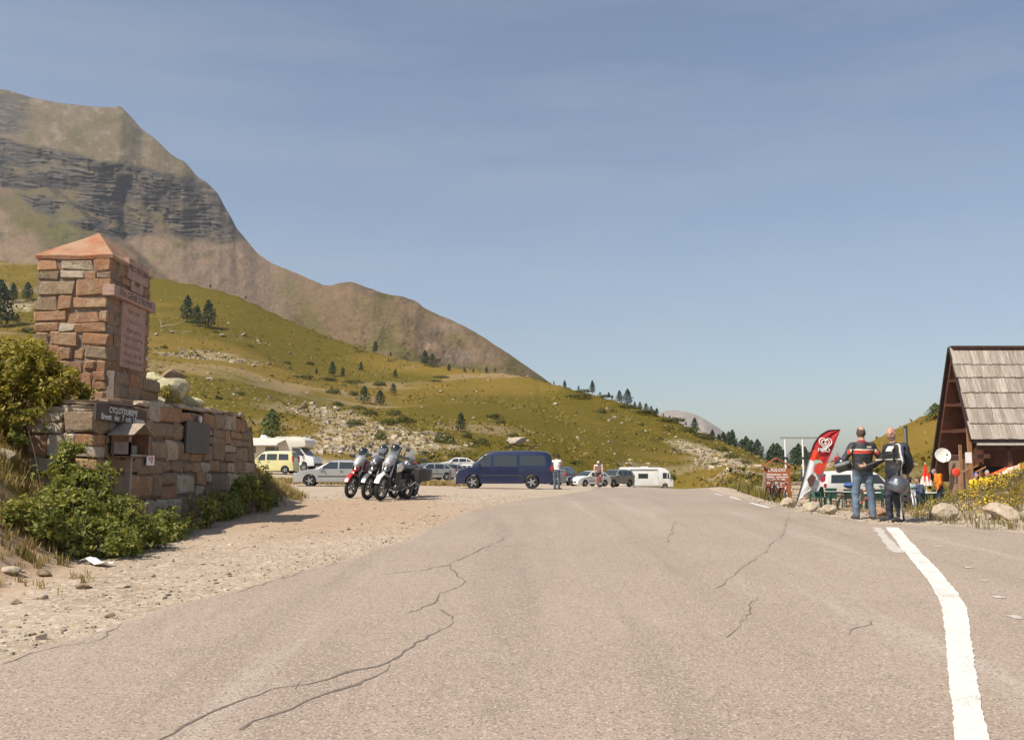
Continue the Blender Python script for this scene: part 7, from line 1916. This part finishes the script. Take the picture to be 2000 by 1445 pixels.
def standing(H=1.76, stance=.11, arms='down', face=(0, 1, 0)):
    s = H / 1.76
    J = dict(pelvis=(0, 0, .95 * s), chest=(0, .0, 1.26 * s), neck=(0, -.01, 1.48 * s), head=(0, .015, 1.645 * s), face=face)
    for k, sg in (('l', -1), ('r', 1)):
        J['sh' + k] = (sg * .195, -.01, 1.42 * s); J['el' + k] = (sg * .27, -.04, 1.14 * s); J['wr' + k] = (sg * .26, .06, .90 * s)
        J['hip' + k] = (sg * .085, 0, .93 * s); J['kn' + k] = (sg * stance, .03, .50 * s); J['an' + k] = (sg * (stance + .01), -.02, .085); J['toe' + k] = (sg * (stance + .04), .14, .038)
    return J
def person(loc, heading, prims, mats, label, h, matfn=None, scale=1.0, group=None):
    o = empty('person', loc, heading, label, 'person', group); o.scale = (scale,) * 3
    link('body', body_mesh(prims, mats, h, matfn), o)
    return o
CL = lambda n, c, r=.8: mat('cloth_' + n, c, r, var=.22, scale=7, bmp=.25, bscale=25)
# ---- man in jeans seen from behind
JBLK = CL('black_jacket', (.022, .021, .023), .6); JEAN = mat('cloth_faded_jeans', (.105, .145, .20), .85, var=.4, scale=4, bmp=.3, bscale=20); SHOE = CL('grey_shoes', (.10, .09, .08)); STR_R = CL('red_stripe', (.50, .055, .03)); STR_W = CL('cream_stripe', (.62, .58, .48)); HAIRG = CL('short_grey_hair', (.085, .060, .045)); COLR = CL('dark_red_collar', (.20, .02, .025)); DENIMD = CL('dark_seat_denim', (.055, .08, .12))
p = gp(1689, 1014); H1 = 1.80; s1 = ((1014 - 834) * p.y / FOC) / H1
J = standing(1.76, .135); J['ell'] = (-.36, -.03, 1.14); J['wrl'] = (-.20, .16, 1.02); J['hdl'] = (1, .6, 0); J['thl'] = (0, 0, 1)
J['elr'] = (.36, -.02, 1.15); J['wrr'] = (.24, .16, 1.0); J['hdr'] = (-1, .5, 0); J['thr'] = (0, 0, 1)
J['head'] = (0, .02, 1.655); J['kn' + 'l'] = (-.15, .02, .50); J['knr'] = (.145, .03, .50); J['anl'] = (-.16, -.02, .085); J['anr'] = (.16, 0, .085)
J['shl'] = (-.178, -.01, 1.405); J['shr'] = (.178, -.01, 1.405)
P = figure(J, (0, 1, 2, 3, 4), 1.04)
P.append(('c', ((0, -.02, 1.0), (0, -.01, 1.30), .158, .165, (1.18, .82, 1)), 2, .04))
def mf1(C, mi):
    mi = mi.copy(); hd = C[:, 2] > 1.50
    crown = np.hypot(C[:, 0], C[:, 1] + .02) < .055
    mi[hd & (C[:, 2] > 1.585) & (C[:, 1] < .055) & ~((C[:, 2] > 1.715) & crown)] = 1
    bk = (C[:, 1] < .02) & (np.abs(C[:, 0]) < .185) & (mi == 2)
    mi[bk & (C[:, 2] > 1.255) & (C[:, 2] < 1.325)] = 5; mi[bk & (C[:, 2] >= 1.325) & (C[:, 2] < 1.345)] = 6
    mi[bk & (C[:, 2] > 1.375) & (C[:, 2] < 1.40) & (C[:, 0] > .06) & (C[:, 0] < .15)] = 6
    arm = (np.abs(C[:, 0]) > .215) & (mi == 2); mi[arm & (C[:, 2] > 1.25) & (C[:, 2] < 1.33) & (np.abs(C[:, 0]) < .30)] = 5; mi[arm & (C[:, 2] >= 1.29) & (C[:, 2] < 1.35) & (np.abs(C[:, 0]) < .255)] = 6
    mi[(C[:, 2] > 1.475) & (C[:, 2] < 1.525) & (np.hypot(C[:, 0], C[:, 1]) < .12)] = 7
    mi[(mi == 3) & (C[:, 2] > .82) & (C[:, 1] < -.06) & (C[:, 2] < .97)] = 8  # darker denim over the seat, below the jacket hem
    return mi
m1 = person(p, rad(-3), P, [SKIN, HAIRG, JBLK, JEAN, SHOE, STR_R, STR_W, COLR, DENIMD], 'man in black motorcycle jacket and faded jeans seen from behind', .0125, mf1, s1)
bpy.context.view_layer.update()
w = m1.matrix_world @ Vector((-.33, .02, .92)); helmet('motorcycle_helmet', w, rad(160), BLK, 'black helmet held under the arm of the man in jeans', s=1.05, tilt=.3, band=mat('grey_helmet_band', (.25, .25, .25), .4))
# ---- bald man turned towards the camera with rucksack
JBLU = CL('blue_violet_panel', (.085, .085, .20), .6); TRS = CL('dark_navy_trousers', (.018, .021, .034), .7); SHB = CL('dark_shoes', (.035, .03, .028))
p = gp(1750, 1019); s2 = ((1019 - 836) * p.y / FOC) / 1.80
J = standing(1.76, .075, face=(-.62, .80, 0)); J['head'] = (-.01, .03, 1.655)
J['elr'] = (.27, .08, 1.16); J['wrr'] = (.36, .32, 1.06); J['hdr'] = (.4, 1, -.05); J['thr'] = (0, 0, 1)
J['ell'] = (-.25, .02, 1.13); J['wrl'] = (-.22, .10, .875); J['hdl'] = (0, .25, -1); J['thl'] = (.4, 1, 0)
J['anl'] = (-.075, -.06, .085); J['toel'] = (-.10, .12, .038); J['anr'] = (.09, .06, .085); J['toer'] = (.11, .24, .038); J['knr'] = (.09, .08, .50)
J['shl'] = (-.178, -.01, 1.405); J['shr'] = (.178, -.01, 1.405)
P = figure(J, (0, 1, 2, 3, 4), 1.02)
P.append(('c', ((0, -.01, 1.0), (0, .0, 1.30), .150, .160, (1.12, .84, 1)), 2, .04))
J2 = J
def mf2(C, mi):
    mi = mi.copy()
    hc = np.array(J2['head']); fd = unit(np.array(J2['face'], float)); sx = np.cross(fd, [0, 0, 1.]); q = C - hc; a = q @ fd; b = q @ sx; u = q[:, 2]
    mi[(u > -.10) & (u < -.045) & (a > .02) & (mi == 0)] = 1; 
    mi[(np.abs(u - .016) < .009) & (np.abs(np.abs(b) - .033) < .014) & (a > .05)] = 7
    lft = (mi == 2) & (C[:, 0] < -.13)
    mi[lft & (C[:, 1] < .022)] = 5; mi[(mi == 5) & (C[:, 2] < 1.02)] = 2
    mi[lft & (C[:, 1] >= .022) & (C[:, 1] < .045)] = 6
    mi[(mi == 2) & (C[:, 2] > 1.34) & (C[:, 2] < 1.43) & (C[:, 1] > .05) & (C[:, 0] > -.12) & (C[:, 0] < .03)] = 6
    mi[(mi == 2) & (C[:, 2] > 1.17) & (C[:, 2] < 1.19) & (C[:, 1] > .05)] = 6
    mi[(mi == 3) & (C[:, 0] < -.115) & (np.abs(C[:, 1] + .03) < .02)] = 6
    return mi
hd2 = rad(104)
m2 = person(p, hd2, P, [SKIN, CL('stubble', (.23, .15, .11)), JBLK, TRS, SHB, JBLU, STR_W, CL('dark_features', (.06, .03, .025))], 'bald man in black and blue motorcycle suit with rucksack, turned to camera', .0125, mf2, s2)
bpy.context.view_layer.update()
w = m2.matrix_world @ Vector((-.22, .13, .56)); helmet('motorcycle_helmet', w, hd2 + 1.2, mat('graphite_helmet', (.11, .115, .13), .25, .4, coat=.7), 'dark grey helmet hanging from the hand of the bald man', s=1.18, tilt=-.35, vis=mat('bright_visor', (.42, .43, .46), .12, .7))
bp = empty('rucksack', m2.matrix_world @ Vector((0, -.16, 1.02)), hd2, 'black rucksack on the back of the bald motorcyclist', 'rucksack'); bp.scale = (s2,) * 3
me = body_mesh([('c', ((0, -.10, .02), (0, -.08, .36), .150, .125, (1.0, .78, 1)), 0, .03), ('c', ((0, -.19, .05), (0, -.17, .22), .10, .085, (1, .7, 1)), 0, .03)], [CL('black_nylon', (.020, .020, .022), .7)], .016); link('bag', me, bp)
for s in (-1, 1): MB().tube([(s * .11, -.02, .40), (s * .14, .12, .44), (s * .15, .27, .34), (s * .15, .26, .16), (s * .14, .05, .04)], .017, 6).build('strap', _MC['cloth_black_nylon'], bp)
# ---- smaller figures
def seated(face=(0, 1, 0)):
    J = dict(pelvis=(0, 0, .52), chest=(0, .02, .84), neck=(0, .04, 1.05), head=(0, .08, 1.21), face=face)
    for k, sg in (('l', -1), ('r', 1)):
        J['sh' + k] = (sg * .19, .03, .99); J['el' + k] = (sg * .25, .10, .74); J['wr' + k] = (sg * .14, .36, .76)
        J['hip' + k] = (sg * .10, .0, .50); J['kn' + k] = (sg * .13, .44, .50); J['an' + k] = (sg * .14, .46, .085); J['toe' + k] = (sg * .15, .60, .04)
    return J
def hairfn(lo, front=.03):
    def f(C, mi):
        mi = mi.copy(); top = C[:, 2].max(); yc = C[C[:, 2] > top - .10][:, 1].mean(); mi[(C[:, 2] > top - lo - .06) & (C[:, 1] < yc + front - .01 + .08 * (C[:, 2] > top - .06)) & ((C[:, 2] > top - lo) | (C[:, 1] < yc - .01)) & (mi == 0)] = 1; return mi
    return f
ORANGE = CL('orange_jacket', (.72, .19, .01)); YELJ = CL('yellow_jersey', (.78, .56, .01)); PBLUE = CL('pale_blue_shirt', (.36, .46, .52)); REDS = CL('red_shirt', (.45, .02, .03)); WTEE = CL('white_tshirt', (.66, .65, .64)); DHAIR = CL('dark_brown_hair', (.035, .016, .013)); GHAIR = CL('grey_hair', (.30, .28, .25)); DKTR = CL('dark_trousers', (.03, .032, .04)); KHAKI = CL('khaki_shorts', (.28, .21, .12)); DJEAN = CL('blue_grey_jeans', (.07, .09, .12))
def fig_at(px, Y, heading, J, mats, label, lo=.11, bulk=1.05, z=None, hgt=None):
    x = (px - 1000) / FOC * Y; g = Ts(x, Y) if z is None else z
    return person((x, Y, g), heading, figure(J, (0, 1, 2, 3, 4), bulk, fingers=False), mats, label, .022, hairfn(lo), 1.0 if hgt is None else hgt)
J = standing(); J['wrl'] = (-.10, .30, 1.38); J['ell'] = (-.24, .16, 1.22); J['wrr'] = (.10, .30, 1.40); J['elr'] = (.24, .16, 1.24); J['slv'] = 0
fig_at(1087, 47.5, rad(-35), J, [SKIN, DHAIR, WTEE, DJEAN, SHB], 'man in white T-shirt and jeans behind the blue van', .10)
J = standing(); J['chest'] = (0, .06, 1.24); J['neck'] = (0, .12, 1.44); J['head'] = (0, .19, 1.58)
fig_at(1829, 38.0, rad(60), J, [SKIN, CL('greying_hair', (.17, .14, .12)), ORANGE, DKTR, SHB], 'person in bright orange jacket beside the closed parasol', .12, 1.15)
fig_at(1790, 37.9, rad(100), seated(), [SKIN, DHAIR, CL('dark_blue_top', (.04, .06, .11)), DKTR, SHB], 'dark haired person seated at the terrace table', .16)
fig_at(1773, 37.4, rad(20), seated(), [SKIN, DHAIR, PBLUE, DKTR, SHB], 'seated person in pale blue and white shirt at the terrace table', .16)
J = seated(); J['wrr'] = (.40, .36, .95); J['elr'] = (.34, .12, .88)
fig_at(1921, 34.0, rad(170), J, [SKIN, GHAIR, YELJ, DKTR, SHB], 'grey haired person in yellow jersey behind the flower mound', .10, z=.30)
J = seated(); J['wrr'] = (.42, .34, .98)
q = fig_at(1897, 34.6, rad(200), J, [SKIN, CL('blue_helmet', (.03, .06, .28), .3), YELJ, DKTR, SHB], 'person in yellow jersey and blue helmet behind the flower mound', .12, z=.22)
x = (1633 - 1000) / FOC * 70; fig_at(1633, 71, rad(200), dict(standing(), calf=0), [SKIN, DHAIR, REDS, KHAKI, SHB], 'person in red shirt standing on the slope beyond the white van', .11, z=CAMZ - 71 * 10 / FOC)
fig_at(1565, 58, rad(100), standing(), [SKIN, CL('white_cap', (.7, .7, .68)), CL('dark_green_top', (.03, .06, .05)), DKTR, SHB], 'person with white cap half hidden behind the flag', .12, z=CAMZ - 58 * 42 / FOC)
# ---- bicycles
def bicycle(loc, heading, lean, c, label, fat=.024, flat_bar=True, group='parked bicycles', steer=0.0):
    o = empty('bicycle', loc, 0, label, 'bicycle', group); o.rotation_euler = (lean, 0, heading)
    r = .335; xf, xr = .54, -.50
    for x in (xf, xr):
        h = empty('wheel', (x, 0, r), 0, parent=o); h.rotation_euler = (PI / 2, 0, 0)
        MB().tube([((r - fat) * math.cos(a), (r - fat) * math.sin(a), 0) for a in [2 * PI * k / 28 for k in range(28)]], fat, 7, close=True).build('tyre', RUBBER, h, smooth=True)
        MB().tube([((r - fat * 2.1) * math.cos(a), (r - fat * 2.1) * math.sin(a), 0) for a in [2 * PI * k / 28 for k in range(28)]], .012, 6, close=True).build('rim', RIMD, h, smooth=True)
        m = MB()
        for k in range(12): a = 2 * PI * k / 12; m.bar((0, 0, (-1) ** k * .025), ((r - fat * 2.2) * math.cos(a), (r - fat * 2.2) * math.sin(a), 0), .004)
        m.tube([(0, 0, -.04), (0, 0, .04)], .02, 8); m.build('spokes', RIMD, h)
    bb = (-.06, 0, .30); st = (-.20, 0, .78); hd = (.34, 0, .80); hl = (.375, 0, .68)
    f = MB()
    for a, b, w in ((bb, st, .017), (st, hd, .016), (bb, hl, .020), (hd, hl, .02), (st, (xr, 0, r), .010), (bb, (xr, 0, r), .011)): f.tube([a, b], w, 8)
    f.build('frame', c, o)
    for s in (-1, 1): MB().tube([hl, (xf - .05, s * .05, .45), (xf, s * .05, r)], .013, 6).build('fork_blade', c, o)
    MB().tube([st, (-.225, 0, .90)], .013, 8).build('seat_post', CHROME, o)
    MB().add([(-.36, -.07, .92), (-.36, .07, .92), (-.10, .02, .92), (-.10, -.02, .92), (-.34, -.05, .88), (-.34, .05, .88), (-.12, .015, .89), (-.12, -.015, .89)], [(0, 1, 2, 3), (7, 6, 5, 4), (0, 4, 5, 1), (1, 5, 6, 2), (2, 6, 7, 3), (3, 7, 4, 0)]).build('saddle', SEATB, o, bevel=.015)
    if flat_bar: hb = MB().tube([hd, (.33, 0, .92)], .013, 8).tube([(.30, -.30, .95), (.36, -.05, .93), (.36, .05, .93), (.30, .30, .95)], .013, 8)
    else:
        hb = MB().tube([hd, (.36, 0, .88)], .013, 8).tube([(.40, -.2, .88), (.40, .2, .88)], .012, 8)
        for s in (-1, 1): hb.tube([(.40, s * .2, .88), (.50, s * .21, .87), (.52, s * .21, .80), (.44, s * .21, .75)], .013, 8)
    hb.build('handlebar', DKPLAST, o)
    h = empty('crank', bb, 0, parent=o); m = MB().lathe([(0, -.004), (.085, -.004), (.085, .004), (0, .004)], 18, Matrix.Translation((0, -.04, 0)) @ Matrix.Rotation(PI / 2, 4, 'X')); m.build('chainring', DKPLAST, h)
    for s in (-1, 1): MB().bar((0, s * .06, 0), (s * .12, s * .07, -s * .12), .02).build('crank_arm', CHROME, h); MB().box((s * .12, s * .12, -s * .12), (.09, .09, .02)).build('pedal', DKPLAST, h)
    return o
BRED = paint('bicycle_red', (.45, .03, .03)); BWHT = paint('bicycle_white', (.68, .67, .65)); BBLK = paint('bicycle_black', (.03, .03, .032))
for px, Y, hd, ln, c, lab in [(1672, 31.5, .15, .08, BRED, 'red bicycle standing behind the legs of the man in jeans'), (1722, 33.5, 1.25, .12, BWHT, 'white bicycle parked left of the bald man'), (1733, 34.6, 1.1, -.10, BBLK, 'black bicycle behind the white one left of the bald man'), (1774, 34.2, 1.35, .10, BWHT, 'white bicycle parked just right of the bald man'), (1768, 36.0, 1.9, -.10, BBLK, 'black bicycle behind the rucksack'),
                              (1500, 41.2, 1.0, .12, BBLK, 'black bicycle under the left half of the restaurant sign'), (1514, 41.3, .8, -.1, BBLK, 'dark bicycle under the middle of the restaurant sign'), (1527, 41.0, 1.3, .10, BWHT, 'white bicycle under the right half of the restaurant sign')]:
    b = bicycle(onG(px, Y), hd, ln, c, lab)
    if px == 1672: bagb = MB().ball((0, 0, 0), (.27, .15, .11), 12).build('bag', CL('blue_bag', (.045, .09, .26)), None, smooth=True); w = Vector(b.location); bagb.location = w + Vector((-.25, .02, .98)); tag(bagb, 'blue bundle on the red bicycle behind the man in jeans', 'bag')
# cyclist riding towards the camera
p = onG(1168, 52); b = bicycle(p, ang(-.10, -1), 0, BRED, 'red racing bicycle ridden by the cyclist on the road', .013, False, None)
J = dict(pelvis=(0, -.22, .97), chest=(0, .02, 1.20), neck=(0, .20, 1.34), head=(0, .29, 1.44), face=(0, 1, -.2), slv=0, calf=0)
for k, sg in (('l', -1), ('r', 1)):
    J['sh' + k] = (sg * .18, .16, 1.29); J['el' + k] = (sg * .23, .32, 1.08); J['wr' + k] = (sg * .20, .44, .92)
    J['hip' + k] = (sg * .09, -.22, .95); J['kn' + k] = (sg * .11, .10, .72 if sg < 0 else .60); J['an' + k] = (sg * .12, -.04 if sg < 0 else .0, .36 if sg < 0 else .22); J['toe' + k] = (sg * .12, .10, .30 if sg < 0 else .17)
cy = person(p, ang(-.10, -1) - PI / 2, figure(J, (0, 1, 2, 3, 4), 1.0, fingers=False), [SKIN, CL('white_cycle_helmet', (.6, .58, .58), .4), CL('pinkish_white_jersey', (.62, .52, .52)), DKTR, CL('white_shoes', (.6, .6, .6))], 'cyclist in pale jersey riding towards the camera', .02, hairfn(.10, .10))

# ================================================================== thin mountain haze
_top = max(float(MZ.max()), 60) + 6
hb_ = bpy.data.meshes.new('haze'); _b = bmesh.new(); bmesh.ops.create_cube(_b, size=1); _b.to_mesh(hb_); _b.free()
hzo = link('haze', hb_); hzo.scale = (12800, 3760, _top + 74); hzo.location = (0, 1780, (_top - 74) / 2); tag(hzo, kind='stuff')
m_h = bpy.data.materials.new('thin_air_haze'); m_h.use_nodes = True; _n = m_h.node_tree; _n.nodes.remove(_n.nodes['Principled BSDF'])
_v = _n.nodes.new('ShaderNodeVolumePrincipled'); _v.inputs['Color'].default_value = (.90, .93, 1.0, 1); _v.inputs['Density'].default_value = .0001; _v.inputs['Anisotropy'].default_value = .2
_n.links.new(_v.outputs[0], _n.nodes['Material Output'].inputs['Volume']); hb_.materials.append(m_h)
